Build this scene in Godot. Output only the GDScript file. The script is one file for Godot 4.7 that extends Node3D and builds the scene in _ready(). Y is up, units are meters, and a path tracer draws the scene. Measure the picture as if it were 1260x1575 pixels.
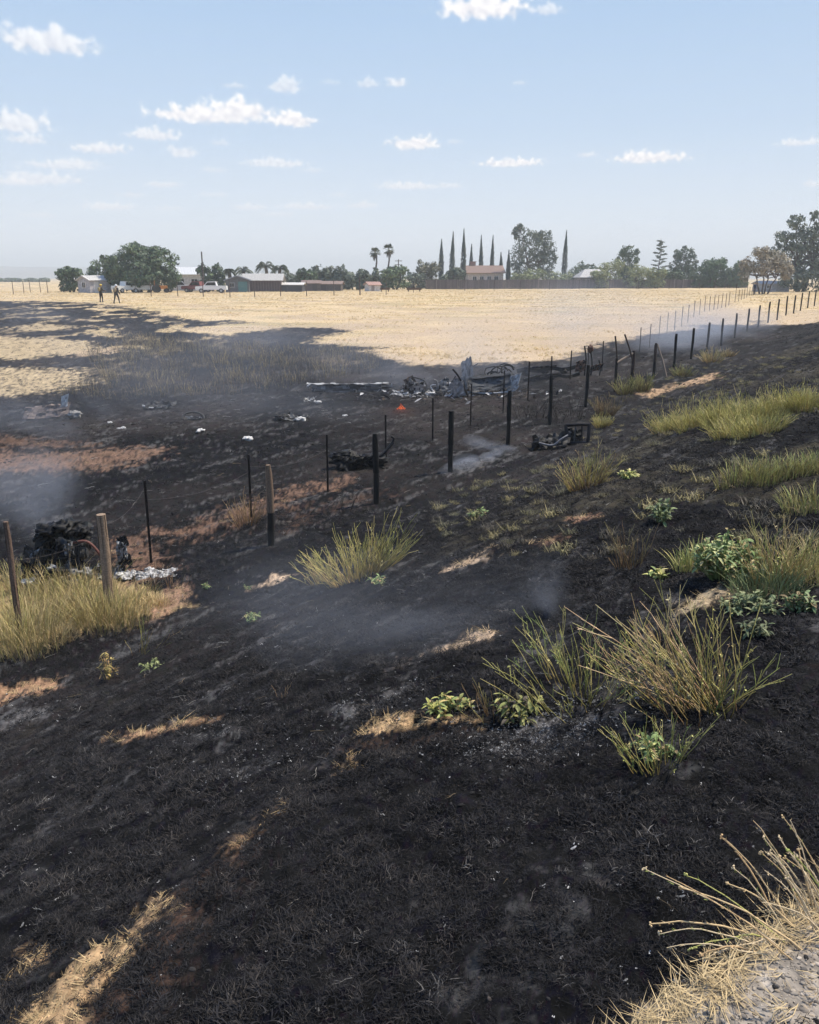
extends Node3D
# A burnt road bank above a dry field: charred fence rows, crash wreckage, farm trees and houses behind.

class Build:
	var v := PackedVector3Array()
	var n := PackedVector3Array()
	var c := PackedColorArray()

	func tri(a: Vector3, b: Vector3, d: Vector3, na: Vector3, nb: Vector3, nd: Vector3, col: Color) -> void:
		v.append(a)
		n.append(na)
		c.append(col)
		c.append(col)
		c.append(col)
		if (b - a).cross(d - a).dot(na + nb + nd) > 0.0:
			v.append(d)
			v.append(b)
			n.append(nd)
			n.append(nb)
		else:
			v.append(b)
			v.append(d)
			n.append(nb)
			n.append(nd)

	func quad(a: Vector3, b: Vector3, d: Vector3, e: Vector3, nrm: Vector3, col: Color) -> void:
		tri(a, b, d, nrm, nrm, nrm, col)
		tri(a, d, e, nrm, nrm, nrm, col)

	func flat(a: Vector3, b: Vector3, d: Vector3, col: Color) -> void:
		var m := (d - a).cross(b - a).normalized()
		tri(a, b, d, m, m, m, col)

	func box(xf: Transform3D, size: Vector3, col: Color) -> void:
		var s := size * 0.5
		for ax in 3:
			for sg in [-1.0, 1.0]:
				var o := Vector3.ZERO
				o[ax] = sg * s[ax]
				var p := Vector3.ZERO
				p[(ax + 1) % 3] = s[(ax + 1) % 3]
				var q := Vector3.ZERO
				q[(ax + 2) % 3] = s[(ax + 2) % 3]
				quad(xf * (o - p - q), xf * (o + p - q), xf * (o + p + q), xf * (o - p + q), (xf.basis * o).normalized(), col)

	func bx(at: Vector3, size: Vector3, col: Color, turn := 0.0) -> void:
		box(Transform3D(Basis(Vector3.UP, turn), at), size, col)

	func beam(a: Vector3, b: Vector3, w: float, t: float, col: Color) -> void:
		var z := (b - a).normalized()
		var x := z.cross(Vector3.UP if absf(z.y) < 0.95 else Vector3.RIGHT).normalized()
		box(Transform3D(Basis(x, z.cross(x), z), (a + b) * 0.5), Vector3(w, t, a.distance_to(b)), col)

	func tube(p: PackedVector3Array, r: PackedFloat32Array, sides: int, col: Color, cap := true, tip := Color(-1, 0, 0)) -> void:
		var last := p.size() - 1
		var rings := []
		var side := Vector3.ZERO
		for k in p.size():
			var dir := (p[mini(k + 1, last)] - p[maxi(k - 1, 0)]).normalized()
			if side == Vector3.ZERO:
				side = dir.cross(Vector3(0.31, 0.2, 0.93) if absf(dir.z) < 0.9 else Vector3.UP)
			side = (side - dir * side.dot(dir)).normalized()
			var up := dir.cross(side)
			var ring := PackedVector3Array()
			for j in sides:
				var a := TAU * j / sides
				ring.append(side * cos(a) + up * sin(a))
			rings.append(ring)
		for k in last:
			var cc := col if tip.r < 0.0 else col.lerp(tip, float(k) / last)
			for j in sides:
				var j2 := (j + 1) % sides
				var a: Vector3 = p[k] + rings[k][j] * r[k]
				var b: Vector3 = p[k] + rings[k][j2] * r[k]
				var d: Vector3 = p[k + 1] + rings[k + 1][j2] * r[k + 1]
				var e: Vector3 = p[k + 1] + rings[k + 1][j] * r[k + 1]
				tri(a, b, d, rings[k][j], rings[k][j2], rings[k + 1][j2], cc)
				tri(a, d, e, rings[k][j], rings[k + 1][j2], rings[k + 1][j], cc)
		if cap:
			for k in [0, last]:
				var m := (p[k] - p[1 if k == 0 else last - 1]).normalized()
				for j in sides:
					tri(p[k], p[k] + rings[k][j] * r[k], p[k] + rings[k][(j + 1) % sides] * r[k], m, m, m, col)

	func ribbon(p: PackedVector3Array, w: float, side: Vector3, col: Color, tip: Color, pointed := true) -> void:
		var last := p.size() - 1
		for k in last:
			var f := float(k) / last
			var g := float(k + 1) / last
			var wa := w * (1.0 - 0.6 * f * f)
			var wb := w * (1.0 - 0.6 * g * g)
			if k == last - 1 and pointed:
				wb = 0.0
			var m := (p[k + 1] - p[k]).cross(side).normalized()
			if m.y < 0:
				m = -m
			var cc := col.lerp(tip, g)
			tri(p[k] - side * wa, p[k] + side * wa, p[k + 1] + side * wb, m, m, m, cc)
			if wb > 0.0:
				tri(p[k] - side * wa, p[k + 1] + side * wb, p[k + 1] - side * wb, m, m, m, cc)

	func blob(at: Vector3, rad: Vector3, rough: float, seed_: int, col: Color, rings := 9, segs := 13, turn := Basis.IDENTITY) -> void:
		var nz := FastNoiseLite.new()
		nz.seed = seed_
		nz.frequency = 0.9
		var pts := []
		for i in rings + 1:
			var row := PackedVector3Array()
			for j in segs:
				var th := PI * i / rings
				var ph := TAU * j / segs
				var d := Vector3(sin(th) * cos(ph), cos(th), sin(th) * sin(ph))
				row.append(at + turn * (d * rad * (1.0 + rough * (nz.get_noise_3dv(d * 1.3) * 1.6 + nz.get_noise_3dv(d * 4.0 + Vector3(7, 3, 1))))))
			pts.append(row)
		var nrm := []
		for i in rings + 1:
			var row := PackedVector3Array()
			for j in segs:
				var a: Vector3 = pts[i][j]
				var m: Vector3 = (pts[mini(i + 1, rings)][j] - pts[maxi(i - 1, 0)][j]).cross(pts[i][(j + 1) % segs] - pts[i][(j + segs - 1) % segs])
				m = m.normalized() if m.length() > 1e-9 else (a - at).normalized()
				row.append(m if m.dot(a - at) > 0.0 else -m)
			nrm.append(row)
		for i in rings:
			for j in segs:
				var j2 := (j + 1) % segs
				var a: Vector3 = pts[i][j]
				var tint := col * (1.0 + 0.35 * nz.get_noise_3dv(a * 9.0))
				if i > 0:
					tri(a, pts[i][j2], pts[i + 1][j2], nrm[i][j], nrm[i][j2], nrm[i + 1][j2], tint)
				tri(a, pts[i + 1][j2], pts[i + 1][j], nrm[i][j], nrm[i + 1][j2], nrm[i + 1][j], tint)

	# a bent sheet of metal with two faces and an edge; bend() turns (u, v) in 0..1 into a point
	func sheet(nu: int, nv: int, bend: Callable, thick: float, col: Color, spots := Color(-1, 0, 0), seed_ := 1) -> void:
		var nz := FastNoiseLite.new()
		nz.seed = seed_
		nz.frequency = 1.0
		var g := []
		for i in nu + 1:
			var row := PackedVector3Array()
			for j in nv + 1:
				row.append(bend.call(float(i) / nu, float(j) / nv))
			g.append(row)
		for i in nu:
			for j in nv:
				var a: Vector3 = g[i][j]
				var b: Vector3 = g[i + 1][j]
				var d: Vector3 = g[i + 1][j + 1]
				var e: Vector3 = g[i][j + 1]
				var m := (d - a).cross(e - b).normalized()
				var cc := col
				if spots.r >= 0.0:
					cc = col.lerp(spots, smoothstep(-0.25, 0.55, nz.get_noise_2d(3.1 * i / nu, 2.3 * j / nv) + 0.35 * nz.get_noise_2d(11.0 * i / nu + 9.0, 9.0 * j / nv)))
				cc = cc * (0.85 + 0.3 * absf(nz.get_noise_2d(i * 3.3, j * 2.7)))
				quad(a, b, d, e, m, cc)
				var o := m * thick
				quad(a - o, b - o, d - o, e - o, -m, cc)
				if i == 0:
					quad(a, e, e - o, a - o, (a - b).normalized(), cc)
				if i == nu - 1:
					quad(b, d, d - o, b - o, (b - a).normalized(), cc)
				if j == 0:
					quad(a, b, b - o, a - o, (a - e).normalized(), cc)
				if j == nv - 1:
					quad(e, d, d - o, e - o, (e - a).normalized(), cc)

	func add(o: Build, xf: Transform3D, tint := Color.WHITE) -> void:
		for k in o.v.size():
			v.append(xf * o.v[k])
			n.append((xf.basis * o.n[k]).normalized())
			c.append(o.c[k] * tint)

	func mesh() -> ArrayMesh:
		var arrays := []
		arrays.resize(Mesh.ARRAY_MAX)
		arrays[Mesh.ARRAY_VERTEX] = v
		arrays[Mesh.ARRAY_NORMAL] = n
		arrays[Mesh.ARRAY_COLOR] = c
		var out := ArrayMesh.new()
		if v.size():
			out.add_surface_from_arrays(Mesh.PRIMITIVE_TRIANGLES, arrays)
		return out

const EYE := 4.0
var M := {}
var rng := RandomNumberGenerator.new()
var fine := FastNoiseLite.new()
var mid := FastNoiseLite.new()
var broad := FastNoiseLite.new()
var streak := FastNoiseLite.new()
var patches := []
var edge_grid := PackedFloat32Array()
var edge_cols := 0
var edge_rows := 0
var used := {}

func rf(a: float, b: float) -> float:
	return rng.randf_range(a, b)

# ---------------------------------------------------------------- terrain
func sm(a: float, b: float, x: float) -> float:
	var t := clampf((x - a) / (b - a), 0.0, 1.0)
	return t * t * (3.0 - 2.0 * t)

func land(x: float, z: float) -> float:
	var s := -0.857 * x - 0.515 * z            # metres from the road edge towards the field
	var f := 1.6 * sm(15.0, 95.0, sqrt(x * x + z * z))
	var w := clampf(1.0 - (s - 0.2) / 7.0, 0.0, 1.0)
	w = 0.5 * w + 0.5 * w * w * (3.0 - 2.0 * w)
	return f + (2.35 - f) * w

func bumps(x: float, z: float) -> float:
	var s := -0.857 * x - 0.515 * z
	var t := 0.515 * x - 0.857 * z
	var b := mid.get_noise_2d(x, z) * 0.035 + fine.get_noise_2d(x, z) * 0.02 + broad.get_noise_2d(x, z) * 0.07
	if s > 0.0 and s < 14.0:
		b += streak.get_noise_2d(s * 2.6, t * 0.28) * 0.05 * sm(0.0, 1.0, s) * (1.0 - sm(9.0, 14.0, s))
	return b

func h(x: float, z: float) -> float:
	return land(x, z) + bumps(x, z)

func g(x: float, z: float, up := 0.0) -> Vector3:
	return Vector3(x, h(x, z) + up, z)

# ---------------------------------------------------------------- naming
func numbered(called: String) -> String:
	var k: int = used.get(called, 0)
	used[called] = k + 1
	return called if k == 0 else "%s_%03d" % [called, k]

func tag(o: Node, label: String, category: String, group := "", kind := "") -> void:
	if label:
		o.set_meta("label", label)
	if category:
		o.set_meta("category", category)
	if group:
		o.set_meta("group", group)
	if kind:
		o.set_meta("kind", kind)

func thing(called: String, label: String, category: String, at := Vector3.ZERO, turn := 0.0, group := "") -> Node3D:
	var o := Node3D.new()
	o.name = numbered(called)
	add_child(o)
	o.position = at
	o.rotation.y = turn
	tag(o, label, category, group)
	return o

func part(b: Build, called: String, m: Material, parent: Node, kind := "") -> MeshInstance3D:
	var o := MeshInstance3D.new()
	o.name = called
	o.mesh = b.mesh()
	o.material_override = m
	parent.add_child(o, true)
	if kind:
		o.set_meta("kind", kind)
	return o

func copy_of(o: Node3D, label: String, at: Vector3, turn: float, size: Vector3) -> Node3D:
	var r: Node3D = o.duplicate()
	r.name = numbered(str(o.name).rstrip("0123456789").trim_suffix("_"))
	add_child(r)
	r.position = at
	r.rotation = Vector3(0, turn, 0)
	r.scale = size
	r.set_meta("label", label)
	return r

func strew(called: String, mesh: Mesh, m: Material, places: Array, tints: PackedColorArray, label: String, category: String) -> void:
	var mm := MultiMesh.new()
	mm.transform_format = MultiMesh.TRANSFORM_3D
	mm.use_colors = true
	mm.mesh = mesh
	mm.instance_count = places.size()
	for k in places.size():
		mm.set_instance_transform(k, places[k])
		mm.set_instance_color(k, tints[k])
	var o := MultiMeshInstance3D.new()
	o.name = numbered(called)
	o.multimesh = mm
	o.material_override = m
	add_child(o)
	tag(o, label, category, "", "stuff")

func sway(at: Vector3, turn: float, sz: float, tilt := 0.0) -> Transform3D:
	var b := Basis(Vector3.UP, turn)
	if tilt:
		b = Basis(Vector3(cos(turn * 3.0), 0, sin(turn * 3.0)), tilt) * b
	return Transform3D(b.scaled(Vector3.ONE * sz), at)

# ---------------------------------------------------------------- materials
func grain(freq: float, lo: float, hi: float, seed_: int, oct := 4) -> ImageTexture:
	var nz := FastNoiseLite.new()
	nz.seed = seed_
	nz.frequency = freq
	nz.fractal_octaves = oct
	var im := nz.get_seamless_image(512, 512)
	im.convert(Image.FORMAT_RGB8)
	im.adjust_bcs(1.0, 1.25, 1.0)
	var out := Image.create(512, 512, false, Image.FORMAT_RGB8)
	out.fill(Color(lo, lo, lo))
	var data := im.get_data()
	for k in data.size():
		data[k] = int(255.0 * (lo + (hi - lo) * data[k] / 255.0))
	return ImageTexture.create_from_image(Image.create_from_data(512, 512, false, Image.FORMAT_RGB8, data))

func relief(freq: float, seed_: int, depth: float) -> ImageTexture:
	var nz := FastNoiseLite.new()
	nz.seed = seed_
	nz.frequency = freq
	nz.fractal_octaves = 4
	var im := nz.get_seamless_image(512, 512)
	im.bump_map_to_normal_map(depth)
	return ImageTexture.create_from_image(im)

func mat(called: String, rough: float, metal := 0.0, tex: Texture2D = null, scale_ := 1.0, nrm: Texture2D = null, nstr := 1.0) -> StandardMaterial3D:
	var m := StandardMaterial3D.new()
	m.resource_name = called
	m.vertex_color_use_as_albedo = true
	m.roughness = rough
	m.metallic = metal
	m.metallic_specular = 0.35
	if tex or nrm:
		m.uv1_triplanar = true
		m.uv1_scale = Vector3.ONE * scale_
	if tex:
		m.albedo_texture = tex
	if nrm:
		m.normal_enabled = true
		m.normal_texture = nrm
		m.normal_scale = nstr
	M[called] = m
	return m

# ---------------------------------------------------------------- sky
func cloud(im: Image, az: float, el: float, wide: float, tall: float, strength: float, seed_: int) -> void:
	var W := im.get_width()
	var H := im.get_height()
	var nz := FastNoiseLite.new()
	nz.seed = seed_
	nz.frequency = 0.5
	nz.fractal_octaves = 5
	nz.fractal_gain = 0.48
	var px := W / 360.0
	var x0 := int(az / 360.0 * W - wide * 1.5 * px)
	var x1 := int(az / 360.0 * W + wide * 1.5 * px)
	var y0 := int((0.5 - (el + tall * 1.6) / 180.0) * H)
	var y1 := int((0.5 - (el - tall * 1.4) / 180.0) * H)
	var per := 2.6 / maxf(tall, 0.35)
	for y in range(maxi(y0, 0), mini(y1, H / 2 - 2)):
		var b := ((0.5 - (y + 0.5) / H) * 180.0 - el) / tall
		for x in range(x0, x1):
			var a := ((x + 0.5) / W * 360.0 - az) / wide
			var n1 := nz.get_noise_2d(a * wide * per, b * tall * per * 1.3)
			var n2 := nz.get_noise_2d(a * wide * per * 0.4 + 90.0, 5.0)
			var top := 0.75 + 0.9 * n2
			var bb := b / top if b > 0.0 else b * 1.9
			var d := 1.02 - sqrt(a * a + bb * bb) + n1 * 0.55 + 0.06
			var al := smoothstep(-0.03, 0.55, d) * strength
			if al > 0.004:
				var lit := clampf(0.62 + 0.4 * b + n1 * 0.7, 0.0, 1.0)
				var cc := Color(0.74, 0.74, 0.775).lerp(Color(0.90, 0.89, 0.885), lit)
				var xx := posmod(x, W)
				im.set_pixel(xx, y, im.get_pixel(xx, y).lerp(cc, al))

func make_sky() -> Sky:
	var W := 4096
	var H := 2048
	var im := Image.create(W, H, false, Image.FORMAT_RGB8)
	var stops := [[0.0, Color(0.84, 0.84, 0.85)], [4.0, Color(0.755, 0.79, 0.83)], [9.0, Color(0.66, 0.73, 0.81)], [16.0, Color(0.585, 0.68, 0.79)], [24.0, Color(0.50, 0.615, 0.77)], [40.0, Color(0.48, 0.63, 0.84)], [90.0, Color(0.34, 0.50, 0.76)]]
	for y in H / 2:
		var e := (0.5 - (y + 0.5) / H) * 180.0
		var k := 0
		while k < stops.size() - 2 and e > stops[k + 1][0]:
			k += 1
		var f: float = clampf((e - stops[k][0]) / (stops[k + 1][0] - stops[k][0]), 0.0, 1.0)
		im.fill_rect(Rect2i(0, y, W, 1), stops[k][1].lerp(stops[k + 1][1], f))
	im.fill_rect(Rect2i(0, H / 2, W, H / 2), Color(0.46, 0.43, 0.39))
	var seen := [
		[-21.663, 12.887, 3.0, 1.15, 0.8], [4.617, 15.531, 3.0, 1.1, 1.0], [8.509, 15.35, 1.0, 0.45, 0.6], [-23.738, 8.621, 2.0, 0.95, 0.75], [-23.312, 7.821, 1.2, 0.45, 0.6], [-7.858, 11.342, 1.1, 0.75, 0.6],
		[-12.867, 9.605, 3.7, 0.85, 1.0], [-10.664, 9.898, 2.2, 1.0, 1.0], [-7.53, 9.472, 1.9, 0.7, 1.0], [-2.59, 11.614, 0.8, 0.4, 0.5], [-0.823, 11.696, 0.75, 0.5, 0.7], [-16.036, 8.397, 1.8, 0.55, 0.75],
		[-19.224, 7.502, 1.8, 0.5, 0.75], [-14.358, 7.473, 1.0, 0.6, 0.60], [0.293, 8.242, 1.8, 0.7, 1.0], [6.548, 7.052, 2.2, 0.45, 1.0], [15.207, 7.148, 2.6, 0.55, 1.0], [11.289, 7.451, 0.7, 0.25, 0.6], [23.76, 7.587, 1.5, 0.3, 0.7],
		[-8.58, 6.981, 2.2, 0.42, 0.65], [-22.674, 5.694, 2.4, 0.6, 0.6], [-21.504, 6.464, 2.4, 0.4, 0.60], [-15.722, 5.599, 1.2, 0.32, 0.55], [-0.085, 5.698, 2.2, 0.34, 0.7], [2.631, 5.731, 0.9, 0.25, 0.5], [-18.939, 4.229, 1.6, 0.36, 0.68],
		[-10.359, 4.358, 1.2, 0.3, 0.52], [-6.596, 4.44, 2.0, 0.34, 0.60], [-3.073, 4.543, 1.1, 0.32, 0.60], [-23.018, 3.636, 1.2, 0.2, 0.45], [-15.439, 4.194, 1.0, 0.2, 0.38], [-10.979, 11.313, 0.7, 0.25, 0.45], [-4.923, 11.655, 0.7, 0.2, 0.30], [24.84, 5.316, 0.8, 0.3, 0.60], [2.929, 8.345, 0.5, 0.2, 0.38], [-11.973, 8.103, 0.6, 0.3, 0.38], [-20.567, 6.686, 1.4, 0.3, 0.52], [-24.3, 5.446, 1.6, 0.35, 0.60], [-17.723, 4.94, 0.9, 0.2, 0.45], [-12.569, 5.062, 1.0, 0.2, 0.38], [-8.506, 3.946, 1.2, 0.2, 0.38], [-12.476, 6.517, 0.9, 0.2, 0.38], [-4.674, 5.168, 0.8, 0.2, 0.30], [-6.313, 6.633, 0.8, 0.22, 0.38], [6.959, 11.578, 0.5, 0.16, 0.38]]
	for k in seen.size():
		var q = seen[k]
		cloud(im, q[0], q[1], q[2], q[3], q[4], 40 + k)
	var r := RandomNumberGenerator.new()
	r.seed = 77
	for k in 85:                                        # the same fair weather clouds over the rest of the sky
		var az := r.randf_range(33.0, 327.0)
		var el := 3.0 + 34.0 * pow(r.randf(), 1.5)
		var w := r.randf_range(0.8, 3.0) * (0.7 + el / 40.0)
		cloud(im, az if az < 180.0 else az - 360.0, el, w, w * r.randf_range(0.22, 0.36), r.randf_range(0.4, 1.0) * minf(1.0, 0.35 + el / 14.0), 200 + k)
	var sm_ := PanoramaSkyMaterial.new()
	sm_.panorama = ImageTexture.create_from_image(im)
	var sky := Sky.new()
	sky.sky_material = sm_
	return sky

# ---------------------------------------------------------------- the scene
func _ready() -> void:
	var cam := Camera3D.new()
	cam.name = "camera"
	cam.fov = 64.01
	cam.near = 0.05
	cam.far = 9000.0
	cam.position = Vector3(0, EYE, 0)
	cam.rotation_degrees = Vector3(-15.966, 0, 0)
	cam.current = true
	add_child(cam)
	var env := Environment.new()
	env.background_mode = Environment.BG_SKY
	env.sky = make_sky()
	env.background_energy_multiplier = 1.0
	env.tonemap_mode = Environment.TONE_MAPPER_LINEAR
	env.tonemap_exposure = 1.5
	env.sdfgi_enabled = true
	env.ssao_enabled = true
	env.ssil_enabled = true
	env.fog_enabled = true
	env.fog_density = 0.0007
	env.fog_light_color = Color(0.98, 0.995, 0.99)
	env.volumetric_fog_enabled = true
	env.volumetric_fog_density = 0.0
	var we := WorldEnvironment.new()
	we.name = "world_environment"
	we.environment = env
	add_child(we)
	var sun := DirectionalLight3D.new()
	sun.name = "sun"
	sun.light_energy = 1.5
	sun.light_color = Color(1.0, 0.955, 0.88)
	sun.light_angular_distance = 0.53
	sun.shadow_enabled = true
	sun.sky_mode = DirectionalLight3D.SKY_MODE_LIGHT_ONLY
	add_child(sun)
	var el := deg_to_rad(60.0)
	var az := deg_to_rad(25.0)                        # the sun stands to the right and a little ahead
	sun.look_at_from_position(Vector3.ZERO, -Vector3(cos(el) * cos(az), sin(el), -cos(el) * sin(az)))

	rng.seed = 4242
	for q in [[fine, 5.5, 11, 3], [mid, 1.1, 12, 4], [broad, 0.11, 13, 3], [streak, 0.9, 14, 4]]:
		q[0].frequency = q[1]
		q[0].seed = q[2]
		q[0].fractal_octaves = q[3]
	make_materials()
	make_patches()
	make_ground()
	make_hills()
	make_trees()
	make_buildings()
	make_far_fence()
	make_fences()
	make_wreck()
	make_people()
	make_plants()
	make_ground_cover()
	make_smoke()

func make_materials() -> void:
	var gr := grain(0.02, 0.72, 1.0, 3)
	var soft := grain(0.008, 0.82, 1.0, 4)
	var rn := relief(0.03, 5, 6.0)
	var m := mat("soil", 0.95, 0.0, gr, 1.6, rn, 0.8)
	m.uv1_world_triplanar = true
	m.metallic_specular = 0.2
	mat("char", 0.8, 0.0)
	M.char.metallic_specular = 0.3
	mat("straw", 0.8)
	M.straw.backlight_enabled = true
	M.straw.backlight = Color(0.35, 0.35, 0.35)
	mat("leaf", 0.6)
	M.leaf.backlight_enabled = true
	M.leaf.backlight = Color(0.35, 0.35, 0.35)
	mat("bark", 0.9, 0.0, gr, 2.0, rn, 1.0)
	mat("wood", 0.85, 0.0, gr, 3.0, rn, 1.2)
	mat("steel", 0.55, 0.3, soft, 3.0)
	mat("alloy", 0.6, 0.0, gr, 2.5, rn, 0.4)
	M.alloy.metallic_specular = 0.2
	mat("ash", 0.9, 0.0, gr, 3.0, rn, 1.0)
	mat("burnt", 0.6, 0.0, gr, 4.0, rn, 1.3)
	mat("rubber", 0.7)
	mat("plaster", 0.85, 0.0, soft, 0.6)
	mat("roofing", 0.8, 0.0, soft, 0.9)
	mat("paint", 0.35, 0.0)
	mat("cloth", 0.85)
	mat("rock", 0.9, 0.0, gr, 2.0)
	var gl := StandardMaterial3D.new()
	gl.albedo_color = Color(0.04, 0.05, 0.06)
	gl.roughness = 0.1
	M["pane"] = gl
	var fl := StandardMaterial3D.new()
	fl.albedo_color = Color(0.3, 0.12, 0.05)
	fl.emission_enabled = true
	fl.emission = Color(0.78, 0.36, 0.17)
	fl.emission_energy_multiplier = 0.75
	M["flame"] = fl

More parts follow.
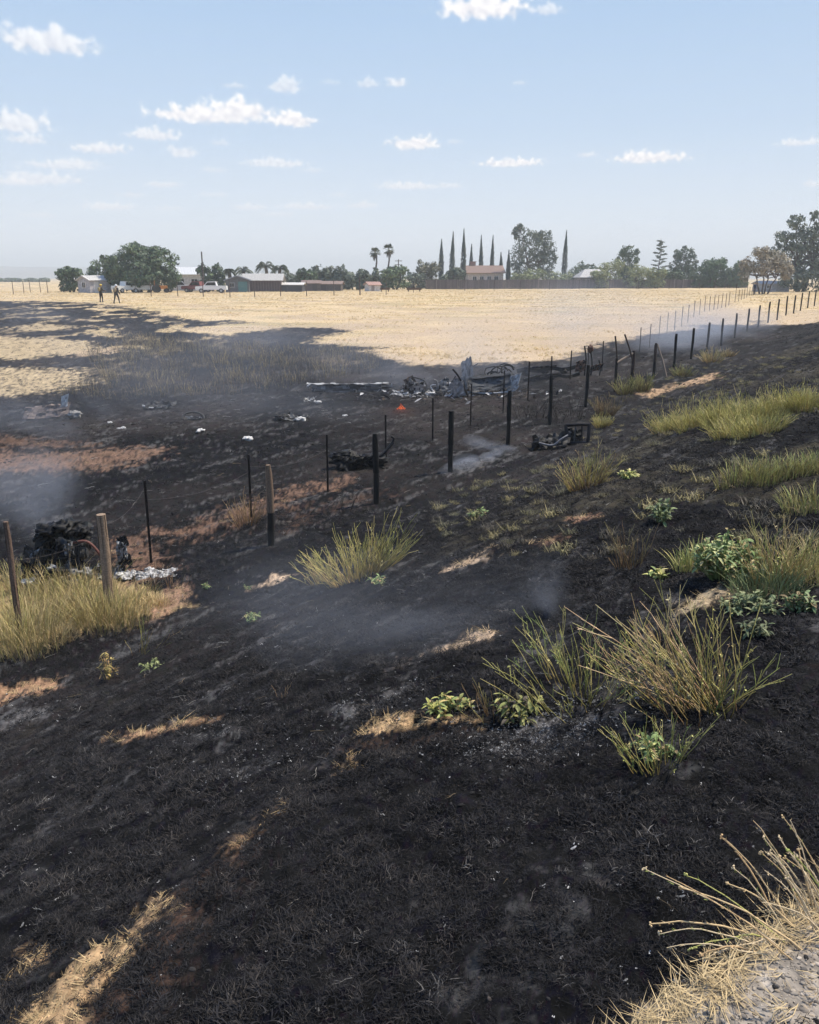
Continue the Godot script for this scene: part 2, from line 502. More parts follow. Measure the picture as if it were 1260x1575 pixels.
# ---------------------------------------------------------------- what the fire left: patches of soil, sand and straw
func make_patches() -> void:
	var field := PackedVector2Array([Vector2(-61.714, -90.19), Vector2(-43.685, -90.19), Vector2(-32.303, -85.708), Vector2(-26.488, -77.287), Vector2(-22.072, -70.66), Vector2(-18.818, -64.082), Vector2(-15.772, -61.797), Vector2(-12.712, -60.847), Vector2(-11.552, -59.21), Vector2(-14.163, -55.351), Vector2(-13.936, -51.706), Vector2(-11.534, -49.434), Vector2(-8.632, -52.945), Vector2(-8.215, -55.759), Vector2(-5.2, -55.884), Vector2(-4.402, -54.015), Vector2(-4.792, -51.386), Vector2(-6.467, -47.457), Vector2(-5.586, -44.756), Vector2(-3.125, -44.497), Vector2(-1.521, -43.271), Vector2(-2.123, -41.789), Vector2(-1.217, -38.843), Vector2(-0.288, -36.689), Vector2(1.992, -36.227), Vector2(3.763, -36.881), Vector2(6.553, -37.989), Vector2(8.663, -41.024), Vector2(10.321, -44.86), Vector2(12.203, -47.497), Vector2(13.792, -49.261), Vector2(17.186, -52.716), Vector2(20.646, -56.699), Vector2(24.415, -58.967), Vector2(24.811, -57.211), Vector2(25.477, -52.22), Vector2(23.124, -42.703), Vector2(42.706, -51.835), Vector2(183.634, -224.447), Vector2(-307.045, -326.468)])
	edge_cols = 161
	edge_rows = 208
	edge_grid.resize(edge_cols * edge_rows)
	for j in edge_rows:
		var r := 12.0 * exp(j * 0.0125)
		for i in edge_cols:
			var a := deg_to_rad(-40.0 + i * 0.5)
			var p := Vector2(r * sin(a), -r * cos(a))
			var best := 1e9
			for k in field.size():
				best = minf(best, p.distance_squared_to(Geometry2D.get_closest_point_to_segment(p, field[k], field[(k + 1) % field.size()])))
			edge_grid[j * edge_cols + i] = sqrt(best) * (1.0 if Geometry2D.is_point_in_polygon(p, field) else -1.0)
	var sand := Color(0.52, 0.345, 0.19)
	var pale := Color(0.56, 0.41, 0.28)
	var red := Color(0.185, 0.112, 0.078)
	var dry := Color(0.43, 0.31, 0.16)
	var ashy := Color(0.16, 0.155, 0.155)
	# outline, colour, softness of the edge, strength
	var list := [
		[PackedVector2Array([Vector2(-1.26, -1.847), Vector2(-1.181, -2.005), Vector2(-1.155, -2.084), Vector2(-1.069, -2.183), Vector2(-0.946, -2.271), Vector2(-0.912, -2.418), Vector2(-0.887, -2.368), Vector2(-0.886, -2.24), Vector2(-0.877, -2.149), Vector2(-0.923, -2.06), Vector2(-0.971, -1.947), Vector2(-0.979, -1.809)]), sand, 0.05, 1.0],
		[PackedVector2Array([Vector2(-1.494, -2.18), Vector2(-1.361, -2.186), Vector2(-1.294, -2.28), Vector2(-1.268, -2.304), Vector2(-1.239, -2.224), Vector2(-1.323, -2.116), Vector2(-1.404, -2.027)]), sand, 0.05, 0.9],
		[PackedVector2Array([Vector2(-0.816, -2.113), Vector2(-0.84, -2.367), Vector2(-0.714, -2.515), Vector2(-0.665, -2.514), Vector2(-0.659, -2.292), Vector2(-0.709, -2.075), Vector2(-0.797, -1.852), Vector2(-0.846, -1.829)]), Color(0.10, 0.062, 0.045), 0.12, 0.75],
		[PackedVector2Array([Vector2(-0.715, -2.675), Vector2(-0.596, -2.79), Vector2(-0.509, -2.907), Vector2(-0.473, -2.842), Vector2(-0.569, -2.715), Vector2(-0.692, -2.63)]), Color(0.30, 0.18, 0.10), 0.05, 0.9],
		[PackedVector2Array([Vector2(-2.151, -5.158), Vector2(-1.904, -5.136), Vector2(-1.672, -4.999), Vector2(-1.493, -4.933), Vector2(-1.18, -4.651), Vector2(-1.13, -4.529), Vector2(-1.365, -4.63), Vector2(-1.751, -4.891), Vector2(-2.015, -4.963)]), Color(0.40, 0.24, 0.14), 0.05, 1.0],
		[PackedVector2Array([Vector2(-0.258, -3.502), Vector2(-0.186, -3.585), Vector2(0.031, -3.496), Vector2(0.317, -3.392), Vector2(0.317, -3.289), Vector2(0.03, -3.397), Vector2(-0.184, -3.417)]), sand, 0.05, 1.0],
		[PackedVector2Array([Vector2(-0.323, -3.17), Vector2(-0.249, -3.235), Vector2(-0.19, -3.225), Vector2(-0.234, -3.142), Vector2(-0.299, -3.128)]), sand, 0.03, 1.0],
		[PackedVector2Array([Vector2(-0.272, -3.353), Vector2(0.03, -3.289), Vector2(0.205, -3.268), Vector2(0.258, -3.199), Vector2(-0.087, -3.196)]), Color(0.11, 0.07, 0.05), 0.10, 0.7],
		[PackedVector2Array([Vector2(-4.623, -7.389), Vector2(-4.141, -7.469), Vector2(-3.94, -7.608), Vector2(-3.51, -7.52), Vector2(-3.446, -7.248), Vector2(-3.76, -7.221), Vector2(-3.946, -7.073), Vector2(-4.389, -6.957)]), Color(0.42, 0.25, 0.15), 0.05, 1.0],
		[PackedVector2Array([Vector2(-0.008, -4.629), Vector2(0.243, -4.683), Vector2(0.447, -4.806), Vector2(0.539, -4.666), Vector2(0.463, -4.533), Vector2(0.319, -4.48), Vector2(0.079, -4.562)]), pale, 0.04, 1.0],
		[PackedVector2Array([Vector2(-0.104, -4.558), Vector2(0.041, -4.665), Vector2(0.079, -4.548), Vector2(-0.069, -4.385)]), Color(0.14, 0.09, 0.06), 0.06, 0.8],
		[PackedVector2Array([Vector2(0.391, -7.488), Vector2(0.594, -7.687), Vector2(0.817, -7.867), Vector2(0.739, -7.458), Vector2(0.505, -7.306)]), pale, 0.06, 1.0],
		[PackedVector2Array([Vector2(-2.084, -10.153), Vector2(-1.886, -10.633), Vector2(-1.558, -10.486), Vector2(-1.704, -10.166)]), pale, 0.06, 1.0],
		[PackedVector2Array([Vector2(-6.333, -10.383), Vector2(-5.661, -10.632), Vector2(-4.776, -10.892), Vector2(-4.179, -10.761), Vector2(-3.429, -10.263), Vector2(-2.864, -9.961), Vector2(-2.73, -9.568), Vector2(-3.03, -9.361), Vector2(-3.344, -9.047), Vector2(-3.796, -8.806), Vector2(-4.23, -8.934), Vector2(-4.434, -8.54), Vector2(-4.968, -7.898)]), dry, 0.12, 1.0],
		[PackedVector2Array([Vector2(-3.41, -10.029), Vector2(-3.2, -10.506), Vector2(-2.802, -9.916), Vector2(-2.956, -9.382), Vector2(-3.06, -9.086)]), red * 1.5, 0.10, 0.9],
		[PackedVector2Array([Vector2(1.496, -4.311), Vector2(1.693, -4.474), Vector2(1.913, -4.515), Vector2(2.001, -4.409), Vector2(1.787, -4.262), Vector2(1.598, -4.13), Vector2(1.481, -4.162)]), Color(0.47, 0.36, 0.23), 0.05, 1.0],
		[PackedVector2Array([Vector2(7.857, -28.316), Vector2(9.91, -30.585), Vector2(12.093, -32.688), Vector2(10.797, -28.626), Vector2(9.302, -28.655), Vector2(8.023, -27.307)]), Color(0.46, 0.31, 0.19), 0.15, 1.0],
		[PackedVector2Array([Vector2(-10.893, -19.557), Vector2(-8.638, -18.722), Vector2(-7.547, -19.467), Vector2(-5.676, -19.642), Vector2(-5.879, -18.614), Vector2(-6.473, -17.301), Vector2(-7.634, -17.05), Vector2(-9.691, -17.267)]), Color(0.20, 0.125, 0.088), 0.25, 0.95],
		[PackedVector2Array([Vector2(-11.737, -21.165), Vector2(-8.705, -20.392), Vector2(-7.715, -19.927), Vector2(-8.951, -19.445), Vector2(-10.973, -19.708)]), red, 0.3, 0.6],
		[PackedVector2Array([Vector2(-4.003, -12.66), Vector2(-3.254, -14.086), Vector2(-2.318, -15.734), Vector2(-1.5, -16.723), Vector2(-1.196, -16.271), Vector2(-2.196, -14.846), Vector2(-2.663, -13.396), Vector2(-3.424, -12.453)]), red, 0.3, 0.9],
		[PackedVector2Array([Vector2(-2.231, -13.474), Vector2(-1.334, -14.752), Vector2(-0.384, -15.632), Vector2(-0.369, -14.987), Vector2(-1.49, -13.876), Vector2(-2.037, -12.909)]), red * 0.7, 0.3, 0.5],
		[PackedVector2Array([Vector2(-4.777, -12.319), Vector2(-4.323, -13.018), Vector2(-3.443, -11.22), Vector2(-3.489, -10.582), Vector2(-3.87, -10.383)]), red, 0.2, 0.9],
		[PackedVector2Array([Vector2(1.64, -8.32), Vector2(1.87, -8.231), Vector2(1.838, -7.819), Vector2(1.628, -7.849)]), Color(0.30, 0.17, 0.11), 0.05, 1.0],
		[PackedVector2Array([Vector2(1.197, -7.546), Vector2(1.425, -7.439), Vector2(1.417, -7.142), Vector2(1.205, -7.209)]), red, 0.05, 0.9],
		[PackedVector2Array([Vector2(-26.177, -47.396), Vector2(-21.009, -47.36), Vector2(-17.91, -46.266), Vector2(-16.161, -43.135), Vector2(-15.055, -43.547), Vector2(-14.182, -41.231), Vector2(-15.443, -40.29), Vector2(-17.531, -39.294), Vector2(-17.573, -38.011), Vector2(-21.464, -38.612)]), Color(0.5, 0.39, 0.24), 0.5, 1.0],
		[PackedVector2Array([Vector2(-19.326, -34.633), Vector2(-15.661, -34.958), Vector2(-13.636, -34.685), Vector2(-11.822, -30.662), Vector2(-12.707, -28.118), Vector2(-14.876, -26.358)]), Color(0.5, 0.39, 0.24), 0.5, 1.0],
		[PackedVector2Array([Vector2(-25.654, -53.972), Vector2(-25.006, -56.638), Vector2(-21.875, -55.003), Vector2(-22.041, -52.593), Vector2(-24.148, -51.848)]), Color(0.5, 0.39, 0.24), 0.6, 0.9],
		[PackedVector2Array([Vector2(-16.672, -41.014), Vector2(-15.158, -43.853), Vector2(-14.245, -41.226), Vector2(-15.653, -39.203)]), Color(0.5, 0.37, 0.24), 0.4, 0.8],
		[PackedVector2Array([Vector2(-4.862, -38.783), Vector2(-3.388, -39.325), Vector2(-2.078, -37.85), Vector2(-3.185, -36.892)]), Color(0.3, 0.22, 0.14), 0.5, 0.5],
		[PackedVector2Array([Vector2(0.56, -3.133), Vector2(0.789, -3.303), Vector2(0.862, -3.188), Vector2(0.721, -2.984), Vector2(0.579, -2.926)]), ashy * 1.6, 0.10, 0.8],
		[PackedVector2Array([Vector2(0.296, -2.976), Vector2(0.469, -3.079), Vector2(0.589, -2.984), Vector2(0.441, -2.872)]), ashy * 1.5, 0.08, 0.75],
		[PackedVector2Array([Vector2(-0.895, -3.513), Vector2(-0.617, -3.6), Vector2(-0.567, -3.53), Vector2(-0.803, -3.387)]), ashy, 0.04, 0.8],
		[PackedVector2Array([Vector2(-0.419, -3.923), Vector2(-0.142, -4.02), Vector2(0.035, -4.017), Vector2(-0.103, -3.89), Vector2(-0.34, -3.817)]), ashy, 0.05, 0.8],
		[PackedVector2Array([Vector2(-1.511, -4.551), Vector2(-1.188, -4.429), Vector2(-1.014, -4.193), Vector2(-1.257, -4.237)]), ashy, 0.05, 0.7],
		[PackedVector2Array([Vector2(-3.813, -6.812), Vector2(-3.445, -6.821), Vector2(-3.057, -6.641), Vector2(-3.166, -6.351), Vector2(-3.619, -6.433)]), ashy, 0.06, 0.6],
		[PackedVector2Array([Vector2(-1.583, -2.604), Vector2(-1.531, -2.71), Vector2(-1.432, -2.73), Vector2(-1.502, -2.651), Vector2(-1.554, -2.548)]), ashy, 0.03, 0.7],
		[PackedVector2Array([Vector2(0.845, -17.321), Vector2(2.012, -19.138), Vector2(2.521, -19.511), Vector2(1.921, -18.223), Vector2(0.945, -16.551)]), ashy, 0.2, 0.6],
	]
	for q in list:
		var poly: PackedVector2Array = q[0]
		var lo := 1e9
		var hi := 0.0
		var a0 := 9.0
		var a1 := -9.0
		for p in poly:
			lo = minf(lo, p.length())
			hi = maxf(hi, p.length())
			var a := atan2(p.x, -p.y)
			a0 = minf(a0, a)
			a1 = maxf(a1, a)
		var pad: float = q[2] * 1.6 + lo * 0.01
		patches.append({"poly": poly, "col": q[1], "soft": q[2], "most": q[3], "lo": lo - pad, "hi": hi + pad, "a0": a0 - pad / lo, "a1": a1 + pad / lo})

func field_edge(r: float, a: float) -> float:
	if r >= 158.0:
		return 60.0
	if r <= 12.1:
		return -9.0
	var u := clampf((rad_to_deg(a) + 40.0) * 2.0, 0.0, edge_cols - 1.01)
	var w := clampf(log(r / 12.0) / 0.0125, 0.0, edge_rows - 1.01)
	var i := int(u)
	var j := int(w)
	var fu := u - i
	var fw := w - j
	var k := j * edge_cols + i
	return lerpf(lerpf(edge_grid[k], edge_grid[k + 1], fu), lerpf(edge_grid[k + edge_cols], edge_grid[k + edge_cols + 1], fu), fw)

# lived: 0 burnt to 1 standing straw; bare: how much of the soil lies open
var lived := 0.0
var bare := 0.0

func cover(x: float, z: float, r: float, a: float, near: Array) -> Color:
	var s := -0.857 * x - 0.515 * z
	var t := 0.515 * x - 0.857 * z
	var n1 := mid.get_noise_2d(x * 1.7 + 40.0, z * 1.7)
	var n2 := broad.get_noise_2d(x * 1.6, z * 1.6 + 70.0)
	var n3 := fine.get_noise_2d(x + 9.0, z + 31.0)
	var n4 := fine.get_noise_2d(x * 2.7 + 19.0, z * 2.7) if r < 40.0 else 0.0
	lived = 0.0
	bare = 0.0
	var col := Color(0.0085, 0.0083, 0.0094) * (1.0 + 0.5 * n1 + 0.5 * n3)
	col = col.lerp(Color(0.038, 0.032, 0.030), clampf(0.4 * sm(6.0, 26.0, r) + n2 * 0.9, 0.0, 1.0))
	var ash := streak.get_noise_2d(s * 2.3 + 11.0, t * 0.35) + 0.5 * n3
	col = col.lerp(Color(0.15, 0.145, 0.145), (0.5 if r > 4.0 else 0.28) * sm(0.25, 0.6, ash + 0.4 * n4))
	var warp := (n1 * 0.7 + n3 * 0.5)
	var e := field_edge(r, a) + warp * r * 0.022 + n2 * r * 0.03
	var islands := 0.0
	if r > 28.0 and e > -16.0:                             # strips of straw that the fire jumped over
		islands = sm(0.20, 0.34, mid.get_noise_2d(x * 0.32 + 70.0, z * 0.16) + 0.35 * n1) * sm(-16.0, -3.0, e) * 0.85 * sm(-7.0, -14.0, x)
	if e > -2.0 or islands > 0.05:
		lived = maxf(sm(-0.4, 0.5, e), islands)
		var k := clampf(0.5 + n2 * 1.3 + n1 * 0.25, 0.0, 1.0)
		var fcol := Color(0.66, 0.50, 0.285).lerp(Color(0.69, 0.535, 0.33), k)
		var strip := sm(0.0, 0.4, broad.get_noise_2d(x * 0.5 + 300.0, z * 2.2))
		fcol = fcol.lerp(Color(0.42, 0.345, 0.20), strip * 0.75)
		fcol = fcol.lerp(Color(0.52, 0.40, 0.28), 0.7 * sm(0.05, 0.35, broad.get_noise_2d(x * 1.1 - 200.0, z * 1.6)))
		var open := 0.8 * (1.0 - sm(8.0, 26.0, e + n2 * 16.0)) * sm(-10.0, 3.0, x + n2 * 8.0)
		fcol = fcol.lerp(Color(0.54, 0.415, 0.295), open * 0.85)
		bare = open * lived
		col = col.lerp(fcol, lived)
	if s > -3.0 and r > 4.0 and lived < 0.5:              # old turf on the bank, scorched olive and grey
		var turf := sm(-0.1, 0.45, n2 + n1 * 0.5) * sm(0.2, -0.4, s - 4.5) * sm(5.0, 9.0, r)
		col = col.lerp(Color(0.075, 0.065, 0.042), 0.6 * turf)
	for q in near:
		if r < q.lo or r > q.hi or a < q.a0 or a > q.a1:
			continue
		var p := Vector2(x, z)
		var poly: PackedVector2Array = q.poly
		var best := 1e9
		for k in poly.size():
			best = minf(best, p.distance_squared_to(Geometry2D.get_closest_point_to_segment(p, poly[k], poly[(k + 1) % poly.size()])))
		var d := sqrt(best) * (1.0 if Geometry2D.is_point_in_polygon(p, poly) else -1.0)
		var f: float = sm(-q.soft * 0.5, q.soft * 0.5, d + warp * (q.soft * 2.4 + r * 0.010) + n4 * q.soft * 2.4) * q.most
		f *= 1.0 - 0.75 * sm(0.05, 0.4, n4 + 0.6 * n3)
		var tone: Color = q.col
		col = col.lerp(tone * (1.0 + 0.35 * n3 + 0.25 * n1), f)
		if q.col.r > 0.15 and q.col.r > q.col.b * 1.3:
			bare = maxf(bare, f)
	var edge := 0.28 - 0.44 * (t - 1.59)
	if r < 9.0 or s < -0.2:                                # the gravel shoulder of the road
		var f := sm(-0.05, 0.06, maxf(edge, -0.35) - s + n1 * 0.05 + n3 * 0.05)
		col = col.lerp(Color(0.33, 0.29, 0.245) * (1.0 + 0.4 * n3 + 0.4 * n4), f)
		bare = maxf(bare, f)
	return col

func make_ground() -> void:
	var az := PackedFloat32Array()
	var a := -180.0
	while a < 180.0:
		az.append(deg_to_rad(a))
		var w := absf(a + 0.001)
		a += 0.14 if w < 30.0 else 0.5 if w < 50.0 else 5.0
	az.append(PI)
	var rad := PackedFloat32Array([0.15, 0.3, 0.5])
	var r := 0.7
	while r < 3200.0:
		rad.append(r)
		r *= 1.0092 if r > 1.2 and r < 210.0 else 1.06
	rad.append(3200.0)
	var cols := az.size()
	var pos := PackedVector3Array()
	var col := PackedColorArray()
	pos.append(Vector3(0, 2.35, 0))
	col.append(Color(0.43, 0.38, 0.32))
	for rr in rad:
		var near := patches.filter(func(q): return rr >= q.lo and rr <= q.hi)
		for aa in az:
			var x: float = rr * sin(aa)
			var z: float = -rr * cos(aa)
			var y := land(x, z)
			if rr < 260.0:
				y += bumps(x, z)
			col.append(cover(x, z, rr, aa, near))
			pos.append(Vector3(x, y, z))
	var nrm := PackedVector3Array()
	nrm.resize(pos.size())
	nrm[0] = Vector3.UP
	var rows := rad.size()
	for j in rows:
		var j0 := maxi(j - 1, 0)
		var j1 := mini(j + 1, rows - 1)
		for i in cols:
			var i0 := i - 1 if i > 0 else cols - 2
			var i1 := i + 1 if i < cols - 1 else 1
			var dr := pos[1 + j1 * cols + i] - pos[1 + j0 * cols + i]
			var da := pos[1 + j * cols + i1] - pos[1 + j * cols + i0]
			var m := da.cross(dr).normalized()
			nrm[1 + j * cols + i] = m if m.y > 0.0 else -m
	var idx := PackedInt32Array()
	for i in cols - 1:
		idx.append_array([0, 1 + i, 2 + i])
	for j in rows - 1:
		for i in cols - 1:
			var k := 1 + j * cols + i
			idx.append(k)
			idx.append(k + cols)
			idx.append(k + cols + 1)
			idx.append(k)
			idx.append(k + cols + 1)
			idx.append(k + 1)
	var arrays := []
	arrays.resize(Mesh.ARRAY_MAX)
	arrays[Mesh.ARRAY_VERTEX] = pos
	arrays[Mesh.ARRAY_NORMAL] = nrm
	arrays[Mesh.ARRAY_COLOR] = col
	arrays[Mesh.ARRAY_INDEX] = idx
	var mesh := ArrayMesh.new()
	mesh.add_surface_from_arrays(Mesh.PRIMITIVE_TRIANGLES, arrays)
	var o := MeshInstance3D.new()
	o.name = "ground"
	o.mesh = mesh
	o.material_override = M.soil
	add_child(o)
	tag(o, "burnt black bank sloping from a gravel shoulder to a dry straw coloured field", "", "", "structure")

func make_hills() -> void:
	var nz := FastNoiseLite.new()
	nz.seed = 8
	nz.frequency = 1.0
	for ring in 2:
		var b := Build.new()
		var r := 2350.0 + 500.0 * ring
		for k in 180:
			var p := []
			for q in [k, k + 1]:
				var a := deg_to_rad(-180.0 + q * 2.0)
				var west := sm(8.0, -40.0, -180.0 + q * 2.0) if q < 110 else 0.25
				var top := (30.0 + 26.0 * ring + 16.0 * nz.get_noise_2d(sin(a) * 3.0 + ring * 9.0, cos(a) * 3.0)) * (0.22 + 0.78 * west)
				p.append(Vector3(sin(a), 0, -cos(a)) * r + Vector3(0, -3, 0))
				p.append(Vector3(sin(a), 0, -cos(a)) * (r + 180.0) + Vector3(0, top * 0.7, 0))
				p.append(Vector3(sin(a), 0, -cos(a)) * (r + 420.0) + Vector3(0, top, 0))
			for m in 2:
				b.flat(p[m], p[3 + m], p[4 + m], Color(0.30, 0.25, 0.19))
				b.flat(p[m], p[4 + m], p[m + 1], Color(0.30, 0.25, 0.19))
		var o := part(b, numbered("hills"), M.rock, self)
		tag(o, "faint dry hills at the left horizon, fading into haze" if ring == 0 else "farther and higher line of hills almost lost in haze", "", "", "structure")

# ---------------------------------------------------------------- trees
func leaves(b: Build, at: Vector3, rad: Vector3, count: int, size: float, cols: Array, fill := 0.45, droop := 0.0) -> void:
	var tone: Color = cols[rng.randi() % cols.size()]
	for k in count:
		var d := Vector3(rng.randfn(), rng.randfn(), rng.randfn()).normalized()
		if mid.get_noise_3dv((d * rad * 0.9 + at) * 0.55) < -0.16:
			continue
		var p := at + d * rad * lerpf(fill, 1.04, sqrt(rng.randf()))
		var m := (d + Vector3(rf(-1, 1), rf(-0.3, 1.2), rf(-1, 1)) * 0.8).normalized()
		var u := m.cross(Vector3(rf(-1, 1), rf(-1, 1) - droop, rf(-1, 1))).normalized()
		var w := m.cross(u)
		if droop > 0.0:
			u = (u + Vector3.DOWN * droop).normalized()
			w = u.cross(m).normalized()
			m = u.cross(w)
		var s := size * rf(0.7, 1.6)
		var cc: Color = tone.lerp(cols[rng.randi() % cols.size()], 0.4) * rf(0.9, 1.6)
		b.quad(p - u * s, p - w * s * rf(0.3, 0.6), p + u * s, p + w * s * rf(0.3, 0.6), m if m.dot(d) > 0 else -m, cc)

func limb(b: Build, p0: Vector3, p1: Vector3, r0: float, r1: float, col: Color) -> void:
	var pts := PackedVector3Array()
	var rr := PackedFloat32Array()
	var len := p0.distance_to(p1)
	for k in 5:
		var f := k / 4.0
		pts.append(p0.lerp(p1, f) + Vector3(rf(-1, 1), 0, rf(-1, 1)) * len * 0.04 * (1.0 if k > 0 and k < 4 else 0.0))
		rr.append(lerpf(r0, r1, f))
	b.tube(pts, rr, 6, col)

# lobes: [x, y, z, rx, ry, rz] as shares of the tree's width and height
func tree(called: String, label: String, q: Array, wide: float, lobes: Array, cols: Array, count: int, leaf: float, trunk: float, stems: Array, bark := Color(0.13, 0.10, 0.075), fill := 0.45, droop := 0.0) -> Node3D:
	var tall: float = q[2]
	var o := thing(called, label, "tree", g(q[0], q[1]), 0.0, "trees and bushes along the far edge of the field")
	var tb := Build.new()
	for st in stems:
		var top := Vector3(st[0] * wide, tall * 0.42, st[1] * wide)
		limb(tb, Vector3(st[0] * wide * 0.3, -0.2, st[1] * wide * 0.3), top, trunk, trunk * 0.6, bark)
		for L in lobes:
			var c := Vector3(L[0] * wide, L[1] * tall, L[2] * wide)
			if c.distance_to(top) < wide * 0.75:
				limb(tb, top.lerp(Vector3(top.x * 0.6, tall * 0.25, top.z * 0.6), rf(0, 0.6)), c, trunk * 0.45, trunk * 0.12, bark)
	part(tb, "trunk", M.bark, o)
	var cb := Build.new()
	var total := 0.0
	for L in lobes:
		total += pow(L[3] * L[4], 0.75)
	if called != "eucalyptus_tree" and called != "thin_tree":
		lobes = lobes + [[0.0, 0.26, 0.12, 0.38, 0.26, 0.2], [-0.26, 0.2, 0.0, 0.2, 0.2, 0.2], [0.26, 0.2, 0.0, 0.2, 0.2, 0.2]]
	for L in lobes:
		var c := Vector3(L[0] * wide, L[1] * tall, L[2] * wide)
		var r := Vector3(L[3] * wide, L[4] * tall, L[5] * wide)
		var n := int(1.25 * count * pow(L[3] * L[4], 0.75) / total)
		leaves(cb, c, r * 0.82, n / 2, leaf, cols, fill, droop)
		for m in 5:                                        # smaller clumps break the outline
			var d := Vector3(rng.randfn(), rng.randfn() * 0.8 + 0.2, rng.randfn()).normalized()
			leaves(cb, c + d * r * 0.8, r * rf(0.25, 0.42), n / 10, leaf, cols, 0.1, droop)
	part(cb, "crown", M.leaf, o, "stuff")
	return o

func cypress(label: String, q: Array, wide: float) -> void:
	var o := thing("cypress_tree", label, "tree", g(q[0], q[1]), 0.0, "tall thin cypresses by the tiled house")
	var tall: float = q[2]
	var tb := Build.new()
	limb(tb, Vector3(0, -0.2, 0), Vector3(0, tall * 0.9, 0), 0.16, 0.02, Color(0.10, 0.08, 0.06))
	part(tb, "trunk", M.bark, o)
	var cb := Build.new()
	var bend := rf(-0.25, 0.25)
	for k in 1500:
		var f := pow(rng.randf(), 0.85)
		var prof := wide * 0.5 * pow(sin(PI * clampf(0.16 + f * 0.84, 0, 1)), 0.8) * (1.0 - 0.45 * f)
		var a := rf(0, TAU)
		var rr := prof * sqrt(rf(0.3, 1.0)) * (1.0 + 0.4 * mid.get_noise_2d(f * tall, a * 0.6 + q[0]))
		var p := Vector3(cos(a) * rr + bend * f * f, 0.25 + f * tall * 0.97, sin(a) * rr)
		var out := Vector3(cos(a), 0.35, sin(a)).normalized()
		var u := Vector3(rf(-0.3, 0.3), 1, rf(-0.3, 0.3)).normalized()
		var w := out.cross(u).normalized()
		var s := rf(0.16, 0.34)
		cb.quad(p - u * s, p - w * s * 0.3, p + u * s * 1.3, p + w * s * 0.3, out, Color(0.026, 0.038, 0.027) * rf(0.6, 1.7))
	part(cb, "crown", M.leaf, o, "stuff")

func fan_palm(label: String, q: Array, crown: float, skirt := true) -> void:
	var o := thing("palm_tree", label, "tree", g(q[0], q[1]), 0.0, "palms along the far edge of the field")
	var tall: float = q[2] - crown * 0.55
	var tb := Build.new()
	limb(tb, Vector3(0, -0.2, 0), Vector3(rf(-0.2, 0.2), tall, 0), 0.24, 0.15, Color(0.15, 0.125, 0.10))
	part(tb, "trunk", M.bark, o)
	var top := Vector3(0, tall, 0)
	var fb := Build.new()
	for k in 34:
		var a := rf(0, TAU)
		var e := rf(-0.75, 1.35)
		var d := Vector3(cos(a) * cos(e), sin(e), sin(a) * cos(e))
		var len := crown * rf(0.42, 0.55)
		var tip := top + d * len
		fb.ribbon(PackedVector3Array([top, top + d * len * 0.6, tip]), 0.03, d.cross(Vector3.UP).normalized(), Color(0.08, 0.09, 0.05), Color(0.08, 0.09, 0.05), false)
		var side := d.cross(Vector3.UP).normalized()
		var fold := side.cross(d)
		for m in 11:
			var w := (m - 5) / 5.0 * 1.35
			var dd := d * cos(w) + side * sin(w) + Vector3.DOWN * 0.12
			var s0 := top + d * len * 0.5
			fb.ribbon(PackedVector3Array([s0, s0 + dd * crown * 0.13, s0 + dd * crown * 0.25 + Vector3.DOWN * crown * 0.04]), 0.07, fold.cross(dd).normalized(), Color(0.05, 0.068, 0.035) * rf(0.8, 1.3), Color(0.09, 0.105, 0.055))
	part(fb, "crown", M.leaf, o, "stuff")
	if skirt:
		var sb := Build.new()
		for k in 60:
			var a := rf(0, TAU)
			var p := Vector3(cos(a) * 0.2, tall - rf(0.1, 0.9), sin(a) * 0.2)
			sb.ribbon(PackedVector3Array([p, p + Vector3(cos(a) * 0.25, -0.3, sin(a) * 0.25), p + Vector3(cos(a) * 0.3, -0.9, sin(a) * 0.3)]), 0.1, Vector3(-sin(a), 0, cos(a)), Color(0.16, 0.13, 0.09), Color(0.12, 0.10, 0.07))
		part(sb, "dead_skirt", M.straw, o, "stuff")

func feather_palm(label: String, q: Array, crown: float) -> void:
	var o := thing("palm_tree", label, "tree", g(q[0], q[1]), 0.0, "palms along the far edge of the field")
	var tall: float = maxf(q[2] - crown * 0.45, 0.6)
	var tb := Build.new()
	limb(tb, Vector3(0, -0.2, 0), Vector3(0, tall, 0), 0.35, 0.3, Color(0.13, 0.105, 0.08))
	part(tb, "trunk", M.bark, o)
	var fb := Build.new()
	for k in 30:
		var a := rf(0, TAU)
		var e := rf(-0.1, 1.4)
		var out := Vector3(cos(a), 0, sin(a))
		var p := PackedVector3Array()
		for m in 7:
			var f := m / 6.0
			p.append(Vector3(0, tall, 0) + out * crown * 0.5 * f * (0.35 + 0.65 * cos(e)) + Vector3.UP * crown * (0.5 * sin(e) * f + 0.18 * f - 0.48 * f * f))
		var side := Vector3(-sin(a), 0, cos(a))
		fb.ribbon(p, 0.03, side, Color(0.09, 0.09, 0.05), Color(0.09, 0.09, 0.05))
		for m in 6:
			for sg in [-1.0, 1.0]:
				for w in 3:
					var b0 := p[m].lerp(p[m + 1], w / 3.0)
					var dd: Vector3 = (side * sg * 0.8 + (p[m + 1] - p[m]).normalized() * 0.6 + Vector3.DOWN * rf(0.1, 0.4)).normalized()
					fb.ribbon(PackedVector3Array([b0, b0 + dd * 0.3, b0 + dd * rf(0.5, 0.65) + Vector3.DOWN * 0.08]), 0.05, out, Color(0.055, 0.075, 0.045) * rf(0.8, 1.25), Color(0.08, 0.10, 0.06))
	part(fb, "crown", M.leaf, o, "stuff")

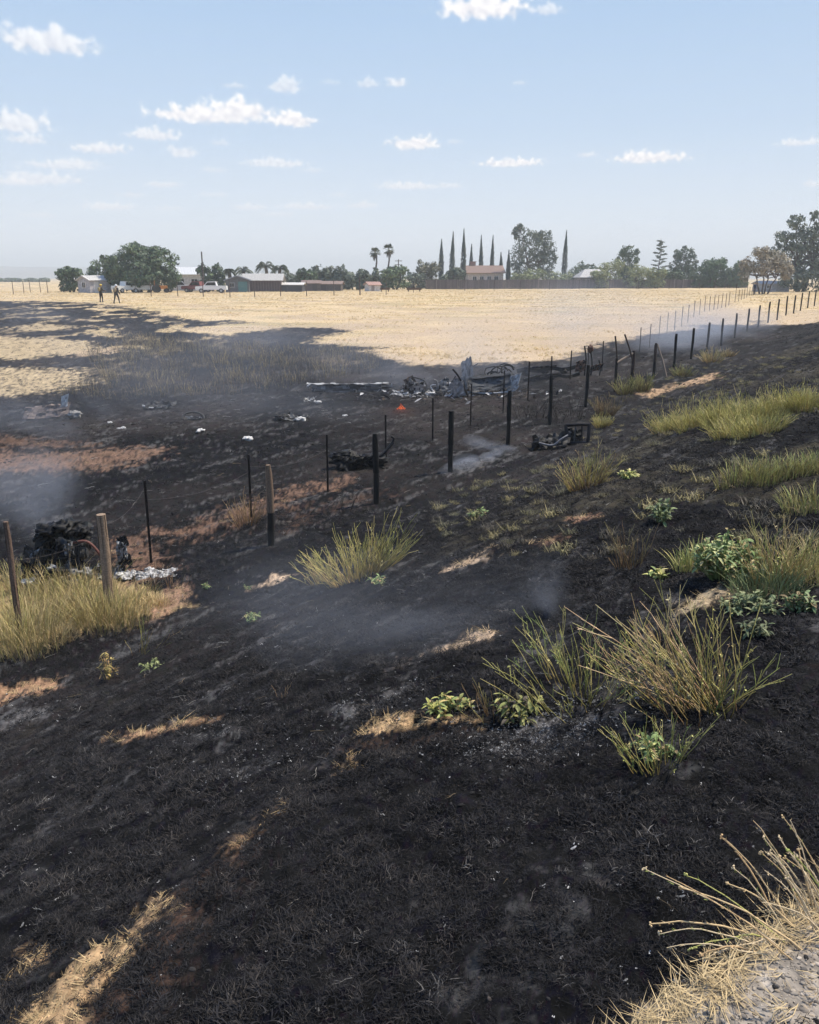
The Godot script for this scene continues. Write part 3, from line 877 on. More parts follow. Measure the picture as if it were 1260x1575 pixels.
func round_lobes(n: int, flat := 0.3) -> Array:
	var out := [[0.0, 0.55, 0.0, 0.36, 0.36, 0.34]]
	for k in n:
		var a := TAU * k / n + rf(-0.4, 0.4)
		var e := rf(-0.25, 0.9)
		out.append([cos(a) * 0.30 * cos(e), 0.52 + 0.30 * sin(e) + 0.02, sin(a) * 0.28 * cos(e), rf(0.17, 0.26), rf(0.17, 0.25), rf(0.17, 0.25)])
	return out

func make_trees() -> void:
	var dark := [Color(0.058, 0.087, 0.043), Color(0.080, 0.113, 0.052), Color(0.046, 0.070, 0.041)]
	var green := [Color(0.087, 0.123, 0.058), Color(0.116, 0.152, 0.072), Color(0.070, 0.099, 0.052)]
	var grey := [Color(0.090, 0.113, 0.081), Color(0.123, 0.142, 0.096), Color(0.065, 0.084, 0.064)]
	var olive := [Color(0.196, 0.217, 0.102), Color(0.239, 0.249, 0.123), Color(0.145, 0.167, 0.084)]
	var pale := [Color(0.25, 0.21, 0.15), Color(0.30, 0.26, 0.19), Color(0.17, 0.155, 0.11)]
	var one := [[0.0, 0.0]]
	var two := [[-0.12, 0.05], [0.15, -0.05]]
	var broad_lobes := [[0.0, 0.62, 0.0, 0.30, 0.36, 0.28], [-0.28, 0.50, 0.05, 0.22, 0.34, 0.22], [0.27, 0.52, 0.05, 0.23, 0.36, 0.22], [-0.12, 0.78, 0.05, 0.20, 0.22, 0.2], [0.14, 0.75, -0.05, 0.22, 0.22, 0.2], [-0.38, 0.34, 0.08, 0.13, 0.26, 0.14], [0.38, 0.34, 0.06, 0.13, 0.28, 0.14], [0.06, 0.4, 0.2, 0.25, 0.3, 0.18]]
	tree("broadleaf_tree", "largest spreading dark green tree at the left, above parked farm vehicles", [-44.336, -142, 8.166], 12.6, broad_lobes, dark, 9000, 0.24, 0.38, two)
	tree("broadleaf_tree", "medium green tree with a pointed top just behind the small gabled house", [-53.249, -149, 6.413], 7.5, [[0.0, 0.6, 0, 0.3, 0.36, 0.3], [-0.25, 0.42, 0, 0.24, 0.3, 0.22], [0.25, 0.5, 0, 0.24, 0.34, 0.2], [0.05, 0.82, 0, 0.16, 0.18, 0.16]], green, 2600, 0.24, 0.28, one)
	tree("broadleaf_tree", "leftmost low dark tree, standing alone left of the small gabled house", [-58.131, -146, 4.533], 5.0, round_lobes(6), dark, 2200, 0.22, 0.22, two)
	tree("broadleaf_tree", "dark green tree beside the white roofed house and its thin pole", [-35.536, -152, 5.173], 5.8, [[0, 0.5, 0, 0.36, 0.4, 0.3], [-0.22, 0.72, 0, 0.2, 0.26, 0.18], [0.24, 0.66, 0, 0.2, 0.3, 0.2], [0.34, 0.4, 0, 0.16, 0.3, 0.16]], dark, 2400, 0.23, 0.2, two)
	for e in [[[-31.692, -150, 4.482], 2.4, "short feather palm at the left end of the grey shed"], [[-29.925, -154, 5.21], 3.6, "middle feather palm, arching low over the grey shed roof"], [[-27.253, -162, 6.295], 4.2, "tallest feather palm behind the long pale shed"], [[-24.735, -163, 5.61], 3.6, "feather palm at the right end of the long pale shed"]]:
		feather_palm(e[2], e[0], e[1])
	tree("broadleaf_tree", "round dark bush like tree right of the feather palms", [-20.323, -165, 4.45], 4.6, round_lobes(6), dark, 1600, 0.24, 0.2, two)
	for e in [[[-17.636, -172, 5.163], 4.2, "spiky topped bluish tree, first right of the round bush"], [[-15.272, -172, 5.663], 4.4, "spiky topped bluish tree, taller of the pair above the rusty sheds"], [[-11.121, -172, 4.287], 6.0, "low wide bluish bush left of the two tall palms"], [[-8.368, -172, 4.663], 4.0, "narrow bluish bush under the left tall palm"]]:
		var lobes := []
		for k in 8:
			lobes.append([rf(-0.36, 0.36), rf(0.3, 0.72), rf(-0.2, 0.2), rf(0.10, 0.2), rf(0.22, 0.32), rf(0.1, 0.2)])
		tree("broadleaf_tree", e[2], e[0], e[1] * 1.35, lobes, grey, 2200, 0.24, 0.18, two)
	fan_palm("shorter of the two tall fan palms, on the left", [-7.122, -178, 8.989], 2.9)
	fan_palm("taller of the two tall fan palms, on the right", [-4.441, -184, 9.871], 3.1)
	tree("broadleaf_tree", "rounded green tree under the right tall fan palm", [-2.907, -174, 5.195], 6.8, round_lobes(8), green, 2400, 0.24, 0.25, two)
	tree("broadleaf_tree", "greyish bushy tree left of the cypress row", [4.078, -192, 6.321], 6.2, round_lobes(8), [Color(0.12, 0.12, 0.075), Color(0.15, 0.145, 0.09), Color(0.085, 0.09, 0.06)], 2300, 0.23, 0.22, two)
	tree("broadleaf_tree", "low blue green bush in front of the second and third cypress", [10.219, -192, 4.786], 5.6, round_lobes(7), grey, 1900, 0.24, 0.2, two)
	tree("broadleaf_tree", "small grey green bush between the greyish tree and the first cypress", [7.674, -190, 3.235], 3.4, round_lobes(5), grey, 900, 0.22, 0.15, one)
	var words := ["leftmost cypress of the row", "second cypress from the left", "third cypress, tallest of the row, left of the tiled house", "fourth cypress, short and rising behind the tiled roof", "fifth cypress, behind the middle of the tiled house", "sixth cypress, behind the right end of the tiled house", "seventh cypress, short, left of the big eucalyptus", "eighth cypress, short, touching the big eucalyptus", "lone cypress right of the big eucalyptus"]
	var spots := [[7.462, -202, 10.891], [10.025, -202, 12.623], [12.747, -202, 13.342], [15.208, -212, 10.095], [17.714, -212, 12.373], [20.427, -212, 12.373], [22.789, -212, 8.263], [23.381, -202, 8.424], [36.593, -202, 12.911]]
	for k in 9:
		cypress(words[k], spots[k], 1.75 if k < 3 or k == 8 else 1.5)
	var euc := [[-0.22, 0.80, 0, 0.20, 0.20, 0.2], [-0.02, 0.66, 0.1, 0.24, 0.22, 0.22], [0.2, 0.78, 0, 0.20, 0.15, 0.2], [0.33, 0.62, 0, 0.16, 0.16, 0.15], [-0.3, 0.52, 0, 0.18, 0.22, 0.18], [0.1, 0.42, 0, 0.26, 0.22, 0.22], [0.36, 0.40, 0, 0.13, 0.16, 0.14], [-0.28, 0.93, 0, 0.1, 0.09, 0.1], [-0.15, 0.28, 0, 0.25, 0.2, 0.2], [0.28, 0.22, 0, 0.18, 0.14, 0.16]]
	tree("eucalyptus_tree", "big ragged eucalyptus standing right of the tiled house", [29.375, -204, 14.609], 12.2, euc, grey, 6500, 0.24, 0.4, two, Color(0.2, 0.17, 0.14), 0.3, 0.8)
	for e in [[[28.315, -194, 4.952], 7.5, "willowy yellow green bush at the foot of the big eucalyptus"], [[34.256, -194, 4.104], 7.0, "yellow green bush under the lone cypress"], [[25.117, -194, 3.678], 5.0, "low yellow green bush right of the tiled house"]]:
		tree("shrub", e[2], e[0], e[1], round_lobes(7), olive, 1600, 0.2, 0.14, two)
	tree("broadleaf_tree", "dark low tree behind the grey hip roof", [45.283, -221, 6.592], 9.0, round_lobes(7), dark, 1700, 0.26, 0.25, two)
	tree("broadleaf_tree", "tall rounded green tree right of the grey hip roof", [54.932, -216, 10.706], 7.0, [[0, 0.78, 0, 0.36, 0.18, 0.3], [-0.2, 0.68, 0, 0.26, 0.2, 0.24], [0.2, 0.66, 0, 0.28, 0.22, 0.25], [0, 0.45, 0, 0.3, 0.25, 0.3], [0, 0.25, 0, 0.4, 0.22, 0.3]], dark, 2600, 0.26, 0.3, one)
	for e in [[[48.704, -206, 7.353], 8.0, "feathery green bush right beside the grey hip roof"], [[52.804, -196, 6.118], 8.6, "widest yellow green bush, under the tall rounded tree"], [[56.613, -195, 5.107], 5.0, "yellow green bush at the foot of the sparse conifer"], [[43.531, -194, 4.528], 5.0, "low olive bush in front of the grey hip roof's right end"]]:
		tree("shrub", e[2], e[0], e[1], round_lobes(8), olive, 2000, 0.2, 0.14, two)
	for e in [[[1.447, -190, 3.791], 5.5, "low dark bush left of the greyish bushy tree"], [[-5.728, -188, 3.501], 5.5, "low dark bush between the two tall palms' trunks"], [[-13.849, -182, 4.131], 5.0, "low dark bush right of the spiky topped pair"], [[-24.798, -178, 3.833], 5.0, "low dark bush behind the open lean-to"], [[63.617, -206, 4.66], 7.0, "broad dark bush between the sparse conifer and the dense dark tree"], [[69.264, -204, 4.042], 6.5, "dark bush between the dense dark tree and the round tree"], [[75.903, -202, 4.616], 6.0, "dark bush right of the round dome shaped tree"]]:
		tree("shrub", e[2], e[0], e[1], round_lobes(7), dark if e[1] > 5.6 else grey, 1700, 0.24, 0.15, two)
	# the sparse conifer
	var q: Array = [61.811, -212, 11.767]
	var con := thing("conifer_tree", "sparse layered conifer with gaps between its branches", "tree", g(q[0], q[1]), 0.0, "trees and bushes along the far edge of the field")
	var tb := Build.new()
	limb(tb, Vector3(0, -0.2, 0), Vector3(0, q[2] * 0.99, 0), 0.2, 0.03, Color(0.12, 0.09, 0.07))
	var cb := Build.new()
	for k in 26:
		var f := 0.16 + 0.8 * k / 26.0
		var a := k * 2.4
		var len := 2.9 * (1.05 - f) * rf(0.7, 1.15) + 0.3
		var p0 := Vector3(0, f * q[2], 0)
		var p1 := p0 + Vector3(cos(a) * len, 0.15 + len * 0.1, sin(a) * len)
		limb(tb, p0, p1, 0.05, 0.015, Color(0.12, 0.09, 0.07))
		for m in 4:
			leaves(cb, p0.lerp(p1, 0.35 + 0.22 * m), Vector3(0.55, 0.16, 0.55), 26, 0.18, grey, 0.1)
	part(tb, "trunk", M.bark, con)
	part(cb, "crown", M.leaf, con, "stuff")
	tree("broadleaf_tree", "dense dark tree with a flat left shoulder, right of the sparse conifer", [68.368, -214, 10.014], 7.4, [[-0.05, 0.6, 0, 0.36, 0.34, 0.3], [0.2, 0.74, 0, 0.26, 0.2, 0.25], [-0.18, 0.78, 0, 0.2, 0.18, 0.2], [0.25, 0.45, 0, 0.26, 0.3, 0.25], [-0.25, 0.4, 0, 0.22, 0.26, 0.2], [0.02, 0.9, 0, 0.14, 0.1, 0.14]], dark, 3200, 0.25, 0.28, one)
	tree("broadleaf_tree", "round dome shaped dark green tree behind the slat fence", [72.641, -204, 7.452], 8.2, round_lobes(9), [Color(0.042, 0.078, 0.03), Color(0.055, 0.095, 0.036)], 3400, 0.25, 0.28, two)
	tree("broadleaf_tree", "small dark tree between the round tree and the pale bare tree", [77.979, -202, 6.671], 5.4, round_lobes(6), green, 1500, 0.24, 0.2, two)
	tree("shrub", "low grey green bush between tiled house bushes and the grey hip roof", [38.461, -202, 3.731], 5.0, round_lobes(6), grey, 1200, 0.22, 0.14, two)
	# the pale thin tree by the end of the rear fence
	var pl := [[0.0, 0.64, 0, 0.34, 0.3, 0.3], [-0.28, 0.60, 0, 0.22, 0.24, 0.2], [0.28, 0.62, 0, 0.22, 0.24, 0.2], [-0.1, 0.84, 0, 0.22, 0.15, 0.2], [0.16, 0.82, 0, 0.22, 0.14, 0.2], [-0.36, 0.42, 0, 0.14, 0.18, 0.14], [0.38, 0.42, 0, 0.13, 0.16, 0.14]]
	tree("thin_tree", "pale greyish tree with bare trunks at the end of the rear fence row", [53.375, -128, 6.862], 8.4, pl, pale, 8000, 0.15, 0.14, [[-0.18, 0], [-0.05, 0.06], [0.08, -0.05], [0.22, 0.02]], Color(0.16, 0.12, 0.10), 0.2)
	var eu2 := [[-0.16, 0.86, 0, 0.13, 0.11, 0.14], [-0.02, 0.72, 0.05, 0.16, 0.12, 0.16], [-0.28, 0.66, 0, 0.13, 0.12, 0.14], [0.18, 0.80, 0, 0.15, 0.14, 0.15], [0.05, 0.94, 0, 0.09, 0.07, 0.1], [-0.36, 0.5, 0, 0.11, 0.11, 0.12], [-0.1, 0.5, 0, 0.2, 0.15, 0.18], [0.2, 0.55, 0, 0.2, 0.17, 0.2], [0.34, 0.72, 0, 0.13, 0.14, 0.14], [0.1, 0.32, 0, 0.3, 0.2, 0.25], [-0.25, 0.3, 0, 0.2, 0.16, 0.18], [0.35, 0.35, 0, 0.2, 0.22, 0.2], [0.12, 0.16, 0.1, 0.34, 0.18, 0.2], [-0.15, 0.18, 0.1, 0.24, 0.16, 0.2], [0.0, 0.62, 0, 0.3, 0.14, 0.2]]
	tree("eucalyptus_tree", "tall ragged eucalyptus cut off by the right edge of the view", [69.027, -150, 13.389], 13.5, eu2, grey, 11000, 0.22, 0.4, two, Color(0.12, 0.10, 0.09), 0.3, 0.8)
	# the far orchard line at the left horizon
	for k in 9:
		tree("orchard_tree", "small far orchard tree in the dark line at the left horizon, " + ["first", "second", "third", "fourth", "fifth", "sixth", "seventh", "eighth", "ninth"][k] + " from the left", [-239.0 + k * 3.9, -480.0 - 6.0 * fmod(k * 0.618, 1.0), 1.9 + 0.6 * fmod(k * 0.618, 1.0)], 7.0, [[0, 0.6, 0, 0.5, 0.4, 0.5]], dark, 160, 0.5, 0.2, one)


# ---------------------------------------------------------------- buildings and vehicles at the far edge
func gable(called: String, label: String, q: Array, turn: float, size: Vector3, wall: Color, roof: Color, rise: float, over := 0.35, ridge_on_x := true, group := "") -> Node3D:
	# walls of size.x by size.z up to size.y, with a pitched roof on top
	var o := thing(called, label, "building", g(q[0], q[1]), turn, group)
	var w := Build.new()
	w.bx(Vector3(0, size.y * 0.5 - 0.15, 0), Vector3(size.x, size.y + 0.3, size.z), wall)
	var hx := size.x * 0.5
	var hz := size.z * 0.5
	if ridge_on_x:
		for s in [-1.0, 1.0]:
			w.flat(Vector3(s * hx, size.y, -hz), Vector3(s * hx, size.y, hz), Vector3(s * hx, size.y + rise, 0), wall)
	else:
		for s in [-1.0, 1.0]:
			w.flat(Vector3(-hx, size.y, s * hz), Vector3(hx, size.y, s * hz), Vector3(0, size.y + rise, s * hz), wall)
	part(w, "wall", M.plaster, o)
	var span := hz if ridge_on_x else hx
	var long := (size.x if ridge_on_x else size.z) + 2.0 * over
	var slope := sqrt(span * span + rise * rise)
	for s in [-1.0, 1.0]:
		var r := Build.new()
		var ang := atan2(rise, span)
		var bas := Basis(Vector3.RIGHT, s * ang) if ridge_on_x else Basis(Vector3.BACK, -s * ang)
		var mid_ := Vector3(0, size.y + rise * 0.5 + 0.06, s * span * 0.5) if ridge_on_x else Vector3(s * span * 0.5, size.y + rise * 0.5 + 0.06, 0)
		var out: Vector3 = bas * (Vector3(0, 0, s * over * 0.5) if ridge_on_x else Vector3(s * over * 0.5, 0, 0))
		r.box(Transform3D(bas, mid_ + out), Vector3(long, 0.1, slope + over) if ridge_on_x else Vector3(slope + over, 0.1, long), roof)
		for k in int(long / 0.45):                      # standing seams or rows of tiles
			var x := -long * 0.5 + 0.22 + k * 0.45
			r.box(Transform3D(bas, mid_ + out + bas * (Vector3(x, 0.065, 0) if ridge_on_x else Vector3(0, 0.065, x))), Vector3(0.06, 0.05, slope + over) if ridge_on_x else Vector3(slope + over, 0.05, 0.06), roof * 0.92)
		part(r, "roof", M.roofing, o)
	return o

func window(o: Node3D, at: Vector3, w: float, t: float, frame: Color, turn := 0.0) -> void:
	var f := Build.new()
	var b := Basis(Vector3.UP, turn)
	for s in [-1.0, 1.0]:
		f.box(Transform3D(b, at + b * Vector3(s * w * 0.5, 0, 0.03)), Vector3(0.1, t + 0.1, 0.1), frame)
		f.box(Transform3D(b, at + b * Vector3(0, s * t * 0.5, 0.028)), Vector3(w - 0.1, 0.1, 0.09), frame)
	f.box(Transform3D(b, at + b * Vector3(0, 0, 0.025)), Vector3(0.05, t - 0.1, 0.06), frame)
	var win := part(f, "window", M.paint, o)
	var p := Build.new()
	p.box(Transform3D(b, at + b * Vector3(0, 0, 0.006)), Vector3(w - 0.1, t - 0.1, 0.03), Color(1, 1, 1))
	part(p, "pane", M.pane, win)

func door(o: Node3D, at: Vector3, w: float, t: float, col: Color, turn := 0.0) -> void:
	var d := Build.new()
	d.box(Transform3D(Basis(Vector3.UP, turn), at + Vector3(0, t * 0.5, 0)), Vector3(w, t, 0.09), col)
	part(d, "door", M.paint, o)

func pickup(label: String, q: Array, turn: float, paint: Color) -> void:
	var o := thing("pickup_truck", label, "pickup truck", g(q[0], q[1]), turn, "vehicles parked by the farm buildings")
	var b := Build.new()
	var side := PackedVector2Array([Vector2(-2.5, 0.5), Vector2(2.45, 0.5), Vector2(2.5, 0.85), Vector2(2.4, 1.05), Vector2(1.15, 1.12), Vector2(-2.45, 1.12), Vector2(-2.5, 0.9)])
	for k in side.size():
		var p := side[k]
		var e := side[(k + 1) % side.size()]
		var m := Vector3(-(e.y - p.y), e.x - p.x, 0).normalized()
		b.quad(Vector3(p.x, p.y, -0.9), Vector3(e.x, e.y, -0.9), Vector3(e.x, e.y, 0.9), Vector3(p.x, p.y, 0.9), -m, paint)
	for s in [-0.9, 0.9]:
		for k in range(1, side.size() - 1):
			b.tri(Vector3(side[0].x, side[0].y, s), Vector3(side[k].x, side[k].y, s), Vector3(side[k + 1].x, side[k + 1].y, s), Vector3(0, 0, s), Vector3(0, 0, s), Vector3(0, 0, s), paint)
	part(b, "body", M.paint, o)
	var c := Build.new()
	var a := [Vector3(1.15, 1.12, 0), Vector3(0.55, 1.78, 0), Vector3(-0.75, 1.8, 0), Vector3(-0.95, 1.12, 0)]
	for k in 3:
		var y := Vector3(0, 0, 0.82)
		var y2 := Vector3(0, 0, 0.7)
		var m: Vector3 = (a[k + 1] - a[k]).cross(Vector3.BACK).normalized()
		c.quad(a[k] - (y2 if k == 1 else y), a[k + 1] - (y2 if k < 2 else y), a[k + 1] + (y2 if k < 2 else y), a[k] + (y2 if k == 1 else y), -m if m.y < 0 else m, paint)
	for s in [-1.0, 1.0]:
		var z := Vector3(0, 0, 0.82 * s)
		var z2 := Vector3(0, 0, 0.7 * s)
		c.quad(a[0] + z, a[1] + z2, a[2] + z2, a[3] + z, Vector3(0, 0, s), paint)
	part(c, "cab", M.paint, o)
	for s in [-1.0, 1.0]:
		var wb := Build.new()
		wb.quad(Vector3(0.95, 1.18, 0.825 * s), Vector3(0.52, 1.66, 0.735 * s), Vector3(-0.68, 1.68, 0.735 * s), Vector3(-0.8, 1.18, 0.825 * s), Vector3(0, 0, s), Color.WHITE)
		part(wb, "side_window", M.pane, o)
	var ws := Build.new()
	ws.quad(Vector3(1.12, 1.18, -0.72), Vector3(0.62, 1.73, -0.62), Vector3(0.62, 1.73, 0.62), Vector3(1.12, 1.18, 0.72), Vector3(0.7, 0.6, 0), Color.WHITE)
	part(ws, "windscreen", M.pane, o)
	for x in [1.55, -1.6]:
		for s in [-0.82, 0.82]:
			var wh := Build.new()
			wh.tube(PackedVector3Array([Vector3(x, 0.36, s - 0.11), Vector3(x, 0.36, s + 0.11)]), PackedFloat32Array([0.36, 0.36]), 14, Color(0.02, 0.02, 0.02))
			var tyre := part(wh, "wheel", M.rubber, o)
			var rim := Build.new()
			rim.tube(PackedVector3Array([Vector3(x, 0.36, s - 0.12), Vector3(x, 0.36, s + 0.12)]), PackedFloat32Array([0.2, 0.2]), 12, Color(0.5, 0.5, 0.5))
			part(rim, "rim", M.steel, tyre)

func pole(label: String, q: Array, arm: float) -> void:
	var o := thing("utility_pole", label, "pole", g(q[0], q[1]))
	var b := Build.new()
	b.tube(PackedVector3Array([Vector3(0, -0.3, 0), Vector3(0, q[2], 0)]), PackedFloat32Array([0.16, 0.11]), 8, Color(0.12, 0.095, 0.08))
	part(b, "shaft", M.wood, o)
	if arm > 0.0:
		for k in 2:
			var c := Build.new()
			c.beam(Vector3(-arm, q[2] - 0.35 - k * 0.9, 0), Vector3(arm, q[2] - 0.35 - k * 0.9, 0), 0.12, 0.14, Color(0.13, 0.1, 0.085))
			part(c, "crossarm", M.wood, o)

func make_buildings() -> void:
	var white := Color(0.58, 0.56, 0.54)
	var lilac := Color(0.46, 0.44, 0.46)
	var o := gable("small_house", "small pale gabled house with a white framed window at the far left", [-51.852, -140, 3.015], -0.55, Vector3(3.0, 2.0, 4.2), lilac, white, 0.65, 0.3, false)
	window(o, Vector3(0.0, 1.25, 2.1), 0.85, 0.9, white)
	door(o, Vector3(1.5, 0, 0.9), 0.9, 1.8, Color(0.6, 0.58, 0.56), PI / 2)
	o = gable("white_house", "white house whose pale roof shows right of the largest tree", [-43.343, -165, 5.29], 0.35, Vector3(5.6, 3.1, 6.0), white, Color(0.60, 0.61, 0.62), 1.2, 0.5, true)
	window(o, Vector3(-1.2, 1.7, 3.0), 1.2, 1.0, white)
	window(o, Vector3(1.3, 1.7, 3.0), 1.2, 1.0, white)
	o = gable("grey_shed", "low shed with a grey pitched roof and a teal door", [-29.497, -146, 2.828], 0.15, Vector3(3.9, 2.0, 3.4), Color(0.13, 0.13, 0.14), Color(0.36, 0.37, 0.40), 0.65, 0.35, false)
	door(o, Vector3(0.9, 0, 1.71), 1.5, 1.75, Color(0.07, 0.17, 0.17))
	window(o, Vector3(-0.9, 1.2, 1.7), 0.8, 0.7, Color(0.3, 0.3, 0.3))
	o = gable("long_shed", "long shed with a whitish roof and dark reddish corrugated front", [-26.052, -152, 3.291], 0.05, Vector3(6.6, 2.0, 4.4), Color(0.11, 0.075, 0.068), Color(0.46, 0.45, 0.43), 1.0, 0.4, true)
	for k in 14:
		var rib := Build.new()
		rib.bx(Vector3(-3.1 + k * 0.47, 1.0, 2.24), Vector3(0.12, 2.0, 0.07), Color(0.13, 0.085, 0.075))
		part(rib, "rib", M.paint, o)
	o = gable("lean_to", "low open lean-to with a white roof at the right end of the long shed", [-21.238, -152, 2.065], -0.04, Vector3(4.6, 1.2, 3.0), Color(0.07, 0.065, 0.07), Color(0.62, 0.60, 0.58), 0.3, 0.3, true)
	door(o, Vector3(-1.0, 0, 1.52), 1.2, 1.0, Color(0.03, 0.03, 0.035))
	o = gable("rusty_shed", "low shed with a rusty red roof, left one of two", [-18.208, -158, 2.284], 0.1, Vector3(3.2, 1.4, 2.6), Color(0.13, 0.105, 0.095), Color(0.24, 0.175, 0.15), 0.45, 0.3, true)
	door(o, Vector3(0.6, 0, 1.32), 0.9, 1.25, Color(0.06, 0.05, 0.05))
	o = gable("rusty_shed", "low shed with a rusty red roof, right and wider one of two", [-14.901, -160, 2.165], -0.08, Vector3(4.4, 1.25, 2.8), Color(0.12, 0.10, 0.09), Color(0.26, 0.19, 0.16), 0.45, 0.3, true)
	door(o, Vector3(-1.0, 0, 1.42), 1.0, 1.1, Color(0.06, 0.05, 0.05))
	o = gable("pink_shed", "tiny white walled shed with a pinkish roof below the tall palms", [-6.788, -156, 2.171], 0.5, Vector3(2.3, 1.1, 1.9), Color(0.66, 0.62, 0.60), Color(0.46, 0.29, 0.24), 0.45, 0.25, true)
	door(o, Vector3(-0.4, 0, 0.97), 0.6, 0.95, Color(0.25, 0.22, 0.21))
	o = gable("tiled_house", "pale house with a broad red tiled roof behind the cypresses", [17.68, -206, 5.709], 0.12, Vector3(8.6, 3.6, 6.5), Color(0.60, 0.52, 0.47), Color(0.27, 0.185, 0.155), 1.5, 0.6, true)
	for x in [-2.6, -0.9, 0.9, 2.6]:
		window(o, Vector3(x, 2.2, 3.25), 1.0, 1.0, white)
	var ch := Build.new()
	ch.bx(Vector3(-2.3, 5.2, -0.6), Vector3(1.1, 1.6, 1.1), Color(0.42, 0.25, 0.2))
	ch.bx(Vector3(-2.3, 6.06, -0.6), Vector3(1.4, 0.14, 1.4), Color(0.36, 0.2, 0.16))
	part(ch, "chimney", M.plaster, o)
	# hip roofed house
	var q: Array = [42.037, -198, 4.283]
	o = thing("grey_roofed_house", "low house with a grey hipped roof behind the slat fence", "building", g(q[0], q[1]), 0.1)
	var w := Build.new()
	w.bx(Vector3(0, 1.15, 0), Vector3(6.0, 2.6, 5.0), Color(0.30, 0.27, 0.25))
	part(w, "wall", M.plaster, o)
	window(o, Vector3(-1.5, 1.6, 2.5), 1.0, 0.8, white)
	window(o, Vector3(1.4, 1.6, 2.5), 1.0, 0.8, white)
	var r := Build.new()
	var top: float = q[2]
	var c := [Vector3(-3.5, 2.45, 3.0), Vector3(3.5, 2.45, 3.0), Vector3(3.5, 2.45, -3.0), Vector3(-3.5, 2.45, -3.0), Vector3(-1.4, top, 0), Vector3(2.0, top, 0)]
	for f in [[0, 1, 5], [0, 5, 4], [1, 2, 5], [2, 3, 4], [2, 4, 5], [3, 0, 4]]:
		r.flat(c[f[0]], c[f[1]], c[f[2]], Color(0.50, 0.48, 0.47))
	r.bx(Vector3(0, 2.40, 0), Vector3(7.0, 0.09, 6.0), Color(0.4, 0.38, 0.37))
	part(r, "roof", M.roofing, o)
	o = gable("white_shed", "low whitish shed half hidden behind the pale bare tree", [63.826, -150, 2.73], 0.1, Vector3(5.2, 1.4, 3.0), Color(0.42, 0.40, 0.40), Color(0.48, 0.47, 0.48), 0.4, 0.3, true)
	window(o, Vector3(-1.2, 0.9, 1.5), 0.9, 0.6, white)
	pickup("white pickup truck parked left of the grey shed", [-32.17, -138, 1.589], PI + 0.1, Color(0.72, 0.72, 0.72))
	pickup("dull red pickup parked left of the white pickup", [-36.005, -144, 1.341], PI - 0.2, Color(0.20, 0.07, 0.06))
	pickup("white pickup half hidden behind the orange machine", [-39.511, -146, 1.434], 0.2, Color(0.70, 0.70, 0.71))
	pickup("pale van like pickup in the shade of the largest tree, left one", [-46.128, -139, 1.378], 0.9, Color(0.66, 0.66, 0.64))
	pickup("white pickup in the shade of the largest tree, nearer the orange machine", [-43.462, -140, 1.371], 0.3, Color(0.70, 0.70, 0.70))
	# the orange machine: a small tractor
	q = [-40.52, -138, 1.386]
	o = thing("tractor", "small orange tractor at the right side of the largest tree", "tractor", g(q[0], q[1]), 0.4)
	var tb := Build.new()
	tb.bx(Vector3(0.5, 0.85, 0), Vector3(1.3, 0.55, 0.55), Color(0.55, 0.20, 0.04))
	tb.bx(Vector3(-0.45, 0.75, 0), Vector3(0.7, 0.3, 0.7), Color(0.5, 0.18, 0.04))
	part(tb, "body", M.paint, o)
	var seat := Build.new()
	seat.bx(Vector3(-0.45, 1.0, 0), Vector3(0.45, 0.12, 0.45), Color(0.03, 0.03, 0.03))
	seat.bx(Vector3(-0.68, 1.25, 0), Vector3(0.1, 0.4, 0.45), Color(0.03, 0.03, 0.03))
	part(seat, "seat", M.rubber, o)
	var bar := Build.new()
	for s in [-0.4, 0.4]:
		bar.beam(Vector3(-0.85, 0.8, s), Vector3(-0.85, 1.9, s), 0.06, 0.06, Color(0.4, 0.15, 0.04))
	bar.beam(Vector3(-0.85, 1.9, -0.4), Vector3(-0.85, 1.9, 0.4), 0.06, 0.06, Color(0.4, 0.15, 0.04))
	part(bar, "roll_bar", M.paint, o)
	for e in [[-0.6, 0.62, 0.62], [0.95, 0.36, 0.5]]:
		for s in [-1.0, 1.0]:
			var wb := Build.new()
			wb.tube(PackedVector3Array([Vector3(e[0], e[1], s * e[2] - 0.13), Vector3(e[0], e[1], s * e[2] + 0.13)]), PackedFloat32Array([e[1], e[1]]), 14, Color(0.02, 0.02, 0.02))
			part(wb, "wheel", M.rubber, o)
	pole("thin dark pole rising beside the white roofed house", [-36.321, -150, 6.765], 0.0)
	pole("wooden pole with two short crossarms right of the two tall palms", [-2.708, -210, 6.688], 0.9)
	# two troughs in the field in front of the farm
	for e in [[-4.361, -150, 0.966, "small dark livestock trough standing in the straw below the tall palms", 1.6], [0.814, -152, 0.946, "longer brown livestock trough right of the pink roofed shed", 2.6]]:
		o = thing("trough", e[3], "trough", g(e[0], e[1]), 0.2)
		var t := Build.new()
		var L: float = e[4]
		for s in [-1.0, 1.0]:
			t.bx(Vector3(0, 0.5, s * 0.3), Vector3(L, 0.4, 0.06), Color(0.13, 0.075, 0.05))
			t.bx(Vector3(s * (L * 0.5 - 0.03), 0.5, 0), Vector3(0.06, 0.38, 0.54), Color(0.13, 0.075, 0.05))
		t.bx(Vector3(0, 0.33, 0), Vector3(L - 0.12, 0.05, 0.54), Color(0.1, 0.06, 0.045))
		part(t, "basin", M.wood, o)
		for x in [-1.0, 1.0]:
			for s in [-1.0, 1.0]:
				var lg := Build.new()
				lg.bx(Vector3(x * L * 0.4, 0.12, s * 0.25), Vector3(0.08, 0.42, 0.08), Color(0.1, 0.06, 0.045))
				part(lg, "leg", M.wood, o)

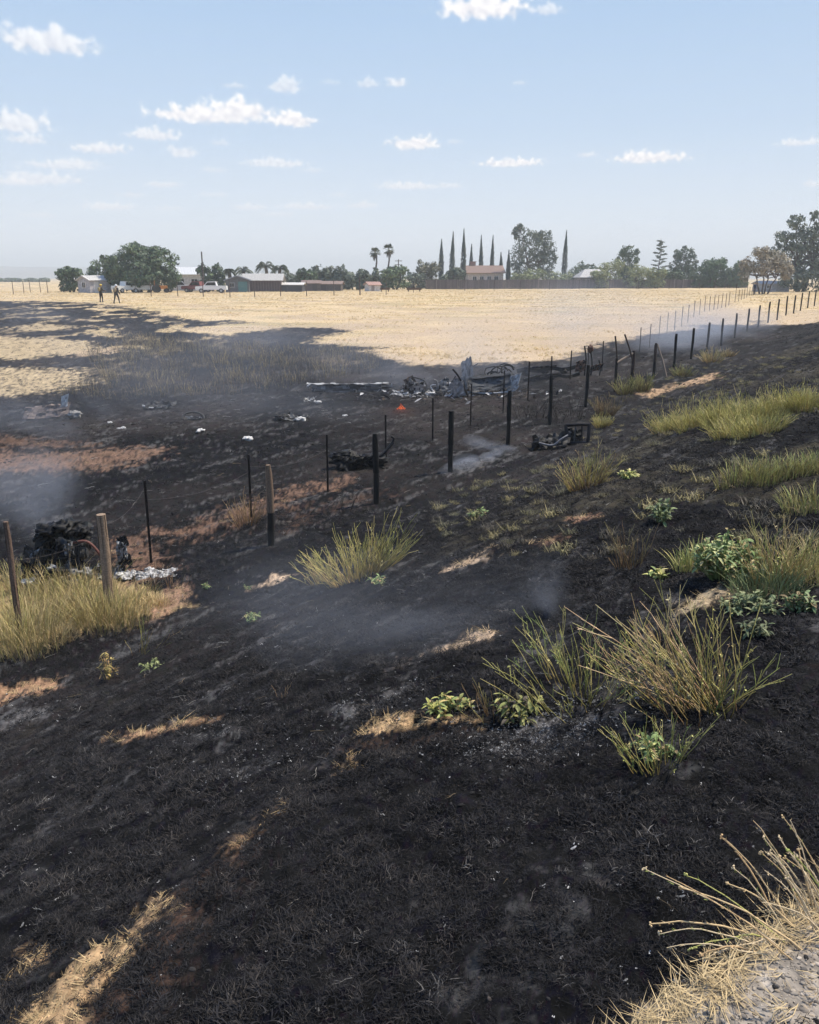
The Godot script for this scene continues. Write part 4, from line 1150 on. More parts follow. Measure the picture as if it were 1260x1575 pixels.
func make_far_fence() -> void:
	# weathered slat fence in front of the gardens
	var a := Vector2(3.429, -179.068)
	var b := Vector2(83.21, -209.028)
	var n := int(a.distance_to(b) / 2.4)
	var o := thing("slat_fence", "long weathered brownish grey slat fence in front of the far gardens", "fence", g(a.x, a.y))
	var turn := -atan2(b.y - a.y, b.x - a.x)
	for k in n:
		var p := a.lerp(b, (k + 0.5) / n)
		var q := a.lerp(b, float(k) / n)
		var pb := Build.new()
		var base := g(p.x, p.y) - o.position
		for s in 12:
			var tone := Color(0.145, 0.115, 0.112) * rf(0.8, 1.35)
			pb.box(Transform3D(Basis(Vector3.UP, turn), base + Basis(Vector3.UP, turn) * Vector3(-1.1 + s * 0.2, 0.95 + rf(-0.05, 0.08), 0.0)), Vector3(0.17, 2.0, 0.03), tone)
		part(pb, "slat_panel", M.wood, o, "stuff")
		var sb := Build.new()
		sb.bx(g(q.x, q.y, 0.9) - o.position + Basis(Vector3.UP, turn) * Vector3(0, 0, 0.08), Vector3(0.12, 2.4, 0.1), Color(0.30, 0.25, 0.23) * rf(0.7, 1.3), turn)
		part(sb, "post", M.wood, o)
	# stakes of the wire fence across the field in front of it
	var left := [-58.471, -125.142, -61.679, -135.628, -63.276, -141.554, -61.539, -141.554, -57.831, -135.628, -34.173, -112.125, -30.644, -112.125, -26.378, -108.365, -22.966, -108.365, -20.14, -110.213, -17.044, -112.125, -13.601, -112.125, -10.342, -116.154, -7.027, -120.482, -3.391, -122.768, 0.651, -141.554]
	var right := [10.351, -158.901, 16.226, -162.891, 21.763, -167.085, 28.248, -171.5, 35.218, -176.154, 42.576, -181.066, 49.365, -183.108, 56.916, -186.259, 65.491, -191.757, 73.376, -197.589, 79.258, -203.785]
	var ord := ["first", "second", "third", "fourth", "fifth", "sixth", "seventh", "eighth", "ninth", "tenth", "eleventh", "twelfth", "thirteenth", "fourteenth", "fifteenth", "sixteenth"]
	for k in left.size() / 2:
		stake("thin brown stake in the far straw, %s from the left edge of the view" % ord[k], left[2 * k], left[2 * k + 1], 2.0 if k != 13 else 2.3, 0.055 if k != 13 else 0.1)
	for k in right.size() / 2:
		stake("brown stake standing before the slat fence, %s of that line from the left" % ord[k], right[2 * k], right[2 * k + 1], 2.0, 0.07)
	var wire := Build.new()
	for line in 2:
		for q in [left, right]:
			for k in q.size() / 2 - 1:
				if q == left and k == 4:
					continue
				var p0 := g(q[2 * k], q[2 * k + 1], 0.7 + 0.6 * line)
				var p1 := g(q[2 * k + 2], q[2 * k + 3], 0.7 + 0.6 * line)
				wire.tube(PackedVector3Array([p0, p1]), PackedFloat32Array([0.006, 0.006]), 3, Color(0.12, 0.11, 0.1), false)
	var ws := part(wire, "fence_wire", M.steel, self)
	tag(ws, "thin wire strung between the far stakes across the straw field", "wire")

func stake(label: String, x: float, z: float, tall: float, r: float) -> void:
	var o := thing("fence_stake", label, "fence stake", g(x, z), 0.0, "stakes of the far field fence")
	var b := Build.new()
	b.tube(PackedVector3Array([Vector3(0, -0.3, 0), Vector3(rf(-0.05, 0.05), tall * rf(0.92, 1.06), rf(-0.05, 0.05))]), PackedFloat32Array([r, r * 0.85]), 6, Color(0.12, 0.085, 0.07) * rf(0.7, 1.3))
	part(b, "shaft", M.wood, o)

# ---------------------------------------------------------------- the two fence rows along the bank
func wood_post(label: String, x: float, z: float, tall: float, r: float, top: Color, foot: Color, burn: float, lean := 0.0) -> void:
	var o := thing("wooden_post", label, "fence post", g(x, z), rf(0, TAU), "round wooden posts of the front fence row")
	var cut := tall * burn
	for seg in 2:
		var y0 := -0.3 if seg == 0 else cut
		var y1 := cut if seg == 0 else tall
		if y1 - y0 < 0.05:
			continue
		var b := Build.new()
		var pts := PackedVector3Array()
		var rr := PackedFloat32Array()
		for k in 7:
			var y := lerpf(y0, y1, k / 6.0)
			pts.append(Vector3(lean * y + 0.006 * sin(y * 5.0 + x), y, 0.006 * cos(y * 4.0 + z)))
			rr.append(r * (1.0 - 0.06 * y) * (1.0 + 0.05 * sin(y * 9.0 + x * 3.0)) * (0.96 if seg == 0 and foot.r < 0.03 else 1.0))
		if seg == 1:                                     # a worn, slightly slanted top
			rr[6] *= rf(0.72, 0.95)
			pts[6] += Vector3(rf(-0.006, 0.006), 0, rf(-0.006, 0.006))
		b.tube(pts, rr, 12, foot if seg == 0 else top, true)
		if seg == 1:                                     # drying cracks along the wood
			for k in 5:
				var a := k * 1.3 + x
				b.beam(pts[0] + Vector3(cos(a), 0, sin(a)) * rr[0] * 0.985, pts[6] + Vector3(cos(a + 0.06), 0, sin(a + 0.06)) * rr[6] * 0.985, 0.006, 0.006, top * 0.3)
		part(b, "charred_foot" if seg == 0 else "shaft", M.wood if seg == 1 else M.burnt, o)

func steel_post(label: String, x: float, z: float, tall: float, col: Color, lean := 0.0) -> void:
	var o := thing("steel_post", label, "fence post", g(x, z), 0.5 + rf(-0.3, 0.3), "thin steel posts of the rear fence row")
	var b := Build.new()
	b.beam(Vector3(-lean * 0.3, -0.3, 0), Vector3(lean * tall, tall, 0), 0.044, 0.008, col)
	b.beam(Vector3(-lean * 0.3, -0.3, -0.02), Vector3(lean * tall, tall - 0.002, -0.02), 0.008, 0.034, col)
	part(b, "shaft", M.steel, o)
	var c := Build.new()
	for k in 12:
		c.bx(Vector3(lean * (0.25 + k * 0.08), 0.25 + k * (tall - 0.3) / 12.0, 0.009), Vector3(0.014, 0.018, 0.012), col)
	part(c, "studs", M.steel, o, "stuff")

func make_fences() -> void:
	var black := Color(0.012, 0.012, 0.013)
	var brown := Color(0.24, 0.165, 0.115)
	wood_post("thin brown post at the left edge of the view, in tall grass", -4.444, -8.627, 1.446, 0.034, Color(0.20, 0.135, 0.10), Color(0.13, 0.09, 0.07), 0.3)
	wood_post("thick unburnt brown post standing in the grass beside the engine wreck", -3.708, -9.443, 1.276, 0.060, Color(0.34, 0.245, 0.17), Color(0.26, 0.185, 0.13), 0.2)
	wood_post("brown post with a black charred foot, beside the dry bush", -2.125, -11.994, 1.28, 0.055, brown, black, 0.42, 0.01)
	var w := ["charred black post right behind the yellow green shrub", "charred black post left of the smoke patch, nearest right of the dark seat wreck", "charred black post leaning slightly, in front of the grey tail panel", "charred black post left of the twisted black frame", "charred black post at the right end of the burnt twigs", "charred post at the left end of the pale rail", "charred post at the right end of the pale rail", "dark post with a leaning brace against it"]
	var s := [-0.605, -14.39, 0.876, -17.078, 2.415, -19.82, 3.931, -22.721, 5.543, -25.688, 7.241, -28.93, 7.968, -29.524, 9.62, -32.541]
	var t := [1.304, 1.307, 1.343, 1.383, 1.309, 1.15, 1.35, 1.35]
	for k in 8:
		wood_post(w[k], s[2 * k], s[2 * k + 1], t[k], [0.058, 0.058, 0.055, 0.055, 0.055, 0.05, 0.065, 0.062][k], black if k < 6 else Color(0.06, 0.043, 0.036), black, 0.45, [-0.03, 0.012, -0.04, -0.015, 0.01, 0.03, -0.02, 0.015][k])
	var ord := ["first", "second", "third", "fourth", "fifth", "sixth", "seventh", "eighth", "ninth", "tenth", "eleventh", "twelfth", "thirteenth", "fourteenth", "fifteenth", "sixteenth", "seventeenth", "eighteenth", "nineteenth", "twentieth", "twenty first", "twenty second", "twenty third", "twenty fourth"]
	var far := [11.396, -35.684, 13.025, -38.388, 14.81, -41.465, 16.46, -44.053, 18.678, -48.012, 20.726, -51.424, 22.614, -54.41, 24.435, -57.266, 26.181, -59.901, 28.38, -63.497, 30.177, -66.202, 32.115, -69.28, 34.137, -72.373, 36.46, -76.051]
	for k in far.size() / 2:
		wood_post("dark burnt post of the front row, %s beyond the braced post" % ord[k], far[2 * k], far[2 * k + 1], rf(1.36, 1.46), 0.058, Color(0.022, 0.019, 0.019) if k < 9 else Color(0.05, 0.04, 0.035), black, 0.5, rf(-0.02, 0.02))
	# brace, rail and leaning sticks of the corner
	for e in [["post_brace", "pale brown brace leaning against the dark post", Vector2(10.151, -32.516), 0.0, Vector2(9.831, -33.098), 1.25, 0.045, "brace"],
			["fence_rail", "pale horizontal rail between two short charred posts", Vector2(7.241, -28.93), 1.0, Vector2(7.968, -29.524), 1.28, 0.04, "rail"],
			["leaning_stick", "thin stick leaning left above the pale rail", Vector2(7.199, -29.237), 1.9, Vector2(7.337, -29.233), 0.9, 0.03, "stick"],
			["leaning_stick", "thin stick leaning left against the post at the rail's right end", Vector2(7.521, -29.227), 1.95, Vector2(7.882, -29.371), 1.1, 0.03, "stick"]]:
		var p: Vector3 = g(e[2].x, e[2].y, e[3])
		var b := Build.new()
		var q: Vector3 = g(e[4].x, e[4].y, e[5]) - p
		b.tube(PackedVector3Array([Vector3(0, -0.1 if e[3] == 0.0 else 0.0, 0), q * 0.5 + Vector3(0.01, 0.01, 0), q]), PackedFloat32Array([e[6], e[6] * 0.95, e[6] * 0.85]), 8, Color(0.24, 0.19, 0.15) if e[0] != "leaning_stick" else Color(0.07, 0.05, 0.042))
		var o := part(b, numbered(e[0]), M.wood, self)
		o.position = p
		tag(o, e[1], e[7])
	var near := [-3.745, -11.22, -2.747, -13.672, -1.585, -15.478, -0.525, -17.958, 0.589, -20.304, 1.684, -22.345, 2.82, -24.54, 3.905, -27.002, 5.189, -30.242, 6.19, -31.754, 7.208, -33.398, 8.004, -34.366]
	var nh := [1.226, 1.097, 1.142, 1.064, 1.08, 1.164, 1.253, 1.266, 1.1, 1.1, 1.1, 1.2]
	var nw := ["right of the thick unburnt post", "behind the dry bush", "left of the dark seat wreck", "right of the dark seat wreck", "below the small flame", "below the crumpled fuselage", "in front of the tail panel", "behind the leaning charred post", "at the near end of the long beams", "along the long beams", "beside the reddish twisted frame", "right of the reddish twisted frame"]
	for k in 12:
		steel_post("thin black steel post %s" % nw[k], near[2 * k], near[2 * k + 1], nh[k], Color(0.02, 0.018, 0.018), rf(-0.012, 0.012))
	var rear := [11.465, -41.428, 12.427, -43.136, 14.688, -49.183, 15.605, -50.712, 16.758, -52.986, 17.825, -54.994, 19.292, -58.211, 21.111, -62.486, 22.648, -65.755, 24.32, -69.516, 24.997, -70.303, 25.985, -72.02, 26.639, -72.913, 27.316, -73.846, 28.017, -74.823, 29.556, -78.177, 32.981, -85.672, 34.606, -88.945, 36.938, -94.141, 39.518, -99.976, 42.437, -106.577, 45.765, -114.104, 49.596, -122.768, 52.971, -130.175]
	for k in rear.size() / 2:
		steel_post("thin rusty brown steel post of the rear row, %s from the smoke end" % ord[k], rear[2 * k], rear[2 * k + 1], rf(1.15, 1.3) if k != 16 else 1.7, Color(0.085, 0.055, 0.045) if k > 2 else Color(0.05, 0.04, 0.038), rf(-0.015, 0.015))
	# what is left of the wires
	var wires := [[Vector2(-3.708, -9.443), 1.15, Vector2(-3.745, -11.22), 1.12, 0.12, "wire sagging from the thick unburnt post to the steel post right of it"],
		[Vector2(-3.745, -11.22), 0.95, Vector2(-2.747, -13.672), 0.8, 0.12, "wire sagging between the steel post and the dry bush"],
		[Vector2(-3.708, -9.443), 0.75, Vector2(-2.125, -11.994), 0.95, 0.2, "long wire between the thick unburnt post and the half charred post"],
		[Vector2(-4.444, -8.627), 1.0, Vector2(-3.708, -9.443), 1.05, 0.08, "short wire above the tall grass at the left edge"],
		[Vector2(-2.747, -13.672), 0.9, Vector2(-1.585, -15.478), 0.85, 0.12, "loose wire right of the dry bush"]]
	for e in wires:
		var p: Vector3 = g(e[0].x, e[0].y, e[1])
		var q: Vector3 = g(e[2].x, e[2].y, e[3]) - p
		var pts := PackedVector3Array()
		var rr := PackedFloat32Array()
		for k in 9:
			var f := k / 8.0
			pts.append(q * f - Vector3(0, e[4] * 4.0 * f * (1.0 - f), 0))
			rr.append(0.0017)
		var b := Build.new()
		b.tube(pts, rr, 4, Color(0.10, 0.09, 0.085))
		var o := part(b, numbered("fence_wire"), M.steel, self)
		o.position = p
		tag(o, e[5], "wire")
	# rusty wires that hold the rear row together
	for line in 2:
		var b := Build.new()
		var base := g(rear[0], rear[1])
		for k in rear.size() / 2 - 1:
			b.tube(PackedVector3Array([g(rear[2 * k], rear[2 * k + 1], 0.55 + 0.5 * line) - base, g(rear[2 * k + 2], rear[2 * k + 3], 0.55 + 0.5 * line) - base]), PackedFloat32Array([0.006, 0.006]), 3, Color(0.14, 0.08, 0.055), false)
		var o := part(b, numbered("fence_wire"), M.steel, self)
		o.position = base
		tag(o, ["lower", "upper"][line] + " rusty wire along the rear row of steel posts", "wire")

# ---------------------------------------------------------------- wreckage
func crumple(at: Vector3, u: Vector3, v_: Vector3, amp: float, seed_: int, curl := 0.0) -> Callable:
	var nz := FastNoiseLite.new()
	nz.seed = seed_
	nz.frequency = 0.9
	var m := u.cross(v_).normalized()
	return func(a: float, b: float) -> Vector3:
		var fold := absf(nz.get_noise_2d(a * 2.2, b * 2.2)) * 2.0 - 0.4 + 0.5 * nz.get_noise_2d(a * 6.0 + 50.0, b * 6.0)
		var rag := 0.12 * nz.get_noise_2d(a * 5.0 + 9.0, 20.0 if b < 0.5 else 60.0)
		return at + u * (a - 0.5) * (1.0 + rag) + v_ * (b - 0.5 + rag) + m * (fold * amp + curl * (a - 0.5) * (a - 0.5) * 4.0)

func plate(o: Node3D, called: String, at: Vector3, u: Vector3, v_: Vector3, amp: float, col: Color, spots: Color, m: Material, nu := 12, nv := 8, curl := 0.0) -> void:
	var b := Build.new()
	b.sheet(nu, nv, crumple(at, u, v_, amp, rng.randi() % 9999, curl), 0.008, col, spots, rng.randi() % 999)
	part(b, called, m, o)

func pipe(o: Node3D, called: String, pts: Array, r: float, col: Color, m: Material, sides := 7) -> void:
	var smooth := PackedVector3Array()
	var rr := PackedFloat32Array()
	for k in pts.size() - 1:
		var p0: Vector3 = pts[maxi(k - 1, 0)]
		var p3: Vector3 = pts[mini(k + 2, pts.size() - 1)]
		for s in 5:
			smooth.append(pts[k].cubic_interpolate(pts[k + 1], p0, p3, s / 5.0))
			rr.append(r)
	smooth.append(pts[-1])
	rr.append(r)
	var b := Build.new()
	b.tube(smooth, rr, sides, col)
	part(b, called, m, o)

func lump(o: Node3D, called: String, at: Vector3, rad: Vector3, rough: float, col: Color, m: Material, turn := 0.0) -> void:
	var b := Build.new()
	b.blob(at, rad, rough, rng.randi() % 9999, col, 14, 20, Basis(Vector3.UP, turn))
	part(b, called, m, o)

func wreck(called: String, label: String, category: String, x: float, z: float, turn := 0.0) -> Node3D:
	return thing(called, label, category, g(x, z), turn, "aircraft wreckage scattered over the burnt ground")

func make_wreck() -> void:
	var soot := Color(0.011, 0.011, 0.012)
	var dull := Color(0.27, 0.27, 0.275)
	var bright := Color(0.58, 0.58, 0.58)
	var ash := Color(0.62, 0.61, 0.60)
	var rust := Color(0.17, 0.085, 0.055)
	var skin := Color(0.27, 0.285, 0.31)
	# --- the long wing spar at the left of the main wreck
	var a := Vector2(-3.557, -29.162)
	var b := Vector2(-0.65, -29.341)
	var o := wreck("wing_spar", "long burnt wing piece with a whitish top, lying left of the crumpled fuselage", "wing", a.x, a.y)
	var along := g(b.x, b.y) - o.position
	var across := along.cross(Vector3.UP).normalized()
	plate(o, "upper_skin", along * 0.5 + Vector3(0, 0.24, 0), along, across * 0.36, 0.10, bright, soot * 2.0, M.ash, 26, 5, -0.02)
	plate(o, "front_web", along * 0.5 + Vector3(0, 0.1, 0) - across * 0.16, along * 0.98, Vector3(0, 0.22, 0), 0.03, soot * 2.5, ash, M.burnt, 26, 4)
	plate(o, "rear_web", along * 0.45 + Vector3(0, 0.1, 0) + across * 0.16, along * 0.85, Vector3(0, 0.24, 0), 0.04, soot * 2.0, dull, M.burnt, 20, 4)
	for k in 5:
		plate(o, "rib", along * (0.08 + 0.2 * k) + Vector3(0, 0.13, 0), across * 0.34, Vector3(0, 0.2, 0), 0.02, soot * 3.0, ash, M.burnt, 4, 4)
	pipe(o, "tip_tube", [along * 0.0 + Vector3(0, 0.16, 0), along * -0.02 + Vector3(0, 0.2, 0.05), along * 0.03 + Vector3(0, 0.28, 0)], 0.03, bright, M.alloy)
	# --- crumpled fuselage
	o = wreck("crumpled_fuselage", "heap of crumpled whitish fuselage metal at the middle of the main wreck", "fuselage", 0.721, -28.435)
	for k in 11:
		var c := Vector3(rf(-0.75, 0.75), rf(0.12, 0.5), rf(-0.3, 0.3))
		c.y *= 1.0 - absf(c.x) * 0.6
		var u := Vector3(rf(-1, 1), rf(-0.4, 0.9), rf(-0.5, 0.5)).normalized() * rf(0.35, 0.75)
		var w := u.cross(Vector3(rf(-0.4, 0.4), rf(-0.3, 0.3), 1)).normalized() * rf(0.22, 0.42)
		plate(o, "skin_panel", c, u, w, 0.09, [dull, ash, soot * 3.0, Color(0.22, 0.17, 0.14)][k % 4], soot * 2.0 if k % 4 != 2 else ash, M.alloy if k % 2 else M.ash, 9, 7)
	for k in 6:
		var x := rf(-0.7, 0.7)
		pipe(o, "frame_tube", [Vector3(x, 0.0, rf(-0.2, 0.3)), Vector3(x + rf(-0.2, 0.2), rf(0.25, 0.5), 0), Vector3(x + rf(-0.5, 0.5), rf(0.3, 0.75), rf(-0.2, 0.2))], 0.022, [soot * 2.0, dull, ash][k % 3], M.burnt)
	for k in 7:
		lump(o, "melted_lump", Vector3(rf(-0.9, 1.0), 0.05, rf(0.1, 0.6)), Vector3(rf(0.08, 0.2), rf(0.04, 0.09), rf(0.08, 0.15)), 0.5, [ash, Color(0.3, 0.29, 0.28), soot * 2.0][k % 3], M.ash)
	for k in 16:
		var x := rf(-1.3, 1.3)
		var z := rf(-0.1, 0.9)
		plate(o, "torn_strip", Vector3(x, rf(0.03, 0.1), z), Vector3(rf(-1, 1), rf(-0.15, 0.15), rf(-0.5, 0.5)).normalized() * rf(0.15, 0.55), Vector3(0, rf(0.02, 0.06), -rf(0.04, 0.12)), 0.03, [ash, bright, dull, soot * 3.0][k % 4], soot * 3.0, M.ash, 8, 3)
	# --- fin
	o = wreck("tail_fin", "upright torn pale grey fin with a dark strut, right of the crumpled heap", "tail fin", 1.738, -27.711, 0.25)
	plate(o, "fin_skin", Vector3(0, 0.32, 0), Vector3(0.42, 0.1, 0), Vector3(-0.16, 0.66, 0.05), 0.06, Color(0.38, 0.39, 0.41), soot * 3.0, M.alloy, 8, 12)
	plate(o, "torn_flap", Vector3(-0.18, 0.28, 0.1), Vector3(0.4, 0.1, 0.2), Vector3(-0.1, 0.5, 0.12), 0.08, Color(0.32, 0.33, 0.35), ash, M.alloy, 8, 8)
	pipe(o, "strut", [Vector3(-0.32, 0.95, 0.05), Vector3(-0.1, 0.66, 0.12), Vector3(0.2, 0.04, 0.16)], 0.035, soot, M.burnt)
	# --- tail panel
	o = wreck("tail_wreck", "broad smooth blue grey body panel lying right of the fin", "body panel", 2.735, -28.275, 0.1)
	plate(o, "side_skin", Vector3(-0.02, 0.36, 0), Vector3(1.5, 0.12, -0.1), Vector3(-0.04, 0.42, -0.25), 0.03, skin * 0.42, soot * 3.0, M.alloy, 16, 10, 0.12)
	plate(o, "end_skin", Vector3(0.86, 0.42, 0.06), Vector3(0.34, 0.12, 0.12), Vector3(0.12, 0.5, 0.0), 0.03, Color(0.60, 0.61, 0.63), dull, M.alloy, 8, 10, 0.06)
	plate(o, "top_lip", Vector3(0.1, 0.62, -0.18), Vector3(1.5, 0.14, -0.1), Vector3(0, 0.04, -0.3), 0.03, soot * 2.0, soot * 4.0, M.burnt, 16, 4)
	pipe(o, "edge_tube", [Vector3(-0.8, 0.1, 0.1), Vector3(0, 0.05, 0.14), Vector3(0.8, 0.12, 0.14), Vector3(1.0, 0.3, 0.16)], 0.025, Color(0.45, 0.47, 0.5), M.alloy)
	# --- tangled tubes behind the panel
	o = wreck("tangled_tubes", "dark looped tangle of burnt tubes behind the tail panel", "metal tubes", 3.338, -30.607)
	for k in 7:
		var c := Vector3(rf(-0.25, 0.3), rf(0.35, 0.6), rf(-0.1, 0.1))
		var r := rf(0.16, 0.34)
		var pts := []
		for m in 8:
			var t := rf(0, 0.5) + TAU * m / 8.0 * 0.8
			pts.append(c + Vector3(cos(t) * r, sin(t) * r * 0.7, 0.12 * sin(t * 2.0 + k)))
		pipe(o, "looped_tube", pts, rf(0.016, 0.035), soot * rf(1.0, 2.5), M.burnt)
	for k in 3:
		pipe(o, "support_tube", [Vector3(-0.3 + 0.3 * k, -0.05, 0.05), Vector3(-0.2 + 0.25 * k, 0.4, 0)], 0.025, soot, M.burnt)
	o = wreck("torn_flap", "pale torn flap standing behind the fin in the smoke", "metal flap", 2.175, -31.301)
	plate(o, "skin", Vector3(0, 0.5, 0), Vector3(0.4, 0.25, 0.1), Vector3(-0.1, 0.75, 0), 0.1, Color(0.36, 0.36, 0.38), soot * 3.0, M.alloy, 8, 8)
	pipe(o, "bent_tube", [Vector3(0.1, 0, 0), Vector3(0.2, 0.55, 0), Vector3(0.42, 0.72, 0.05)], 0.025, dull, M.alloy)
	# --- long beams
	for e in [[Vector2(4.303, -33.092), Vector2(6.723, -33.61), 0.20, 0.16, "upper one of two long dark burnt beams right of the tail panel"], [Vector2(4.369, -31.444), Vector2(6.656, -32.467), 0.08, 0.12, "lower one of two long dark burnt beams right of the tail panel"]]:
		o = wreck("burnt_beam", e[4], "beam", e[0].x, e[0].y)
		var d: Vector3 = g(e[1].x, e[1].y) - o.position
		var bb := Build.new()
		for k in 8:
			var p0 := d * (k / 8.0) + Vector3(0, e[2] + 0.05 * sin(k * 1.7), 0.03 * sin(k * 2.3))
			var p1 := d * ((k + 1.02) / 8.0) + Vector3(0, e[2] + 0.05 * sin((k + 1) * 1.7), 0.03 * sin((k + 1) * 2.3))
			bb.beam(p0, p1, 0.12, e[3], soot * (1.2 + 0.3 * (k % 3)))
		part(bb, "spar", M.burnt, o)
		plate(o, "torn_skin", d * 0.4 + Vector3(0, e[2] + 0.1, 0.06), d * 0.5, Vector3(0.0, 0.1, 0.3), 0.05, soot * 2.0, dull, M.burnt, 14, 4)
		for k in 3:
			lump(o, "foot_debris", d * (0.15 + 0.33 * k) + Vector3(0, e[2] * 0.4, 0), Vector3(0.14, maxf(e[2] * 0.5, 0.06), 0.12), 0.4, soot * 1.6, M.burnt)
	# --- reddish twisted frame
	o = wreck("twisted_frame", "reddish rusty twisted frame at the right end of the main wreck", "metal frame", 7.077, -33.017)
	plate(o, "rusty_skin", Vector3(-0.25, 0.34, 0), Vector3(0.4, 0.1, 0.1), Vector3(0.05, 0.45, 0), 0.12, rust, soot * 2.0, M.burnt, 8, 10)
	plate(o, "side_skin", Vector3(0.35, 0.3, 0.1), Vector3(0.45, 0.1, 0.1), Vector3(0.1, 0.28, 0.1), 0.1, soot * 3.0, rust, M.burnt, 8, 8)
	for e in [[-0.1, 1.15], [0.15, 0.95], [0.5, 0.6]]:
		pipe(o, "upright_tube", [Vector3(e[0], -0.05, 0.1), Vector3(e[0] + 0.05, e[1] * 0.5, 0), Vector3(e[0] - 0.05, e[1], 0.05)], 0.03, soot * 1.5, M.burnt)
	lump(o, "knuckle", Vector3(0.1, 1.05, 0.03), Vector3(0.11, 0.14, 0.1), 0.4, rust, M.burnt)
	# --- dark seat shaped piece with a strut
	o = wreck("seat_wreck", "rounded black burnt seat shell lying behind the post, a strut rising to its right", "seat wreck", -1.199, -17.571, 0.05)
	var base := o.position
	lump(o, "seat_shell", Vector3(-0.16, 0.14, 0), Vector3(0.36, 0.20, 0.3), 0.5, soot, M.burnt)
	lump(o, "seat_back", Vector3(0.42, 0.15, -0.05), Vector3(0.30, 0.15, 0.24), 0.5, soot, M.burnt)
	for k in 6:
		plate(o, "torn_cover", Vector3(rf(-0.4, 0.5), rf(0.12, 0.3), rf(0.05, 0.25)), Vector3(rf(0.2, 0.4), rf(-0.1, 0.1), 0), Vector3(rf(-0.1, 0.1), rf(0.08, 0.2), rf(-0.1, 0.1)), 0.07, soot * rf(0.7, 2.0), soot, M.burnt, 7, 6)
	plate(o, "pale_strap", Vector3(0.17, 0.18, 0.12), Vector3(0.14, 0.03, 0.05), Vector3(-0.02, 0.26, -0.16), 0.04, Color(0.09, 0.08, 0.08), soot * 2.0, M.burnt, 4, 8)
	pipe(o, "strut", [Vector3(0.3, 0.12, 0.1), Vector3(0.62, 0.30, 0), Vector3(0.84, 0.52, -0.1)], 0.035, soot, M.burnt)
	pipe(o, "strut_fork", [Vector3(0.78, 0.46, -0.08), Vector3(0.86, 0.60, -0.1), Vector3(0.80, 0.66, -0.1)], 0.025, soot, M.burnt)
	# --- twisted black frame
	o = wreck("metal_wreck", "twisted black metal frame with a crumpled end, right of the charred posts", "metal frame", 3.737, -19.459, -0.1)
	var f := [Vector3(0.08, 0.05, 0), Vector3(0.02, 0.48, -0.12), Vector3(0.58, 0.52, -0.1), Vector3(0.55, 0.08, 0.02)]
	for k in 4:
		pipe(o, "frame_bar", [f[k], f[k].lerp(f[(k + 1) % 4], 0.5) + Vector3(0, 0.015, 0.02), f[(k + 1) % 4]], 0.045, soot, M.burnt)
	plate(o, "hanging_cover", Vector3(0.22, 0.22, -0.09), Vector3(0.36, -0.04, 0.02), Vector3(0.02, 0.36, -0.06), 0.07, soot, soot * 2.0, M.burnt, 8, 8)
	pipe(o, "cross_bar", [Vector3(0.22, 0.07, 0), Vector3(0.26, 0.5, -0.1)], 0.018, Color(0.10, 0.10, 0.10), M.steel)
	pipe(o, "cross_bar", [Vector3(0.42, 0.07, 0), Vector3(0.40, 0.5, -0.1)], 0.018, soot, M.burnt)
	plate(o, "crumpled_skin", Vector3(-0.32, 0.12, 0.05), Vector3(0.9, 0.2, 0.1), Vector3(0.1, 0.22, -0.42), 0.16, soot, Color(0.06, 0.06, 0.065), M.burnt, 12, 8)
	pipe(o, "bent_strip", [Vector3(-0.62, 0.1, 0.2), Vector3(-0.3, 0.06, 0.26), Vector3(-0.1, 0.2, 0.2), Vector3(0.06, 0.28, 0.1)], 0.025, Color(0.16, 0.16, 0.17), M.steel)
	lump(o, "charred_lump", Vector3(-0.55, 0.08, 0), Vector3(0.16, 0.11, 0.14), 0.4, soot, M.burnt)
	# --- scattered single pieces
	o = wreck("skin_scrap", "dark curled sheet with a pale edge, lying in the middle of the burnt field", "metal sheet", -7.769, -25.395)
	plate(o, "sheet", Vector3(0, 0.12, 0), Vector3(0.9, 0.02, 0), Vector3(0.05, 0.12, -0.4), 0.10, soot, Color(0.12, 0.12, 0.12), M.burnt, 14, 8)
	pipe(o, "pale_edge", [Vector3(-0.5, 0.12, 0.1), Vector3(-0.2, 0.05, 0.16), Vector3(0.1, 0.08, 0.16)], 0.025, bright, M.alloy)
	o = wreck("hoop_scrap", "thin bent hoop lying right of the dark curled sheet", "metal hoop", -6.215, -23.404)
	pipe(o, "hoop", [Vector3(-0.3, 0.02, 0.1), Vector3(-0.25, 0.14, 0), Vector3(0, 0.2, -0.05), Vector3(0.25, 0.14, 0), Vector3(0.32, 0.02, 0.05)], 0.025, Color(0.09, 0.09, 0.09), M.burnt)
	plate(o, "torn_skin", Vector3(0.0, 0.05, 0.05), Vector3(0.5, 0, 0.1), Vector3(0, 0.06, -0.2), 0.05, soot * 1.5, dull, M.burnt, 6, 4)
	o = wreck("skin_scrap", "long dark crumpled scrap with a white patch, left of the wing piece", "metal sheet", -3.249, -23.338, 0.1)
	plate(o, "sheet", Vector3(-0.12, 0.10, 0), Vector3(0.95, -0.06, 0.05), Vector3(0.05, 0.12, -0.35), 0.11, soot, Color(0.2, 0.2, 0.2), M.burnt, 14, 8)
	lump(o, "white_lump", Vector3(0.12, 0.07, 0.14), Vector3(0.14, 0.07, 0.1), 0.6, ash, M.ash)
	lump(o, "dark_lump", Vector3(-0.4, 0.1, 0), Vector3(0.18, 0.1, 0.15), 0.4, soot, M.burnt)
	o = wreck("skin_scrap", "small dark scrap with a white corner, just below the left end of the wing piece", "metal sheet", -3.237, -26.612)
	plate(o, "sheet", Vector3(0, 0.08, 0), Vector3(0.4, 0.02, 0), Vector3(0, 0.12, -0.25), 0.08, soot, ash, M.burnt, 8, 6)
	lump(o, "white_lump", Vector3(0.3, 0.04, 0.25), Vector3(0.09, 0.04, 0.07), 0.5, ash, M.ash)
